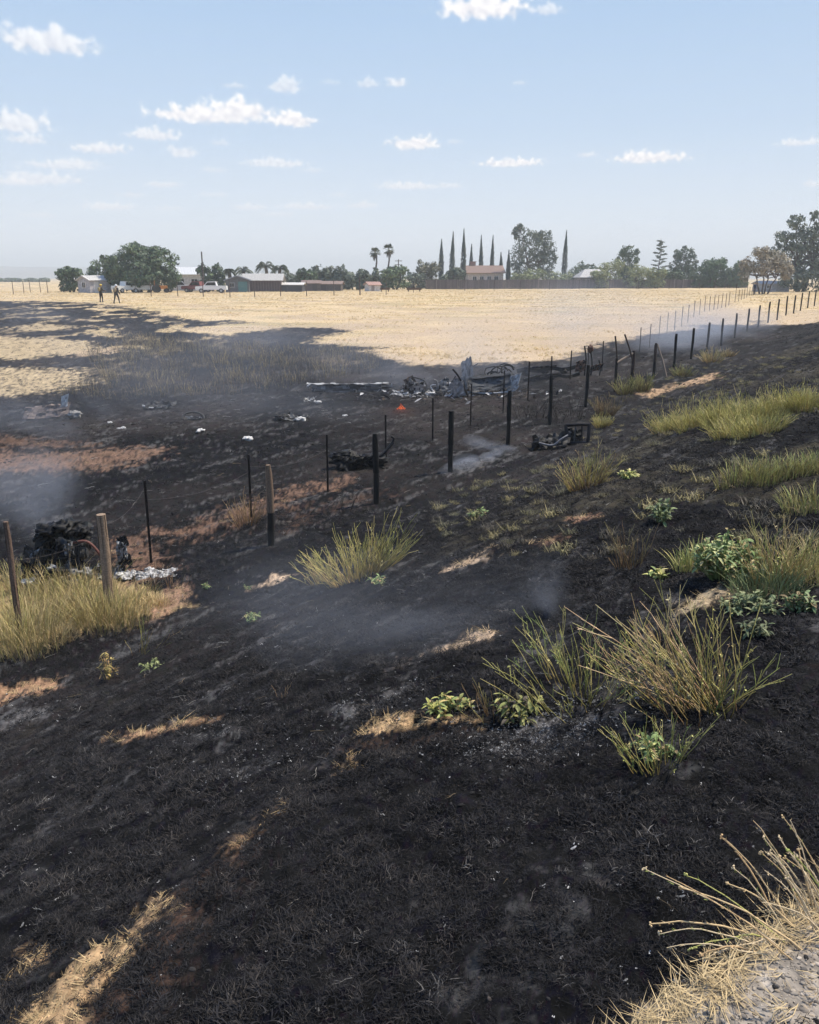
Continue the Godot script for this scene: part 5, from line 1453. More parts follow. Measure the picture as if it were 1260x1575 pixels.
	o = wreck("skin_scrap", "rusty brown sheet with a white upright corner, at the far left of the burnt field", "metal sheet", -10.464, -23.723, 0.15)
	plate(o, "sheet", Vector3(-0.1, 0.2, 0), Vector3(1.25, 0.12, 0), Vector3(0.1, 0.34, -0.25), 0.07, Color(0.28, 0.22, 0.19), Color(0.08, 0.07, 0.07), M.alloy, 14, 8)
	plate(o, "white_corner", Vector3(0.42, 0.48, -0.05), Vector3(0.2, 0.05, 0), Vector3(0.06, 0.34, 0), 0.03, bright, dull, M.paint, 5, 5)
	lump(o, "melted_lump", Vector3(0.68, 0.1, 0.1), Vector3(0.2, 0.11, 0.16), 0.5, Color(0.3, 0.29, 0.28), M.ash)
	for e in [[-4.101, -20.536, 1.0, "bright white melted lump alone on the black ground left of the post tops"], [-5.533, -21.383, 0.8, "small white melted lump below the bent hoop"], [-8.486, -22.946, 0.55, "small bluish white lump smoking left of the dark curled sheet"], [-1.925, -24.098, 0.5, "tiny white lump between the wing piece and the seat wreck"], [-1.233, -29.971, 0.6, "tiny white lump behind the wing piece"], [-7.814, -21.987, 0.6, "short pale strip beside the smoking lump"]]:
		o = wreck("melted_lump", e[3], "melted metal", e[0], e[1], rf(0, 3))
		var bb := Build.new()
		for k in 4:
			bb.blob(Vector3(rf(-0.12, 0.12), 0.03, rf(-0.08, 0.08)) * e[2], Vector3(rf(0.06, 0.13), rf(0.03, 0.06), rf(0.05, 0.09)) * e[2], 0.5, rng.randi() % 999, ash, 6, 8)
		part(bb, "lump", M.ash, o)
	# --- the engine at the left, behind the grass
	o = wreck("engine_wreck", "burnt engine heap under a black cowl, smoking at the left behind the grass", "engine", -4.705, -10.556, 0.1)
	var s := 0.94
	plate(o, "cowl", Vector3(0.02, 0.80, 0) * s, Vector3(0.66, 0.05, 0.0) * s, Vector3(0.02, 0.10, -0.52) * s, 0.10, soot * 0.8, Color(0.03, 0.034, 0.032), M.burnt, 16, 12, -0.12)
	for e in [[-0.12, 0.83, 0.12, 0.15], [0.10, 0.86, 0.08, 0.17], [0.28, 0.80, 0.1, 0.12], [-0.25, 0.72, 0.1, 0.10]]:
		lump(o, "cowl_bulge", Vector3(e[0], e[1], e[2]) * s, Vector3(e[3], e[3] * 0.62, e[3]) * s, 0.5, soot, M.burnt)
	plate(o, "cowl_tip", Vector3(0.36, 0.74, 0.05) * s, Vector3(0.2, 0.02, 0) * s, Vector3(0, 0.14, -0.2) * s, 0.04, soot, soot * 2.0, M.burnt, 6, 6)
	lump(o, "crankcase", Vector3(0.0, 0.40, -0.08) * s, Vector3(0.22, 0.17, 0.28) * s, 0.35, soot * 1.5, M.burnt)
	for k in 4:
		var cx := (-0.30 if k < 2 else 0.22) * s
		var cb := Build.new()
		for n in 7:
			cb.tube(PackedVector3Array([Vector3(cx + n * 0.022, 0.47 + 0.05 * (k % 2), 0.12 - 0.24 * (k % 2)) * s, Vector3(cx + n * 0.022 + 0.009, 0.47 + 0.05 * (k % 2), 0.12 - 0.24 * (k % 2)) * s]), PackedFloat32Array([0.085, 0.085]), 12, Color(0.07, 0.068, 0.066) * rf(0.6, 1.5))
		cb.tube(PackedVector3Array([Vector3(cx - 0.02, 0.47 + 0.05 * (k % 2), 0.12 - 0.24 * (k % 2)) * s, Vector3(cx + 0.17, 0.47 + 0.05 * (k % 2), 0.12 - 0.24 * (k % 2)) * s]), PackedFloat32Array([0.062, 0.062]), 12, Color(0.05, 0.05, 0.05))
		part(cb, "cylinder", M.burnt, o)
	for e in [[[Vector3(-0.42, 0.05, 0.1), Vector3(-0.38, 0.3, 0.15), Vector3(-0.3, 0.55, 0.1), Vector3(-0.2, 0.7, 0.05)], 0.03], [[Vector3(-0.25, 0.02, 0.2), Vector3(-0.2, 0.3, 0.22), Vector3(-0.05, 0.34, 0.25), Vector3(0.0, 0.6, 0.2)], 0.025], [[Vector3(0.3, 0.02, 0.15), Vector3(0.25, 0.3, 0.2), Vector3(0.22, 0.62, 0.1)], 0.03], [[Vector3(-0.6, 0.02, 0.1), Vector3(-0.45, 0.2, 0.2), Vector3(-0.3, 0.38, 0.2)], 0.035]]:
		pipe(o, "mount_tube", e[0], e[1], soot * 1.4, M.burnt)
	for k in 10:
		plate(o, "ragged_scrap", Vector3(rf(-0.42, 0.36), rf(0.15, 0.62), rf(0.12, 0.3)) * s, Vector3(rf(-0.2, 0.2), rf(-0.14, 0.14), rf(-0.05, 0.05)), Vector3(rf(-0.08, 0.08), rf(0.06, 0.2), rf(-0.05, 0.05)), 0.06, [soot, soot * 2.0, Color(0.10, 0.10, 0.10), Color(0.32, 0.32, 0.32)][k % 4], soot, M.burnt, 7, 7)
	for k in 6:
		var c0 := Vector3(rf(-0.35, 0.3), rf(0.3, 0.65), rf(0.15, 0.25)) * s
		pipe(o, "cable", [c0, c0 + Vector3(rf(-0.15, 0.15), rf(-0.1, 0.05), 0.06), c0 + Vector3(rf(-0.2, 0.2), rf(-0.35, -0.1), 0.05)], 0.008, soot * 1.5, M.burnt, 5)
	pipe(o, "hose", [Vector3(0.2, 0.62, 0.2), Vector3(0.38, 0.64, 0.22), Vector3(0.5, 0.52, 0.22), Vector3(0.56, 0.36, 0.2), Vector3(0.55, 0.2, 0.2)], 0.019, Color(0.13, 0.055, 0.045), M.rubber)
	for k in 12:
		lump(o, "melted_lump", Vector3(rf(-0.45, 0.45), rf(0.05, 0.35), rf(0.12, 0.42)), Vector3(rf(0.04, 0.12), rf(0.03, 0.08), rf(0.04, 0.1)), 0.55, [ash, Color(0.30, 0.29, 0.28), soot * 2.0, Color(0.16, 0.15, 0.15)][k % 4], M.ash)
	for k in 16:
		plate(o, "pale_shred", Vector3(rf(-0.62, 0.62), rf(0.05, 0.45), rf(0.12, 0.4)) * s, Vector3(rf(-0.14, 0.14), rf(-0.12, 0.12), rf(-0.05, 0.05)), Vector3(rf(-0.05, 0.05), rf(0.05, 0.16), rf(-0.05, 0.05)), 0.05, [ash, Color(0.40, 0.39, 0.38), Color(0.24, 0.23, 0.22)][k % 3], soot * 2.0, M.ash, 6, 6)
	# melted aluminium right of the thick post
	o = wreck("melted_metal", "silvery white pool and lumps of melted metal right of the thick unburnt post", "melted metal", -3.88, -10.735, 0.1)
	for k in 12:
		var x := rf(-0.25, 0.5)
		lump(o, "melted_lump", Vector3(x, rf(0.02, 0.07), rf(-0.1, 0.16)), Vector3(rf(0.02, 0.08), rf(0.015, 0.04), rf(0.02, 0.06)), 0.6, [Color(0.66, 0.65, 0.63), ash, Color(0.42, 0.41, 0.40)][k % 3], M.ash, rf(0, 3))
	for k in 5:
		plate(o, "standing_scrap", Vector3(-0.12 + rf(-0.05, 0.06), 0.16 + 0.09 * k, -0.05 + rf(-0.04, 0.04)), Vector3(rf(0.1, 0.18), rf(-0.06, 0.06), rf(-0.05, 0.05)), Vector3(rf(-0.05, 0.05), rf(0.13, 0.2), rf(-0.04, 0.04)), 0.05, [Color(0.55, 0.55, 0.55), soot * 2.0, Color(0.4, 0.4, 0.4)][k % 3], soot * 2.0, M.ash, 8, 8)
	for k in 8:
		plate(o, "melted_sheet", Vector3(rf(-0.1, 0.55), rf(0.03, 0.07), rf(-0.12, 0.16)), Vector3(rf(0.12, 0.3), rf(-0.05, 0.05), rf(-0.1, 0.1)), Vector3(rf(-0.04, 0.04), rf(0.01, 0.06), -rf(0.06, 0.14)), 0.04, [Color(0.64, 0.63, 0.62), ash][k % 2], Color(0.2, 0.19, 0.18), M.ash, 8, 6)
	pipe(o, "support_tube", [Vector3(-0.12, -0.02, -0.05), Vector3(-0.1, 0.3, -0.06), Vector3(-0.08, 0.58, -0.05)], 0.03, soot * 2.0, M.burnt)
	# small torn pieces thrown around the main wreck
	var mb := Build.new()
	var mid_at := Vector2(1.366, -28.729)
	var origin := g(mid_at.x, mid_at.y)
	for k in 260:
		var x := mid_at.x + rng.randfn() * 1.7
		var z := mid_at.y + absf(rng.randfn()) * 0.9 - 0.3
		var c := g(x, z, 0.05) - origin
		var u := Vector3(rf(-1, 1), rf(-0.5, 0.7), rf(-1, 1)).normalized() * rf(0.04, 0.20)
		var w := u.cross(Vector3(rf(-1, 1), rf(-1, 1), rf(-1, 1))).normalized() * rf(0.02, 0.07)
		var tone: Color = [ash, bright, dull, soot * 2.0, soot * 3.0, Color(0.16, 0.12, 0.10)][rng.randi() % 6]
		mb.flat(c - u, c + w, c + u, tone)
		mb.flat(c - u, c + u, c - w * 0.7 + Vector3(0, 0.03, 0), tone * 0.9)
	var scraps := part(mb, numbered("metal_scraps"), M.ash, self, "stuff")
	scraps.position = origin
	tag(scraps, "small torn metal scraps strewn around the main wreck", "scraps")
	# --- the last small flame
	var fp := Vector2(-0.263, -25.372)
	o = thing("flame", "small orange flame burning alone below the crumpled fuselage", "flame", g(fp.x, fp.y))
	for e in [[0.0, 0.13, 0.022], [-0.06, 0.09, 0.016], [0.07, 0.12, 0.014], [0.03, 0.20, 0.009], [-0.12, 0.05, 0.012], [0.12, 0.06, 0.012], [-0.04, 0.17, 0.007]]:
		var fb := Build.new()
		var x: float = e[0]
		var tl: float = e[1]
		var z := rf(-0.05, 0.05)
		fb.tube(PackedVector3Array([Vector3(x * 0.8, -0.01, z), Vector3(x, tl * 0.22, z), Vector3(x + rf(-0.02, 0.02), tl * 0.5, z), Vector3(x * 0.7 + rf(-0.03, 0.03), tl * 0.78, z), Vector3(x * 0.5 + rf(-0.04, 0.04), tl, z)]), PackedFloat32Array([e[2] * 0.6, e[2], e[2] * 0.7, e[2] * 0.35, 0.001]), 8, Color.WHITE)
		part(fb, "flame_tongue", M.flame, o)
	var lamp := OmniLight3D.new()
	lamp.name = "flame_light"
	lamp.light_color = Color(1.0, 0.45, 0.15)
	lamp.light_energy = 0.12
	lamp.light_size = 0.1
	lamp.omni_range = 6.0
	lamp.omni_attenuation = 2.0
	lamp.shadow_enabled = true
	lamp.position = Vector3(0, 0.2, 0.18)
	o.add_child(lamp)

# ---------------------------------------------------------------- people
func figure(bones: Array, cell: float, cols: Array) -> Build:
	# the skin of a smooth union of tapered capsules, by surface nets
	var lo := Vector3.ONE * 99.0
	var hi := -lo
	for q in bones:
		for e in 2:
			lo = lo.min(q[e] - Vector3.ONE * (q[2 + e] + 0.05))
			hi = hi.max(q[e] + Vector3.ONE * (q[2 + e] + 0.05))
	var n := Vector3i((hi - lo) / cell) + Vector3i(2, 2, 2)
	var d := PackedFloat32Array()
	d.resize(n.x * n.y * n.z)
	d.fill(1.0)
	var who := PackedInt32Array()
	who.resize(d.size())
	var best := PackedFloat32Array()
	best.resize(d.size())
	best.fill(9.0)
	for bi in bones.size():
		var q = bones[bi]
		var pad: float = maxf(q[2], q[3]) + 0.07
		var b0 := Vector3i((q[0].min(q[1]) - Vector3.ONE * pad - lo) / cell).clamp(Vector3i.ZERO, n - Vector3i.ONE)
		var b1 := Vector3i((q[0].max(q[1]) + Vector3.ONE * pad - lo) / cell).clamp(Vector3i.ZERO, n - Vector3i.ONE)
		var ab: Vector3 = q[1] - q[0]
		var l2 := maxf(ab.length_squared(), 1e-6)
		for z in range(b0.z, b1.z + 1):
			for y in range(b0.y, b1.y + 1):
				for x in range(b0.x, b1.x + 1):
					var p := lo + Vector3(x, y, z) * cell
					var t := clampf((p - q[0]).dot(ab) / l2, 0.0, 1.0)
					var w: float = p.distance_to(q[0] + ab * t) - lerpf(q[2], q[3], t)
					var k := (z * n.y + y) * n.x + x
					if w < best[k]:
						best[k] = w
						who[k] = bi
					var m := clampf(0.5 + 0.5 * (w - d[k]) / 0.03, 0.0, 1.0)
					d[k] = lerpf(w, d[k], m) - 0.03 * m * (1.0 - m)
	var at := {}
	var pos := PackedVector3Array()
	var tone := PackedInt32Array()
	var off := [0, 1, n.x, n.x + 1, n.x * n.y, n.x * n.y + 1, n.x * n.y + n.x, n.x * n.y + n.x + 1]
	for z in n.z - 1:
		for y in n.y - 1:
			for x in n.x - 1:
				var k := (z * n.y + y) * n.x + x
				var sum := Vector3.ZERO
				var cnt := 0
				for e in [[0, 1], [2, 3], [4, 5], [6, 7], [0, 2], [1, 3], [4, 6], [5, 7], [0, 4], [1, 5], [2, 6], [3, 7]]:
					var da := d[k + off[e[0]]]
					var db := d[k + off[e[1]]]
					if (da < 0.0) != (db < 0.0):
						var f := da / (da - db)
						var ca := Vector3(e[0] & 1, (e[0] >> 1) & 1, e[0] >> 2)
						var cb := Vector3(e[1] & 1, (e[1] >> 1) & 1, e[1] >> 2)
						sum += ca.lerp(cb, f)
						cnt += 1
				if cnt:
					at[k] = pos.size()
					pos.append(lo + (Vector3(x, y, z) + sum / cnt) * cell)
					tone.append(bones[who[k]][4])
	var b := Build.new()
	for z in range(1, n.z - 1):
		for y in range(1, n.y - 1):
			for x in range(1, n.x - 1):
				var k := (z * n.y + y) * n.x + x
				for ax in 3:
					var step: int = [1, n.x, n.x * n.y][ax]
					var u: int = [n.x, n.x * n.y, 1][ax]
					var w: int = [n.x * n.y, 1, n.x][ax]
					if (d[k] < 0.0) == (d[k + step] < 0.0):
						continue
					if not (at.has(k) and at.has(k - u) and at.has(k - w) and at.has(k - u - w)):
						continue
					var dir := Vector3.ZERO
					dir[ax] = 1.0 if d[k] < 0.0 else -1.0
					var p0 := pos[at[k]]
					var p1 := pos[at[k - u]]
					var p2 := pos[at[k - u - w]]
					var p3 := pos[at[k - w]]
					var m := (p2 - p0).cross(p3 - p1).normalized()
					if m.dot(dir) < 0.0:
						m = -m
					b.quad(p0, p1, p2, p3, m, cols[tone[at[k]]])
	return b

func person(label: String, q: Array, turn: float, pose: Dictionary, cols: Array, hat: Color, pack: Color) -> void:
	# cols: skin, jacket, trousers, boots
	var o := thing("person", label, "person", g(q[0], q[1], 0.0), turn)
	var hip := Vector3(0, 0.95, 0)
	var chest: Vector3 = Vector3(0, 1.32, 0.02) + pose.lean * 0.6
	var neck: Vector3 = Vector3(0, 1.49, 0) + pose.lean
	var head: Vector3 = neck + Vector3(0, 0.17, 0.03) + pose.nod
	var bones := [[hip, chest, 0.155, 0.17, 1], [chest, neck + Vector3(0, -0.03, 0), 0.16, 0.085, 1], [neck - Vector3(0, 0.02, 0), head, 0.058, 0.055, 0],
		[head + Vector3(0, 0.03, -0.01), head + Vector3(0, -0.03, 0.015), 0.098, 0.075, 0], [head + Vector3(0, -0.01, 0.09), head + Vector3(0, -0.03, 0.115), 0.014, 0.018, 0],
		[head + Vector3(0, -0.075, 0.06), head + Vector3(0, -0.085, 0.07), 0.035, 0.03, 0], [head + Vector3(0.098, -0.01, 0), head + Vector3(0.102, 0.02, -0.01), 0.018, 0.02, 0], [head + Vector3(-0.098, -0.01, 0), head + Vector3(-0.102, 0.02, -0.01), 0.018, 0.02, 0]]
	for k in 2:
		var s := -1.0 if k == 0 else 1.0
		var sh: Vector3 = Vector3(s * 0.19, 1.43, 0) + pose.lean * 0.9
		var el: Vector3 = sh + pose.upper[k]
		var wr: Vector3 = el + pose.fore[k]
		bones.append([sh - Vector3(s * 0.06, 0, 0), sh, 0.085, 0.078, 1])
		bones.append([sh, el, 0.072, 0.056, 1])
		bones.append([el, wr, 0.055, 0.042, 1])
		var dir: Vector3 = pose.fore[k].normalized()
		bones.append([wr, wr + dir * 0.09, 0.034, 0.038, 0])
		for f in 4:
			var side := Vector3(s, 0, 0) if absf(dir.x) < 0.7 else Vector3(0, 0, 1)
			var root_: Vector3 = wr + dir * 0.09 + side * (f - 1.5) * 0.018
			bones.append([root_, root_ + dir * (0.06 + 0.012 * sin(f * 1.1 + 0.6)) + Vector3(0, -0.03, 0), 0.011, 0.009, 0])
		bones.append([wr + dir * 0.03, wr + dir * 0.075 + Vector3(-s * 0.02, -0.015, 0.04), 0.013, 0.011, 0])
		var hp := Vector3(s * 0.095, 0.92, 0)
		var foot: Vector3 = pose.foot[k]
		var knee: Vector3 = hp.lerp(foot + Vector3(0, 0.08, -0.02), 0.5) + pose.knee[k]
		bones.append([hp, knee, 0.105, 0.07, 2])
		bones.append([knee, foot + Vector3(0, 0.10, -0.02), 0.068, 0.05, 2])
		bones.append([foot + Vector3(0, 0.12, -0.02), foot + Vector3(0, 0.055, 0.0), 0.058, 0.055, 3])
		bones.append([foot + Vector3(0, 0.05, -0.05), foot + Vector3(0, 0.04, 0.14), 0.052, 0.042, 3])
	part(figure(bones, 0.022, cols), "body", M.cloth, o)
	if hat.a > 0.0:
		var hb := Build.new()
		hb.blob(head + Vector3(0, 0.075, -0.01), Vector3(0.125, 0.10, 0.14), 0.0, 3, hat, 8, 14)
		hb.tube(PackedVector3Array([head + Vector3(0, 0.045, -0.01), head + Vector3(0, 0.06, -0.01)]), PackedFloat32Array([0.175, 0.15]), 16, hat)
		part(hb, "helmet", M.paint, o)
	if pack.a > 0.0:
		var pb := Build.new()
		pb.blob(chest + Vector3(0, 0.0, -0.21), Vector3(0.17, 0.22, 0.10), 0.05, 5, pack, 8, 12)
		var pk := part(pb, "backpack", M.cloth, o)
		for s in [-1.0, 1.0]:
			var sb := Build.new()
			sb.tube(PackedVector3Array([chest + Vector3(s * 0.11, 0.16, -0.16), neck + Vector3(s * 0.11, 0.0, 0.0), chest + Vector3(s * 0.12, 0.06, 0.17), chest + Vector3(s * 0.14, -0.12, 0.10)]), PackedFloat32Array([0.024, 0.024, 0.024, 0.02]), 6, pack)
			part(sb, "strap", M.cloth, pk)

func make_people() -> void:
	var skin := Color(0.36, 0.22, 0.15)
	var coat := [skin, Color(0.055, 0.048, 0.040), Color(0.040, 0.037, 0.035), Color(0.02, 0.02, 0.02)]
	person("standing person in dark clothes with yellow helmet and tan pack, left of the pair", [-31.589, -86.745], 2.6, {"lean": Vector3(0, 0, 0.03), "nod": Vector3(0, -0.01, 0.02), "upper": [Vector3(-0.12, -0.24, 0.04), Vector3(0.14, -0.22, 0.06)], "fore": [Vector3(0.05, -0.05, 0.24), Vector3(0.0, -0.04, 0.25)], "foot": [Vector3(-0.12, 0, 0.06), Vector3(0.12, 0, -0.05)], "knee": [Vector3(-0.01, 0, 0.03), Vector3(0.01, 0, 0.02)]}, coat, Color(0.62, 0.45, 0.06), Color(0.40, 0.30, 0.13))
	person("walking person in dark clothes with white helmet and pale straps, right of the pair", [-28.569, -82.504], 2.9, {"lean": Vector3(0, -0.01, 0.06), "nod": Vector3(0, -0.02, 0.03), "upper": [Vector3(-0.10, -0.26, -0.06), Vector3(0.12, -0.25, 0.08)], "fore": [Vector3(-0.02, -0.20, 0.12), Vector3(0.0, -0.16, 0.18)], "foot": [Vector3(-0.17, 0, 0.22), Vector3(0.17, 0, -0.20)], "knee": [Vector3(-0.01, 0, 0.05), Vector3(0.01, 0, 0.05)]}, coat, Color(0.75, 0.75, 0.74), Color(0.34, 0.28, 0.20))
	person("person in dark blue standing in the shade of the pale bare tree", [49.19, -121, 2.577], 0.6, {"lean": Vector3(0, 0, 0.02), "nod": Vector3(0, 0, 0.01), "upper": [Vector3(-0.07, -0.28, -0.02), Vector3(0.07, -0.28, 0.0)], "fore": [Vector3(0.0, -0.24, 0.06), Vector3(0.0, -0.23, 0.08)], "foot": [Vector3(-0.11, 0, 0.0), Vector3(0.12, 0, 0.04)], "knee": [Vector3(0, 0, 0.02), Vector3(0, 0, 0.02)]}, [skin, Color(0.025, 0.032, 0.06), Color(0.022, 0.026, 0.045), Color(0.02, 0.02, 0.02)], Color(0.03, 0.035, 0.06), Color(0, 0, 0, 0))

# ---------------------------------------------------------------- plants on the bank
func wiry(label: String, x: float, z: float, tall: float, wide: float, stems: int, thick: float, cols: Array, lean := Vector3.ZERO, leafy := 0.5, called := "wiry_weed", category := "weed", group := "wiry yellow green weeds on the bank", twigs := 3) -> Node3D:
	var o := thing(called, label, category, g(x, z), 0.0, group)
	var b := Build.new()
	var lb := Build.new()
	for k in stems:
		var a := rf(0, TAU)
		var rad := sqrt(rng.randf())
		var out := Vector3(cos(a), 0, sin(a))
		var p0: Vector3 = out * rad * wide * 0.26
		p0.y = h(x + p0.x, z + p0.z) - o.position.y - 0.02
		var len := tall * rf(0.55, 1.08) * (1.0 - 0.25 * rad)
		var dir: Vector3 = (Vector3.UP * rf(0.75, 1.2) + out * rad * (wide * 0.5 / tall) * rf(0.7, 1.3) + lean * rf(0.2, 1.5)).normalized()
		var bow := Vector3(rf(-0.35, 0.35), rf(-0.45, 0.1), rf(-0.35, 0.35))
		var pts := PackedVector3Array()
		var rr := PackedFloat32Array()
		var kink := Vector3.ZERO
		for m in 6:
			var f := m / 5.0
			kink += Vector3(rf(-1, 1), rf(-0.5, 0.5), rf(-1, 1)) * len * 0.03
			pts.append(p0 + dir * len * f + bow * len * f * f * 0.5 + (kink if m else Vector3.ZERO))
			rr.append(thick * lerpf(1.0, 0.42, f))
		var c: Color = cols[rng.randi() % cols.size()] * rf(0.75, 1.25)
		var tip: Color = cols[rng.randi() % cols.size()] * rf(0.8, 1.25)
		b.tube(pts, rr, 3, c * Color(0.5, 0.42, 0.36), false, tip)
		for m in rng.randi() % (twigs + 1):
			var f := rf(0.3, 0.95)
			var s := int(f * 5.0)
			var q := pts[s].lerp(pts[mini(s + 1, 5)], f * 5.0 - s)
			var d2 := (dir + Vector3(rf(-1, 1), rf(-0.1, 0.7), rf(-1, 1)) * 0.75).normalized()
			var l2 := len * rf(0.12, 0.32)
			b.tube(PackedVector3Array([q, q + d2 * l2 * 0.55 + Vector3(rf(-1, 1), rf(-1, 1), rf(-1, 1)) * l2 * 0.06, q + d2 * l2]), PackedFloat32Array([thick * 0.55, thick * 0.45, thick * 0.3]), 3, tip, false)
			if rng.randf() < leafy * 0.8:
				for e in 3:
					var qq := q + d2 * l2 * rf(0.3, 1.05)
					var u := Vector3(rf(-1, 1), rf(-0.6, 1), rf(-1, 1)).normalized() * thick * rf(2.5, 5.0)
					var w := u.cross(Vector3(rf(-1, 1), rf(-1, 1), rf(-1, 1))).normalized() * thick * rf(0.8, 1.6)
					lb.flat(qq, qq + u * 0.5 + w, qq + u, tip * rf(0.9, 1.35))
					lb.flat(qq, qq + u * 0.5 - w, qq + u, tip * rf(0.9, 1.35))
	part(b, "stems", M.straw, o, "stuff")
	if lb.v.size():
		part(lb, "leaves", M.leaf, o, "stuff")
	return o

func tuft(label: String, x: float, z: float, tall: float, wide: float, blades: int, w: float, cols: Array, called := "grass_clump", group := "grass clumps spared by the fire") -> Node3D:
	var o := thing(called, label, "grass clump", g(x, z), 0.0, group)
	var b := Build.new()
	for k in int(blades * 1.8):
		var a := rf(0, TAU)
		var rad := sqrt(rng.randf())
		var out := Vector3(cos(a), 0, sin(a))
		var p0: Vector3 = out * rad * wide * 0.42
		p0.y = h(x + p0.x, z + p0.z) - o.position.y - 0.02
		var len := tall * rf(0.5, 1.1) * (1.0 - 0.35 * rad)
		var lean := (out * rad * 0.5 + Vector3(rf(-1, 1), 0, rf(-1, 1)) * 0.45)
		var p := PackedVector3Array()
		for m in 5:
			var f := m / 4.0
			p.append(p0 + Vector3.UP * len * (f - 0.22 * f * f) + lean * len * (0.35 * f + 0.5 * f * f))
		var c: Color = cols[rng.randi() % cols.size()] * rf(0.7, 1.25)
		b.ribbon(p, w * rf(0.3, 0.8), lean.cross(Vector3.UP).normalized().rotated(Vector3.UP, rf(-0.8, 0.8)), c, cols[rng.randi() % cols.size()] * rf(0.9, 1.3))
	for k in int(blades * 0.5):
		var a := rf(0, TAU)
		var out := Vector3(cos(a), 0, sin(a))
		var p0: Vector3 = out * wide * rf(0.0, 0.45)
		p0.y = h(x + p0.x, z + p0.z) - o.position.y
		var d := Vector3(rf(-1, 1), rf(0.05, 0.5), rf(-1, 1)) * tall * rf(0.2, 0.5)
		b.ribbon(PackedVector3Array([p0, p0 + d * 0.5 + Vector3.UP * tall * 0.05, p0 + d * Vector3(1, 0.6, 1)]), w * rf(0.3, 0.7), d.cross(Vector3.UP).normalized(), Color(0.06, 0.045, 0.03) * rf(0.5, 1.6), Color(0.34, 0.26, 0.14) * rf(0.5, 1.2))
	part(b, "blades", M.straw, o, "stuff")
	return o

func leafy(label: String, x: float, z: float, tall: float, wide: float, leaf: float, count: int, cols: Array, called := "leafy_weed") -> Node3D:
	var o := thing(called, label, "weed", g(x, z), 0.0, "low leafy weeds on the bank")
	var sb := Build.new()
	var b := Build.new()
	count = int(count * 1.7)
	leaf *= 0.8
	var heads := maxi(3, count / 9)
	for k in heads:
		var a := rf(0, TAU)
		var rad := sqrt(rng.randf()) * wide * 0.42
		var root_ := Vector3(cos(a) * rad * 0.4, -0.02, sin(a) * rad * 0.4)
		var top := Vector3(cos(a) * rad, tall * rf(0.35, 0.85) * (1.0 - rad / wide), sin(a) * rad)
		sb.tube(PackedVector3Array([root_, root_.lerp(top, 0.5) + Vector3(0, tall * 0.05, 0), top]), PackedFloat32Array([leaf * 0.07, leaf * 0.06, leaf * 0.04]), 4, cols[0], false)
		for m in count / heads:
			var t := rf(0, TAU)
			var e := rf(-0.35, 1.1)
			var d := Vector3(cos(t) * cos(e), sin(e), sin(t) * cos(e))
			var q := root_.lerp(top, rf(0.45, 1.0))
			var l := leaf * rf(0.6, 1.25)
			var side := Vector3(-sin(t), rf(-0.3, 0.3), cos(t)).normalized()
			var up := side.cross(d).normalized()
			if up.y < 0:
				up = -up
			var c: Color = cols[rng.randi() % cols.size()] * rf(0.7, 1.35)
			# a toothed leaf, folded along its midrib
			var prev := q
			for s in 4:
				var f0 := s / 4.0
				var f1 := (s + 1) / 4.0
				var m0 := q + d * l * f0 - Vector3.UP * l * 0.35 * f0 * f0
				var m1 := q + d * l * f1 - Vector3.UP * l * 0.35 * f1 * f1
				var w0: float = l * 0.17 * [0.15, 0.75, 1.0, 0.7][s]
				var w1: float = l * 0.17 * [0.75, 1.0, 0.7, 0.0][s] * rf(0.8, 1.1)
				for sg in [-1.0, 1.0]:
					var e0: Vector3 = m0 + side * sg * w0 + up * w0 * 0.35
					var e1: Vector3 = m1 + side * sg * w1 + up * w1 * 0.35
					b.flat(m0, e0, m1, c)
					b.flat(e0, e1, m1, c)
	part(sb, "stem", M.leaf, o, "stuff")
	part(b, "leaves", M.leaf, o, "stuff")
	return o

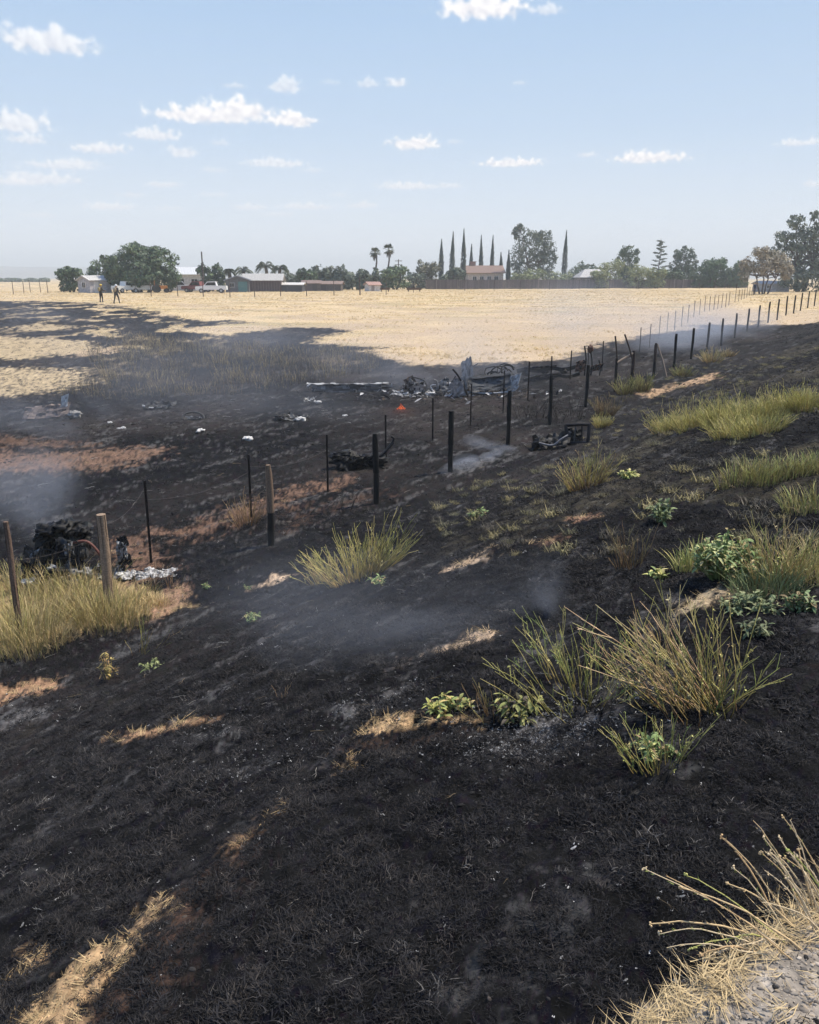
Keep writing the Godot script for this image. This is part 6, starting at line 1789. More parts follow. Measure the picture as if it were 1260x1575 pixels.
func make_plants() -> void:
	var yg := [Color(0.52, 0.45, 0.15), Color(0.40, 0.38, 0.12), Color(0.58, 0.48, 0.21), Color(0.28, 0.29, 0.095)]
	var gy := [Color(0.30, 0.33, 0.10), Color(0.42, 0.40, 0.14), Color(0.20, 0.25, 0.08), Color(0.52, 0.45, 0.19)]
	var straw := [Color(0.60, 0.46, 0.23), Color(0.52, 0.38, 0.18), Color(0.64, 0.51, 0.29), Color(0.38, 0.28, 0.14)]
	var brown := [Color(0.30, 0.20, 0.11), Color(0.20, 0.135, 0.08), Color(0.36, 0.26, 0.14)]
	var scorch := [Color(0.23, 0.19, 0.09), Color(0.13, 0.11, 0.06), Color(0.30, 0.25, 0.11), Color(0.08, 0.065, 0.045)]
	var green := [Color(0.16, 0.22, 0.08), Color(0.21, 0.27, 0.10), Color(0.10, 0.15, 0.055), Color(0.32, 0.32, 0.13), Color(0.24, 0.17, 0.09)]
	var black := [Color(0.018, 0.017, 0.017), Color(0.03, 0.027, 0.026)]
	# the shrub in the middle and the big weeds in front
	wiry("yellow green wiry shrub alone on the black slope below the charred posts", -0.559, -8.94, 0.817, 1.437, 190, 0.005, yg, Vector3(0.05, 0, 0), 0.25, "wiry_weed", "weed", "wiry yellow green weeds on the bank", 2)
	wiry("sparse dry outlying stems left of the middle yellow green shrub", -1.072, -9.518, 0.5, 0.564, 40, 0.005, yg + brown, Vector3(-0.3, 0, 0), 0.2)
	leafy("small green leafy weed at the foot of the middle yellow green shrub", -0.318, -7.973, 0.12, 0.26, 0.09, 40, green)
	wiry("largest foreground weed, its long pale stems all leaning to the left", 1.172, -3.031, 0.578, 0.645, 72, 0.0026, yg + [Color(0.44, 0.32, 0.17), Color(0.4, 0.27, 0.15)], Vector3(-0.55, 0, -0.12), 0.6, "wiry_weed", "weed", "wiry yellow green weeds on the bank", 6)
	wiry("long bare stems sprawling left out of the largest foreground weed", 1.23, -3.054, 0.784, 0.297, 22, 0.0036, [Color(0.46, 0.33, 0.2), Color(0.42, 0.36, 0.2), Color(0.36, 0.34, 0.16)], Vector3(-1.15, 0, -0.1), 0.2)
	wiry("upright stems at the right side of the largest foreground weed", 1.224, -3.037, 0.377, 0.323, 20, 0.003, gy, Vector3(0.12, 0, 0), 0.6)
	wiry("green wiry weed with budding tips left of the largest foreground weed", 0.764, -3.398, 0.45, 0.779, 58, 0.0024, gy, Vector3(-0.25, 0, -0.1), 0.8, "wiry_weed", "weed", "wiry yellow green weeds on the bank", 6)
	wiry("small V shaped weed with thin stems, nearest of the foreground weeds", 0.901, -2.598, 0.295, 0.307, 44, 0.0022, gy, Vector3(-0.2, 0, 0), 0.9)
	leafy("bushy green foot of the small V shaped weed", 0.895, -2.65, 0.12, 0.18, 0.05, 90, green)
	leafy("low yellowish green weed with orange scorched leaves, left of the ash patch", 0.185, -3.472, 0.124, 0.263, 0.06, 100, [Color(0.30, 0.30, 0.09), Color(0.17, 0.21, 0.07), Color(0.40, 0.29, 0.12), Color(0.24, 0.25, 0.08)])
	leafy("dark scorched leafy weed beside the white ash patch", 0.493, -3.258, 0.16, 0.276, 0.06, 110, [Color(0.16, 0.17, 0.055), Color(0.06, 0.055, 0.03), Color(0.25, 0.24, 0.08), Color(0.05, 0.04, 0.03)])
	wiry("thin arching brown stems over the dark scorched weed", 0.387, -3.346, 0.253, 0.327, 24, 0.0026, [Color(0.24, 0.22, 0.09), Color(0.2, 0.14, 0.08)], Vector3(-0.1, 0, 0), 0.4)
	# right side of the bank
	leafy("large glossy green leafy bush at the right, above the sandy spot", 1.907, -4.68, 0.364, 0.475, 0.07, 560, [Color(0.17, 0.24, 0.085), Color(0.23, 0.29, 0.12), Color(0.12, 0.17, 0.06), Color(0.36, 0.36, 0.16), Color(0.28, 0.22, 0.1)])
	tuft("yellow green grass growing at the left side of the large leafy bush", 1.89, -5.106, 0.322, 0.301, 130, 0.004, gy)
	wiry("tall pale stems and green grass right of the large leafy bush", 2.161, -4.524, 0.44, 0.497, 120, 0.003, gy + straw, Vector3.ZERO, 0.3)
	tuft("bluish green grass clump right of the large leafy bush", 2.044, -4.381, 0.26, 0.446, 260, 0.0035, [Color(0.15, 0.19, 0.085), Color(0.11, 0.15, 0.07), Color(0.22, 0.24, 0.12)])
	tuft("yellowish grass clump at the right edge above the dark leafy weed", 2.342, -4.488, 0.341, 0.341, 170, 0.0035, gy + straw)
	leafy("dark green leafy weed at the right edge beside the sandy spot", 2.036, -3.971, 0.149, 0.176, 0.06, 110, [Color(0.08, 0.13, 0.05), Color(0.12, 0.17, 0.07), Color(0.2, 0.23, 0.11), Color(0.22, 0.16, 0.08)])
	leafy("spreading grey green weed at the right end of the sandy spot", 1.809, -4.069, 0.146, 0.365, 0.055, 170, [Color(0.15, 0.18, 0.085), Color(0.22, 0.23, 0.11), Color(0.10, 0.13, 0.06)])
	leafy("small dark weed just below the spreading grey green weed", 1.705, -3.731, 0.109, 0.177, 0.05, 70, [Color(0.08, 0.10, 0.05), Color(0.13, 0.14, 0.07)])
	leafy("upright leafy green weed on the bare black slope, with pale upper leaves", 2.197, -6.806, 0.282, 0.31, 0.09, 90, [Color(0.14, 0.18, 0.075), Color(0.21, 0.24, 0.12), Color(0.10, 0.13, 0.055)])
	wiry("brownish sprigs below the upright leafy weed", 1.59, -5.6, 0.4, 0.376, 34, 0.0035, brown + scorch, Vector3(-0.1, 0, 0), 0.3)
	leafy("little yellow green tuft right of the brownish sprigs", 1.632, -5.059, 0.11, 0.13, 0.07, 34, gy)
	wiry("yellowish brown wiry clump on the slope below the black frame", 2.365, -10.616, 0.626, 0.826, 110, 0.005, yg + brown, Vector3(0, 0, 0), 0.3)
	leafy("low pale yellow green weed right of the yellowish brown clump", 2.771, -10.043, 0.14, 0.42, 0.10, 70, gy)
	leafy("small green leafy weed alone on the slope right of the middle shrub", 0.977, -11.238, 0.22, 0.30, 0.10, 50, green)
	var band := [5.059, -15.758, 5.067, -14.427, 5.268, -13.768, 5.246, -12.561, 5.655, -12.52, 5.949, -12.322, 4.59, -11.422, 4.729, -10.906]
	var bl := ["first from the left", "second from the left", "third from the left", "fourth from the left", "fifth from the left", "at the right end", "in front of the third one", "in front of the fourth one"]
	for k in 8:
		tuft("yellow green grass clump in the upper bank's band, " + bl[k], band[2 * k], band[2 * k + 1], [0.55, 0.6, 0.62, 0.6, 0.55, 0.55, 0.45, 0.45][k], rf(0.65, 0.85), 190, 0.006, yg + [Color(0.26, 0.25, 0.12)])
		var ow: Node3D = get_child(get_child_count() - 1)
		var stems := wiry("", band[2 * k], band[2 * k + 1], [0.62, 0.7, 0.72, 0.7, 0.64, 0.62, 0.52, 0.5][k], rf(0.8, 1.1), 90, 0.0045, yg, Vector3(-0.1, 0, 0), 0.3)
		for m in stems.get_children():
			m.reparent(ow, true)
		used["wiry_weed"] -= 1
		stems.free()
	var low := [3.172, -7.612, 3.372, -7.514, 3.6, -7.517, 3.838, -7.54, 3.106, -6.079]
	var ll := ["leftmost", "second", "third", "fourth", "lowest and reddish"]
	for k in 5:
		tuft("scorched olive grass clump on the right bank, " + ll[k], low[2 * k], low[2 * k + 1], rf(0.32, 0.42), rf(0.4, 0.6), 170, 0.005, gy + scorch)
	for e in [[5.802, -24.054, 0.75, 0.9, "brown green bush right of the last charred post, partly scorched", brown + scorch], [5.164, -21.83, 0.45, 0.7, "yellowish tuft in front of the brown green bush", yg], [7.456, -28.328, 0.85, 1.0, "pale green wiry bush between the two short posts", gy + scorch], [8.115, -28.602, 0.8, 0.8, "olive wiry bush left of the braced dark post", scorch + gy], [13.627, -37.368, 0.8, 1.4, "yellowish tan bush beside the front row of burnt posts", straw + yg], [10.874, -32.856, 0.6, 1.2, "grey green bush right of the leaning brace", scorch + gy], [15.059, -39.253, 0.5, 1.0, "small dry bush right of the yellowish tan bush", scorch + straw]]:
		wiry(e[4], e[0], e[1], e[2], e[3], 110, 0.007, e[5], Vector3.ZERO, 0.4)
	# left side: grass around the thick post
	var lc := [-5.309, -10.263, -4.873, -10.098, -4.474, -9.961, -4.085, -9.783, -3.695, -9.568, -3.492, -9.804, -4.608, -8.627, -4.343, -8.806, -4.739, -9.382, -4.296, -9.321, -3.962, -9.281, -3.589, -8.972, -4.421, -8.322, -4.175, -8.355, -3.447, -9.124, -3.812, -9.009]
	var lt := ["at the left edge", "right of the left edge post", "in front of the engine wreck", "left of the thick post", "around the thick post's foot", "right of the thick post", "lowest at the left edge", "lowest, beside the dark scar", "between the edge post and the scar", "nearest below the engine", "left below the thick post", "right below the thick post", "nearest at the left edge", "nearest, at the edge post's foot", "nearest, right of the thick post's foot", "nearest, left of the thick post's foot"]
	for k in 16:
		tuft("yellow green grass clump " + lt[k], lc[2 * k], lc[2 * k + 1], [0.72, 0.8, 0.76, 0.76, 0.6, 0.3, 0.85, 0.75, 0.8, 0.7, 0.7, 0.75, 0.8, 0.85, 0.5, 0.62][k], rf(0.65, 0.85), 135, 0.0038, [Color(0.42, 0.35, 0.13), Color(0.48, 0.36, 0.18), Color(0.34, 0.30, 0.11), Color(0.50, 0.39, 0.21), Color(0.24, 0.24, 0.08), Color(0.30, 0.22, 0.11)])
	for e in [[-4.693, -9.281, 0.75, "left of the scar"], [-4.298, -9.484, 0.8, "in front of the engine wreck"], [-3.833, -9.321, 0.75, "left of the thick post"]]:
		wiry("thin pale stems standing out of the yellow green grass, " + e[3], e[0], e[1], e[2], 1.0, 46, 0.003, [Color(0.50, 0.40, 0.22), Color(0.42, 0.36, 0.16), Color(0.36, 0.28, 0.16)], Vector3(0.1, 0, 0), 0.2)
	var dc := [-4.019, -9.182, -3.685, -9.241, -3.414, -9.382, -4.026, -8.627, -3.226, -9.696]
	var dt := ["left of the middle", "in the middle of the straw patch", "at its right side", "at its lower left", "at its right tip"]
	for k in 5:
		tuft("blond dry grass clump below the thick post, " + dt[k], dc[2 * k], dc[2 * k + 1], rf(0.14, 0.22), rf(0.45, 0.6), 260, 0.004, straw, "dry_grass_clump")
	wiry("pale dry twigs standing among the melted metal right of the thick post", -3.499, -10.263, 0.42, 0.6, 22, 0.004, [Color(0.40, 0.33, 0.26), Color(0.3, 0.23, 0.17)], Vector3(0.2, 0, 0), 0.0)
	wiry("thin tall dry twigs between the melted metal and the tiny leafy weeds", -3.133, -10.263, 0.5, 0.5, 10, 0.0035, brown, Vector3(0.1, 0, 0), 0.0)
	wiry("reddish dry bush left of the half charred brown post", -2.73, -13.167, 0.677, 0.764, 48, 0.0055, brown + [Color(0.34, 0.24, 0.14)], Vector3.ZERO, 0.1, "dry_bush", "bush", "dry bushes")
	leafy("scorched yellow brown upright sprig at the lower left of the slope", -2.897, -7.143, 0.389, 0.226, 0.06, 60, [Color(0.32, 0.24, 0.08), Color(0.2, 0.13, 0.06), Color(0.4, 0.32, 0.12)])
	leafy("flat green leafy weed right of the scorched sprig", -2.47, -7.255, 0.10, 0.38, 0.06, 60, [Color(0.17, 0.20, 0.08), Color(0.25, 0.27, 0.12)])
	wiry("thin leaning stalks above the flat green leafy weed", -2.792, -7.871, 0.513, 0.684, 12, 0.0028, gy + brown, Vector3(0.4, 0, 0), 0.4)
	leafy("small upright leafy weed alone on the black slope below the middle shrub's left", -1.647, -7.942, 0.219, 0.219, 0.06, 44, green)
	leafy("tiny green weed, left one of two under the half charred post", -2.699, -10.191, 0.13, 0.14, 0.06, 26, green)
	leafy("tiny green weed, right one of two under the half charred post", -2.153, -10.191, 0.09, 0.15, 0.06, 22, green)
	wiry("single thin dry sprig on the open black slope", -0.813, -4.647, 0.156, 0.12, 6, 0.0018, brown, Vector3.ZERO, 0.1)
	var tw := [3.314, -23.548, 3.617, -24.085, 3.765, -23.543, 4.311, -23.224, 4.691, -24.072, 4.854, -23.53]
	for k in 6:
		wiry("burnt black twigs standing between the charred posts, %s from the left" % ["first", "second", "third", "fourth", "fifth", "sixth"][k], tw[2 * k], tw[2 * k + 1], rf(0.7, 1.15), 0.9, 9, 0.007, black, Vector3.ZERO, 0.0, "burnt_twigs", "burnt twigs", "burnt twigs by the black frame", 4)
	wiry("thin burnt twigs standing left of the seat wreck's post", -1.123, -13.876, 0.55, 0.35, 9, 0.006, black, Vector3.ZERO, 0.0, "burnt_twigs", "burnt twigs", "burnt twigs by the black frame", 3)
	# the corner by the gravel
	var dry := [Color(0.52, 0.38, 0.21), Color(0.44, 0.30, 0.16), Color(0.56, 0.44, 0.28)]
	var cornerstems := [[1225, 1500]]
	for e in [[0.939, -1.668, [[-0.36, 0.17, -0.13], [-0.30, 0.05, -0.02], [-0.28, 0.02, 0.07]], "long pale dry stems reaching left over the black ground, lowest in the corner"],
			[1.023, -1.744, [[-0.16, 0.20, -0.13], [-0.13, 0.19, -0.10], [-0.12, 0.15, -0.10], [-0.22, 0.12, -0.08]], "bundle of dry stems rising from the straw edge, middle of the corner"],
			[1.138, -1.84, [[-0.15, 0.24, -0.12], [-0.13, 0.20, -0.08], [-0.04, 0.22, -0.12], [-0.10, 0.16, -0.1]], "tall dry stems with green budding tips, highest in the corner"]]:
		var o := thing("dry_weed", e[3], "weed", g(e[0], e[1]), 0.0, "dry weeds at the gravel edge")
		var b := Build.new()
		var lb := Build.new()
		for q in e[2]:
			for rep in 3:
				var d := Vector3(q[0], q[1], q[2]) * rf(0.7, 1.05) + Vector3(rf(-0.03, 0.03), rf(-0.02, 0.02), rf(-0.03, 0.03))
				var pts := PackedVector3Array()
				var rr := PackedFloat32Array()
				var wob := Vector3.ZERO
				var st := Vector3(rf(-0.06, 0.06), -0.01, rf(-0.05, 0.05))
				for m in 9:
					var f := m / 8.0
					wob += Vector3(rf(-1, 1), rf(-1, 1), rf(-1, 1)) * 0.004
					pts.append(st + d * f + Vector3(0, 0.10 * f * (1.0 - f), 0) + wob)
					rr.append(lerpf(0.0034, 0.0015, f) * (1.0 if rep == 0 else 0.7))
				var c: Color = (dry if rep < 2 or rng.randf() < 0.5 else gy)[rng.randi() % 3]
				b.tube(pts, rr, 5, c, false)
				for m in range(3, 9):
					for s in 3:
						var u := (d.normalized() + Vector3(rf(-1, 1), rf(-0.5, 1), rf(-1, 1)) * 0.9).normalized() * rf(0.006, 0.016)
						var w := u.cross(Vector3(rf(-1, 1), rf(-1, 1), rf(-1, 1))).normalized() * 0.0016
						var q0 := pts[m] - d * rf(0, 0.1)
						lb.flat(q0 - w, q0 + w, q0 + u, (c if rep < 2 else gy[0]) * rf(0.8, 1.3))
				for s in 5 if rep != 1 else 0:
					lb.blob(pts[8] + Vector3(rf(-1, 1), rf(-1, 1), rf(-1, 1)) * 0.005, Vector3.ONE * rf(0.002, 0.0035), 0.2, s, c * 1.1, 4, 5)
		part(b, "stems", M.straw, o, "stuff")
		part(lb, "bracts", M.straw, o, "stuff")

# ---------------------------------------------------------------- what covers the ground
func stubble_mesh(blades: int, len: float, w: float, flatness: float) -> ArrayMesh:
	var b := Build.new()
	for k in blades:
		var a := rf(0, TAU)
		var out := Vector3(cos(a), 0, sin(a))
		var p0 := Vector3(rf(-1, 1), 0, rf(-1, 1)) * len * 0.7
		p0.y = -0.006
		var l := len * rf(0.5, 1.2)
		var rise := rf(0.05, 1.0 - flatness)
		var p := PackedVector3Array([p0, p0 + (out * (1.0 - rise) + Vector3.UP * rise) * l * 0.5, p0 + (out * (1.15 - rise) + Vector3.UP * rise * rf(0.3, 1.0)) * l])
		var tone := rf(0.5, 1.4)
		if rng.randf() < 0.22:
			tone = rf(2.5, 12.0)
		b.ribbon(p, w * rf(0.6, 1.3), out.cross(Vector3.UP).rotated(out, rf(-1.2, 1.2)), Color(tone, tone, tone), Color(tone, tone, tone) * 1.2)
	return b.mesh()

func make_ground_cover() -> void:
	var places := []
	var tints := PackedColorArray()
	# charred stubble, thinner with distance
	for e in [[1.2, 3.2, 21000, 0.85], [3.2, 7.0, 28000, 1.15], [7.0, 14.0, 26000, 1.5], [14.0, 32.0, 26000, 2.0], [32.0, 75.0, 14000, 3.2]]:
		for k in e[2]:
			var r := sqrt(rf(e[0] * e[0], e[1] * e[1]))
			var a := rf(-0.68, 0.68)
			var x := r * sin(a)
			var z := -r * cos(a)
			cover(x, z, r, a, patches if r < 32.0 else [])
			if lived > 0.4 or (bare > 0.35 and rng.randf() < 0.85):
				continue
			var n := mid.get_noise_2d(x * 2.0, z * 2.0)
			if mid.get_noise_2d(x * 3.1, z * 3.1 + 50.0) < rf(-0.6, -0.1):
				continue
			places.append(sway(g(x, z), rf(0, TAU), e[3] * rf(0.5, 1.2) * (1.0 + 0.9 * n)))
			var c := Color(0.0115, 0.0112, 0.0125) * rf(0.3, 2.4)
			if rng.randf() < 0.12 + 0.2 * n:
				c = Color(0.036, 0.032, 0.030) * rf(0.8, 1.6)
			if rng.randf() < 0.012 + 0.05 * sm(8.0, 20.0, r):
				c = Color(0.12, 0.113, 0.107) * rf(0.5, 1.3)
			if bare > 0.35 and rng.randf() < 0.6:
				c = Color(0.36, 0.26, 0.14) * rf(0.5, 1.1)
			elif r > 12.0:
				c = c * 1.4
			tints.append(c)
	strew("burnt_stubble", stubble_mesh(30, 0.042, 0.0013, 0.35), M.char, places, tints, "black charred grass stubble covering the bank", "burnt grass")
	# straw on the field
	places = []
	tints = PackedColorArray()
	for e in [[20.0, 45.0, 24000, 0.7], [45.0, 90.0, 42000, 0.55], [90.0, 175.0, 42000, 0.85]]:
		for k in e[2]:
			var r := sqrt(rf(e[0] * e[0], e[1] * e[1]))
			var a := rf(-0.62, 0.62)
			var x := r * sin(a)
			var z := -r * cos(a)
			cover(x, z, r, a, [])
			if lived < 0.6 or rng.randf() < bare * 0.8:
				continue
			var n := broad.get_noise_2d(x * 1.5, z * 3.0)
			if rng.randf() < 0.25 - n:
				continue
			places.append(sway(g(x, z), rf(0, TAU), e[3] * rf(0.4, 0.9) * (1.0 + n)))
			tints.append(Color(0.69, 0.53, 0.30).lerp(Color(0.54, 0.43, 0.23), rng.randf() * 0.6 + n * 0.5) * rf(0.9, 1.15))
	var sb := Build.new()
	for k in 16:
		var out := Vector3(rf(-1, 1), 0, rf(-1, 1))
		var p0 := Vector3(rf(-1, 1), 0, rf(-1, 1)) * 0.10
		sb.ribbon(PackedVector3Array([p0, p0 + out * 0.05 + Vector3.UP * rf(0.06, 0.1), p0 + out * 0.14 + Vector3.UP * rf(0.09, 0.2)]), 0.006, out.cross(Vector3.UP).normalized(), Color(0.8, 0.8, 0.8), Color(1.1, 1.1, 1.1))
	strew("field_straw", sb.mesh(), M.straw, places, tints, "dry straw coloured grass covering the unburnt field", "dry grass")
	# scorched weeds standing in the left part of the burn
	var region := PackedVector2Array([Vector2(-11.496, -27.056), Vector2(-12.813, -33.918), Vector2(-15.648, -40), Vector2(-17.292, -47.785), Vector2(-14.274, -49.614), Vector2(-10.278, -43.899), Vector2(-4.993, -42.605), Vector2(-2.227, -40.669), Vector2(-0.772, -37.86), Vector2(-1.735, -33.909), Vector2(-3.91, -30.935), Vector2(-4.774, -28.688), Vector2(-7.34, -28.041), Vector2(-9.097, -26.615)])
	var lo := Vector2(1e9, 1e9)
	var hi := -lo
	for p in region:
		lo = lo.min(p)
		hi = hi.max(p)
	for variant in 2:
		places = []
		tints = PackedColorArray()
		for k in (1300 if variant == 0 else 1000):
			var p := Vector2(rf(lo.x, hi.x), rf(lo.y, hi.y))
			if not Geometry2D.is_point_in_polygon(p, region) or broad.get_noise_2d(p.x * 3.0, p.y * 3.0) < rf(-0.35, 0.15):
				continue
			places.append(sway(g(p.x, p.y), rf(0, TAU), rf(0.3, 0.8)))
			tints.append((Color(0.46, 0.37, 0.19) if variant == 0 else Color(0.055, 0.046, 0.036)) * rf(0.7, 1.4))
		var wb := Build.new()
		for k in 14:
			var out := Vector3(rf(-1, 1), 0, rf(-1, 1)) * 0.4
			var p0 := out * 1.1
			var l := rf(0.2, 0.9)
			wb.tube(PackedVector3Array([p0 - Vector3(0, 0.02, 0), p0 + (out * 0.4 + Vector3.UP) * l * 0.5, p0 + (out * 0.8 + Vector3.UP * 0.95) * l]), PackedFloat32Array([0.007, 0.005, 0.0025]), 3, Color(0.35, 0.33, 0.3) * rf(0.6, 1.4), false, Color(1.6, 1.5, 1.2))
		strew("scorched_weeds", wb.mesh(), M.straw, places, tints, ["dry olive brown weeds standing over the left part of the burn", "blackened weeds standing over the left part of the burn"][variant], "weeds")
	# low half burnt plants over the right part of the bank
	region = PackedVector2Array([Vector2(4.998, -24.067), Vector2(7.636, -29.224), Vector2(11.314, -33.411), Vector2(15.257, -38.975), Vector2(14.13, -27.452), Vector2(2.817, -5.121), Vector2(2.605, -6.051), Vector2(2.711, -7.686), Vector2(2.29, -8.439), Vector2(2.972, -14.624)])
	var r2 := PackedVector2Array([Vector2(0.108, -13.093), Vector2(1.196, -16.271), Vector2(3.498, -17.286), Vector2(2.415, -8.92), Vector2(3.056, -5.594), Vector2(1.977, -3.453), Vector2(2.098, -5.101), Vector2(1.381, -6.093), Vector2(0.599, -7.93)])
	places = []
	tints = PackedColorArray()
	for q in [[region, 1500], [r2, 420]]:
		lo = Vector2(1e9, 1e9)
		hi = -lo
		for p in q[0]:
			lo = lo.min(p)
			hi = hi.max(p)
		for k in q[1]:
			var p := Vector2(rf(lo.x, hi.x), rf(lo.y, hi.y))
			if not Geometry2D.is_point_in_polygon(p, q[0]) or broad.get_noise_2d(p.x * 7.0, p.y * 7.0) + mid.get_noise_2d(p.x, p.y) * 0.5 < rf(-0.25, 0.1):
				continue
			places.append(sway(g(p.x, p.y), rf(0, TAU), rf(0.25, 0.75)))
			tints.append([Color(0.20, 0.175, 0.085), Color(0.10, 0.09, 0.065), Color(0.25, 0.21, 0.10), Color(0.07, 0.06, 0.045), Color(0.15, 0.14, 0.08)][rng.randi() % 5] * rf(0.7, 1.2))
	var gb := Build.new()
	for k in 60:
		var out := Vector3(rf(-1, 1), 0, rf(-1, 1))
		var p0 := Vector3(rf(-1, 1), 0, rf(-1, 1)) * 0.15
		gb.ribbon(PackedVector3Array([p0, p0 + out * 0.07 + Vector3.UP * rf(0.03, 0.1), p0 + out * 0.15 + Vector3.UP * rf(0.02, 0.16)]), rf(0.003, 0.007), out.cross(Vector3.UP).normalized(), Color(0.8, 0.8, 0.8), Color(1.2, 1.2, 1.1))
	strew("half_burnt_plants", gb.mesh(), M.leaf, places, tints, "low grey green half burnt plants over the right part of the bank", "plants")
	# white flakes of ash
	places = []
	tints = PackedColorArray()
	for e in [[1.5, 6.0, 1700, 0.7], [6.0, 14.0, 1500, 1.1], [14.0, 34.0, 1600, 2.2]]:
		for k in e[2]:
			var r := sqrt(rf(e[0] * e[0], e[1] * e[1]))
			var a := rf(-0.6, 0.6)
			var x := r * sin(a)
			var z := -r * cos(a)
			cover(x, z, r, a, [])
			if lived > 0.3:
				continue
			places.append(sway(g(x, z, 0.012 * e[3]), rf(0, TAU), e[3] * (0.25 + 0.9 * pow(rng.randf(), 2.5)) * (1.7 if rng.randf() < 0.04 else 1.0), rf(-0.5, 0.5)))
			tints.append(Color(0.52, 0.51, 0.50) * (0.2 + 1.3 * pow(rng.randf(), 1.6) if r < 14.0 else rf(0.10, 0.6)))
	for e in [[Vector2(0.647, -3.157), 0.17, 900], [Vector2(0.432, -3), 0.11, 300], [Vector2(-0.734, -3.523), 0.18, 220], [Vector2(-0.209, -3.928), 0.14, 240], [Vector2(-1.259, -4.391), 0.16, 180], [Vector2(0.657, -27.576), 0.9, 160], [Vector2(0.725, -1.895), 0.04, 16], [Vector2(0.676, -1.635), 0.05, 14], [Vector2(-3.278, -6.465), 0.2, 160], [Vector2(-1.126, -2.814), 0.03, 8]]:
		for k in e[2]:
			var x: float = e[0].x + rng.randfn() * e[1] * 1.3
			var z: float = e[0].y + rng.randfn() * e[1]
			places.append(sway(g(x, z, 0.012), rf(0, TAU), (0.2 + 0.8 * pow(rng.randf(), 2.0)) * (3.0 if e[1] > 0.5 else 1.0), rf(-0.6, 0.6)))
			tints.append(Color(0.5, 0.5, 0.5) * (0.2 + 1.0 * pow(rng.randf(), 1.5)))
	for variant in 3:
		var fb := Build.new()
		for q in 2 + variant:
			var n := 6
			var c0 := Vector3(rf(-1, 1), rf(0, 0.3), rf(-1, 1)) * 0.007 * q
			var sx := rf(0.004, 0.012) / (1.0 + 0.6 * q)
			var sz := rf(0.002, 0.006) / (1.0 + 0.4 * q)
			var pts := PackedVector3Array()
			for k in n:
				var w := rf(0.5, 1.2)
				pts.append(c0 + Vector3(cos(TAU * k / n) * sx * w, rf(0.0, 0.003), sin(TAU * k / n) * sz * w))
			for k in range(1, n - 1):
				fb.flat(pts[0], pts[k], pts[k + 1], Color.WHITE * rf(0.7, 1.0))
			for k in n:
				fb.flat(pts[k], pts[(k + 1) % n], c0 - Vector3(0, 0.003, 0), Color.WHITE * 0.8)
		var sub := []
		var st := PackedColorArray()
		for k in range(variant, places.size(), 3):
			sub.append(places[k])
			st.append(tints[k])
		strew("ash_flakes", fb.mesh(), M.ash, sub, st, ["white flakes of ash strewn over the black ground", "small grey white crumbs of ash over the black ground", "broken clusters of pale ash over the black ground"][variant], "ash")
	# stalks that fell over unburnt or turned to pale ash
	places = []
	tints = PackedColorArray()
	for e in [[1.4, 5.0, 130, 0.55], [5.0, 14.0, 260, 0.9], [14.0, 30.0, 300, 1.7]]:
		for k in e[2]:
			var r := sqrt(rf(e[0] * e[0], e[1] * e[1]))
			var a := rf(-0.62, 0.62)
			var x := r * sin(a)
			var z := -r * cos(a)
			cover(x, z, r, a, [])
			if lived > 0.3:
				continue
			places.append(sway(g(x, z, 0.012 * e[3]), rf(0, TAU), e[3] * rf(0.4, 1.2), rf(-0.12, 0.12)))
			tints.append([Color(0.30, 0.28, 0.25), Color(0.16, 0.145, 0.13), Color(0.07, 0.06, 0.055), Color(0.24, 0.18, 0.11), Color(0.45, 0.44, 0.42)][rng.randi() % 5] * rf(0.4, 1.0))
	var kb := Build.new()
	kb.tube(PackedVector3Array([Vector3(-0.06, 0, 0), Vector3(-0.02, 0.006, 0.006), Vector3(0.025, 0.002, 0.002), Vector3(0.07, 0.005, 0.014)]), PackedFloat32Array([0.0018, 0.0016, 0.0014, 0.0008]), 4, Color.WHITE)
	kb.tube(PackedVector3Array([Vector3(0.01, 0.003, 0.003), Vector3(0.03, 0.008, 0.018), Vector3(0.045, 0.006, 0.03)]), PackedFloat32Array([0.001, 0.0009, 0.0005]), 3, Color.WHITE)
	strew("fallen_stalks", kb.mesh(), M.straw, places, tints, "pale and black stalks lying flat on the burnt slope", "stalks")
	# gravel and straw on the shoulder in the corner
	places = []
	tints = PackedColorArray()
	var places2 := []
	var tints2 := PackedColorArray()
	for k in 30000:
		var s := rf(-0.9, 0.36)
		var t := rf(0.9, 3.4)
		var edge := 0.28 - 0.44 * (t - 1.59)
		if s > edge + 0.02 + rf(-0.03, 0.03):
			continue
		var x := -0.857 * s + 0.515 * t
		var z := -0.515 * s - 0.857 * t
		places.append(Transform3D(Basis(Vector3.UP, rf(0, TAU)).scaled(Vector3(rf(0.6, 1.3), rf(0.5, 0.9), rf(0.6, 1.2)) * (0.25 + 0.8 * pow(rng.randf(), 4.0))), g(x, z, 0.0)))
		tints.append([Color(0.42, 0.37, 0.31), Color(0.5, 0.43, 0.35), Color(0.30, 0.26, 0.22), Color(0.2, 0.18, 0.16), Color(0.45, 0.36, 0.26)][rng.randi() % 5] * rf(0.7, 1.2))
	for k in 900:
		var t := rf(1.0, 3.0)
		var edge := 0.28 - 0.44 * (t - 1.59)
		var s := edge - 0.03 + rng.randfn() * 0.03 if k < 620 else edge - rf(0, 0.4)
		var x := -0.857 * s + 0.515 * t
		var z := -0.515 * s - 0.857 * t
		places2.append(sway(g(x, z, 0.004 + 0.015 * rng.randf()), rf(0, TAU), rf(0.4, 1.2), rf(-0.45, 0.45)))
		tints2.append(Color(0.47, 0.36, 0.20) * rf(0.6, 1.2))
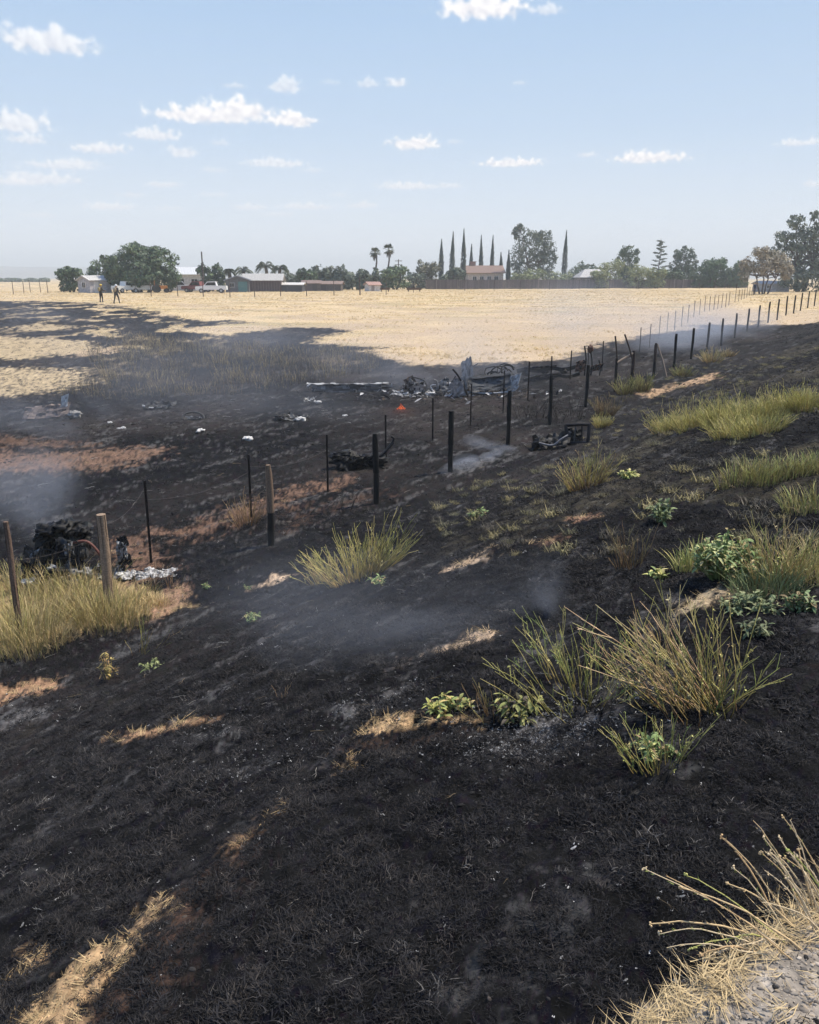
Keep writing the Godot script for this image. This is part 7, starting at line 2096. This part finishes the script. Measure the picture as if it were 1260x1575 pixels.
	for k in 2200:                                       # the same fringe goes on along the road
		var t := rf(3.0, 16.0)
		var s := -0.38 + rng.randfn() * 0.07
		places2.append(sway(g(-0.857 * s + 0.515 * t, -0.515 * s - 0.857 * t, 0.01), rf(0, TAU), rf(0.8, 2.0), rf(-0.45, 0.45)))
		tints2.append(Color(0.47, 0.36, 0.20) * rf(0.6, 1.2))
	for k in 6000:
		var t := rf(0.0, 12.0)
		var s := rf(-2.6, -0.35)
		places.append(Transform3D(Basis(Vector3.UP, rf(0, TAU)).scaled(Vector3.ONE * (0.4 + 1.6 * pow(rng.randf(), 4.0))), g(-0.857 * s + 0.515 * t, -0.515 * s - 0.857 * t)))
		tints.append(Color(0.36, 0.32, 0.27) * rf(0.5, 1.2))
	var pb := Build.new()
	pb.blob(Vector3.ZERO, Vector3(0.009, 0.007, 0.008), 0.35, 4, Color.WHITE, 4, 6)
	strew("gravel", pb.mesh(), M.rock, places, tints, "pale gravel of the road shoulder in the bottom right corner", "gravel")
	var tb := Build.new()
	for k in 5:
		var out := Vector3(rf(-1, 1), 0, rf(-1, 1)).normalized()
		var p0 := Vector3(rf(-1, 1), 0, rf(-1, 1)) * 0.02
		tb.ribbon(PackedVector3Array([p0, p0 + out * 0.03 + Vector3.UP * rf(0.0, 0.015), p0 + out * 0.07 + Vector3.UP * rf(0, 0.02)]), 0.0011, out.cross(Vector3.UP).normalized(), Color(0.9, 0.9, 0.9), Color.WHITE)
	strew("straw_litter", tb.mesh(), M.straw, places2, tints2, "broken blond straw lying along the edge of the gravel", "straw")
	# crumbs of earth on the open patches of sand
	places = []
	tints = PackedColorArray()
	for e in [[1.4, 3.6, 30000], [3.6, 9.0, 26000]]:
		for k in e[2]:
			var r := sqrt(rf(e[0] * e[0], e[1] * e[1]))
			var a := rf(-0.6, 0.6)
			var x := r * sin(a)
			var z := -r * cos(a)
			var c := cover(x, z, r, a, patches)
			if bare < 0.45 or c.r < 0.12 or -0.857 * x - 0.515 * z < 0.25:
				continue
			places.append(Transform3D(Basis(Vector3.UP, rf(0, TAU)).scaled(Vector3.ONE * (0.2 + 0.7 * pow(rng.randf(), 4.0)) * (0.7 + r * 0.09)), g(x, z)))
			tints.append(c * rf(0.6, 1.3) if rng.randf() < 0.7 else Color(0.03, 0.027, 0.026) * rf(0.6, 2.0))
	var litter := []
	var litter_tints := PackedColorArray()
	for e in [[1.4, 3.6, 9000, 0.8], [3.6, 10.0, 16000, 1.4]]:
		for k in e[2]:
			var r := sqrt(rf(e[0] * e[0], e[1] * e[1]))
			var a := rf(-0.62, 0.62)
			var x := r * sin(a)
			var z := -r * cos(a)
			cover(x, z, r, a, patches)
			if bare < rf(0.1, 0.8) or -0.857 * x - 0.515 * z < 0.25:
				continue
			litter.append(sway(g(x, z, 0.003), rf(0, TAU), e[3] * rf(0.3, 1.0), rf(-0.3, 0.3)))
			litter_tints.append(Color(0.52, 0.38, 0.20) * rf(0.35, 1.15))
	strew("straw_litter", tb.mesh(), M.straw, litter, litter_tints, "flattened bits of dry grass on the unburnt sandy spots", "straw")
	# charred clods
	var clods := []
	var clod_tints := PackedColorArray()
	for e in [[1.2, 4.0, 5000, 0.8], [4.0, 12.0, 8000, 1.5], [12.0, 32.0, 8000, 3.2]]:
		for k in e[2]:
			var r := sqrt(rf(e[0] * e[0], e[1] * e[1]))
			var a := rf(-0.66, 0.66)
			var x := r * sin(a)
			var z := -r * cos(a)
			cover(x, z, r, a, [])
			if lived > 0.3 or mid.get_noise_2d(x, z + 80.0) < rf(-0.3, 0.2):
				continue
			clods.append(Transform3D(Basis(Vector3(rf(-1, 1), rf(-1, 1), rf(-1, 1)).normalized(), rf(0, TAU)).scaled(e[3] * Vector3(rf(0.7, 1.3), rf(0.4, 0.8), rf(0.7, 1.3)) * (0.35 + 1.6 * pow(rng.randf(), 5.0))), g(x, z)))
			clod_tints.append((Color(0.018, 0.017, 0.017) if rng.randf() < 0.93 else Color(0.05, 0.041, 0.035)) * rf(0.5, 1.8))
	strew("charred_clods", pb.mesh(), M.ash, clods, clod_tints, "small charred clods of earth lying all over the burnt slope", "clods")
	strew("earth_crumbs", pb.mesh(), M.rock, places, tints, "small crumbs of earth on the bare sandy spots", "earth")

# ---------------------------------------------------------------- smoke
# ways: [from, to, puffs, first radius, last radius, first density, last density]
func smoke(label: String, ways: Array, flat := 0.6, tone := Color(0.86, 0.89, 0.95)) -> void:
	var o := Node3D.new()
	o.name = numbered("smoke")
	add_child(o)
	o.position = ways[0][0]
	tag(o, label, "smoke", "", "stuff")
	for w in ways:
		var d: Vector3 = w[1] - w[0]
		var side := Vector3(rf(-1, 1), rf(-0.3, 0.3), rf(-1, 1)).normalized()
		var turn := rf(0, TAU)
		for k in w[2]:
			var f: float = (k + 0.5) / w[2]
			var r: float = lerpf(w[3], w[4], f) * rf(0.7, 1.3)
			var m := FogMaterial.new()
			m.density = lerpf(w[5], w[6], f) * rf(0.6, 1.3)
			m.albedo = tone
			var p := FogVolume.new()
			p.name = "puff"
			p.shape = RenderingServer.FOG_VOLUME_SHAPE_ELLIPSOID
			p.material = m
			p.size = Vector3(2.0 * r * rf(0.7, 1.1), 2.0 * r * flat * rf(0.7, 1.2), 2.0 * r * rf(1.2, 2.0))
			p.position = w[0] + d * f + side * d.length() * 0.08 * sin(f * 7.0 + turn) + Vector3(rf(-1, 1), rf(-0.5, 0.5), rf(-1, 1)) * r * 0.5 - o.position
			p.basis = Basis.looking_at(d.normalized() + Vector3(rf(-0.4, 0.4), rf(-0.2, 0.2), rf(-0.4, 0.4)), Vector3.UP).scaled_local(Vector3.ONE)
			o.add_child(p, true)

func make_smoke() -> void:
	smoke("bluish smoke drifting left from the engine wreck", [[g(-4.618, -10.383, 0.7), g(-6.581, -13.474, 1.0), 12, 0.185, 0.727, 0.0448, 0.0196], [g(-4.926, -10.383, 0.5), g(-7.473, -13.473, 0.9), 10, 0.265, 0.793, 0.0336, 0.0168], [g(-4.5, -10.892, 0.6), g(-6.189, -13.876, 1.0), 8, 0.132, 0.529, 0.0336, 0.014]], 0.8)
	smoke("thin smoke drifting low over the near black slope", [[g(0.64, -4.351, 0.05), g(-0.341, -5.639, 0.2), 8, 0.187, 0.636, 0.0337, 0.0146], [g(0.342, -4.371, 0.03), g(-1.035, -6.283, 0.25), 8, 0.224, 0.935, 0.0211, 0.0085], [g(0.037, -4.278, 0.03), g(-0.965, -7.505, 0.3), 7, 0.15, 0.842, 0.0211, 0.00729], [g(1.023, -4.41, 0.03), g(0.326, -5.429, 0.2), 6, 0.112, 0.561, 0.0252, 0.00972]], 0.35)
	smoke("small wisp rising above the large weeds", [[g(0.866, -4.816, 0.02), g(0.907, -4.77, 0.34), 9, 0.04, 0.13, 0.176, 0.0504], [g(0.9, -4.777, 0.02), g(0.797, -4.898, 0.25), 7, 0.04, 0.12, 0.126, 0.042]], 0.9)
	smoke("white smoke creeping along the ground right of the charred post", [[g(2.128, -18.776, 0.05), g(1.057, -17.321, 0.12), 12, 0.12, 0.3, 0.28, 0.14], [g(2.503, -19.36, 0.05), g(1.52, -18.778, 0.3), 10, 0.12, 0.35, 0.18, 0.08]], 0.5)
	smoke("bluish smoke between the two fence rows", [[g(14.929, -44.518, 0.3), g(12.052, -41.676, 0.8), 8, 1.2, 2.2, 0.0255, 0.0153], [g(18.876, -49.553, 0.3), g(15.086, -47.261, 1.0), 10, 1.2, 2.6, 0.0238, 0.0119], [g(23.357, -55.819, 0.3), g(18.558, -50.825, 0.8), 8, 1.0, 2.4, 0.0187, 0.0102]], 0.6)
	smoke("smoke hanging over the main wreck", [[g(1.626, -29.337, 0.5), g(2.261, -31.829, 2.4), 9, 0.42, 1.32, 0.0301, 0.0107], [g(3.952, -31.278, 0.5), g(2.389, -33.704, 1.6), 9, 0.6, 1.68, 0.0215, 0.00942], [g(6.618, -33.613, 0.5), g(6.45, -35.69, 2.6), 9, 0.6, 1.8, 0.0215, 0.00774], [g(0.232, -29.342, 0.3), g(-1.759, -31.833, 1.0), 8, 0.48, 1.44, 0.0151, 0.00642]], 0.7)
	smoke("pale smoke drifting over the field behind the main wreck", [[g(7.979, -39.183, 1.0), g(7.233, -54.844, 2.0), 9, 1.5, 3.2, 0.00728, 0.00318], [g(11.525, -44.782, 1.0), g(10.187, -57.156, 2.2), 9, 1.6, 3.4, 0.00546, 0.00273]], 0.7)
	smoke("low bluish smoke over the left part of the burn", [[g(-5.434, -43.498, 0.3), g(-10.515, -46.54, 0.8), 8, 1.2, 2.6, 0.0072, 0.0036], [g(-6.257, -37.999, 0.3), g(-10.77, -41.759, 0.8), 8, 1.0, 2.4, 0.006, 0.003], [g(-2.458, -34.715, 0.3), g(-4.341, -36.869, 1.0), 6, 0.8, 1.6, 0.0075, 0.0036]], 0.5)
	smoke("low bluish smoke at the far left of the burn", [[g(-23.552, -58.511, 0.3), g(-30.395, -60.473, 1.0), 8, 1.5, 4.0, 0.0049, 0.00245], [g(-19.581, -44.049, 0.3), g(-24.453, -46.897, 1.0), 6, 1.2, 3.0, 0.0042, 0.00245]], 0.4)
	smoke("faint smoke over the scattered scraps at the far left", [[g(-8.486, -22.946, 0.1), g(-9.193, -23.978, 0.5), 5, 0.12, 0.4, 0.08, 0.024], [g(-8.64, -20.231, 0.2), g(-11.419, -21.897, 0.8), 8, 0.5, 1.4, 0.02, 0.008]], 0.5)
	smoke("broad faint haze of smoke over the middle of the burn", [[g(4.642, -30.921, 0.6), g(-6.947, -29.244, 1.2), 12, 2.0, 4.0, 0.0055, 0.003], [g(-1.291, -23.041, 0.5), g(-11.078, -26.283, 1.2), 12, 1.6, 3.4, 0.0055, 0.0035]], 0.45)
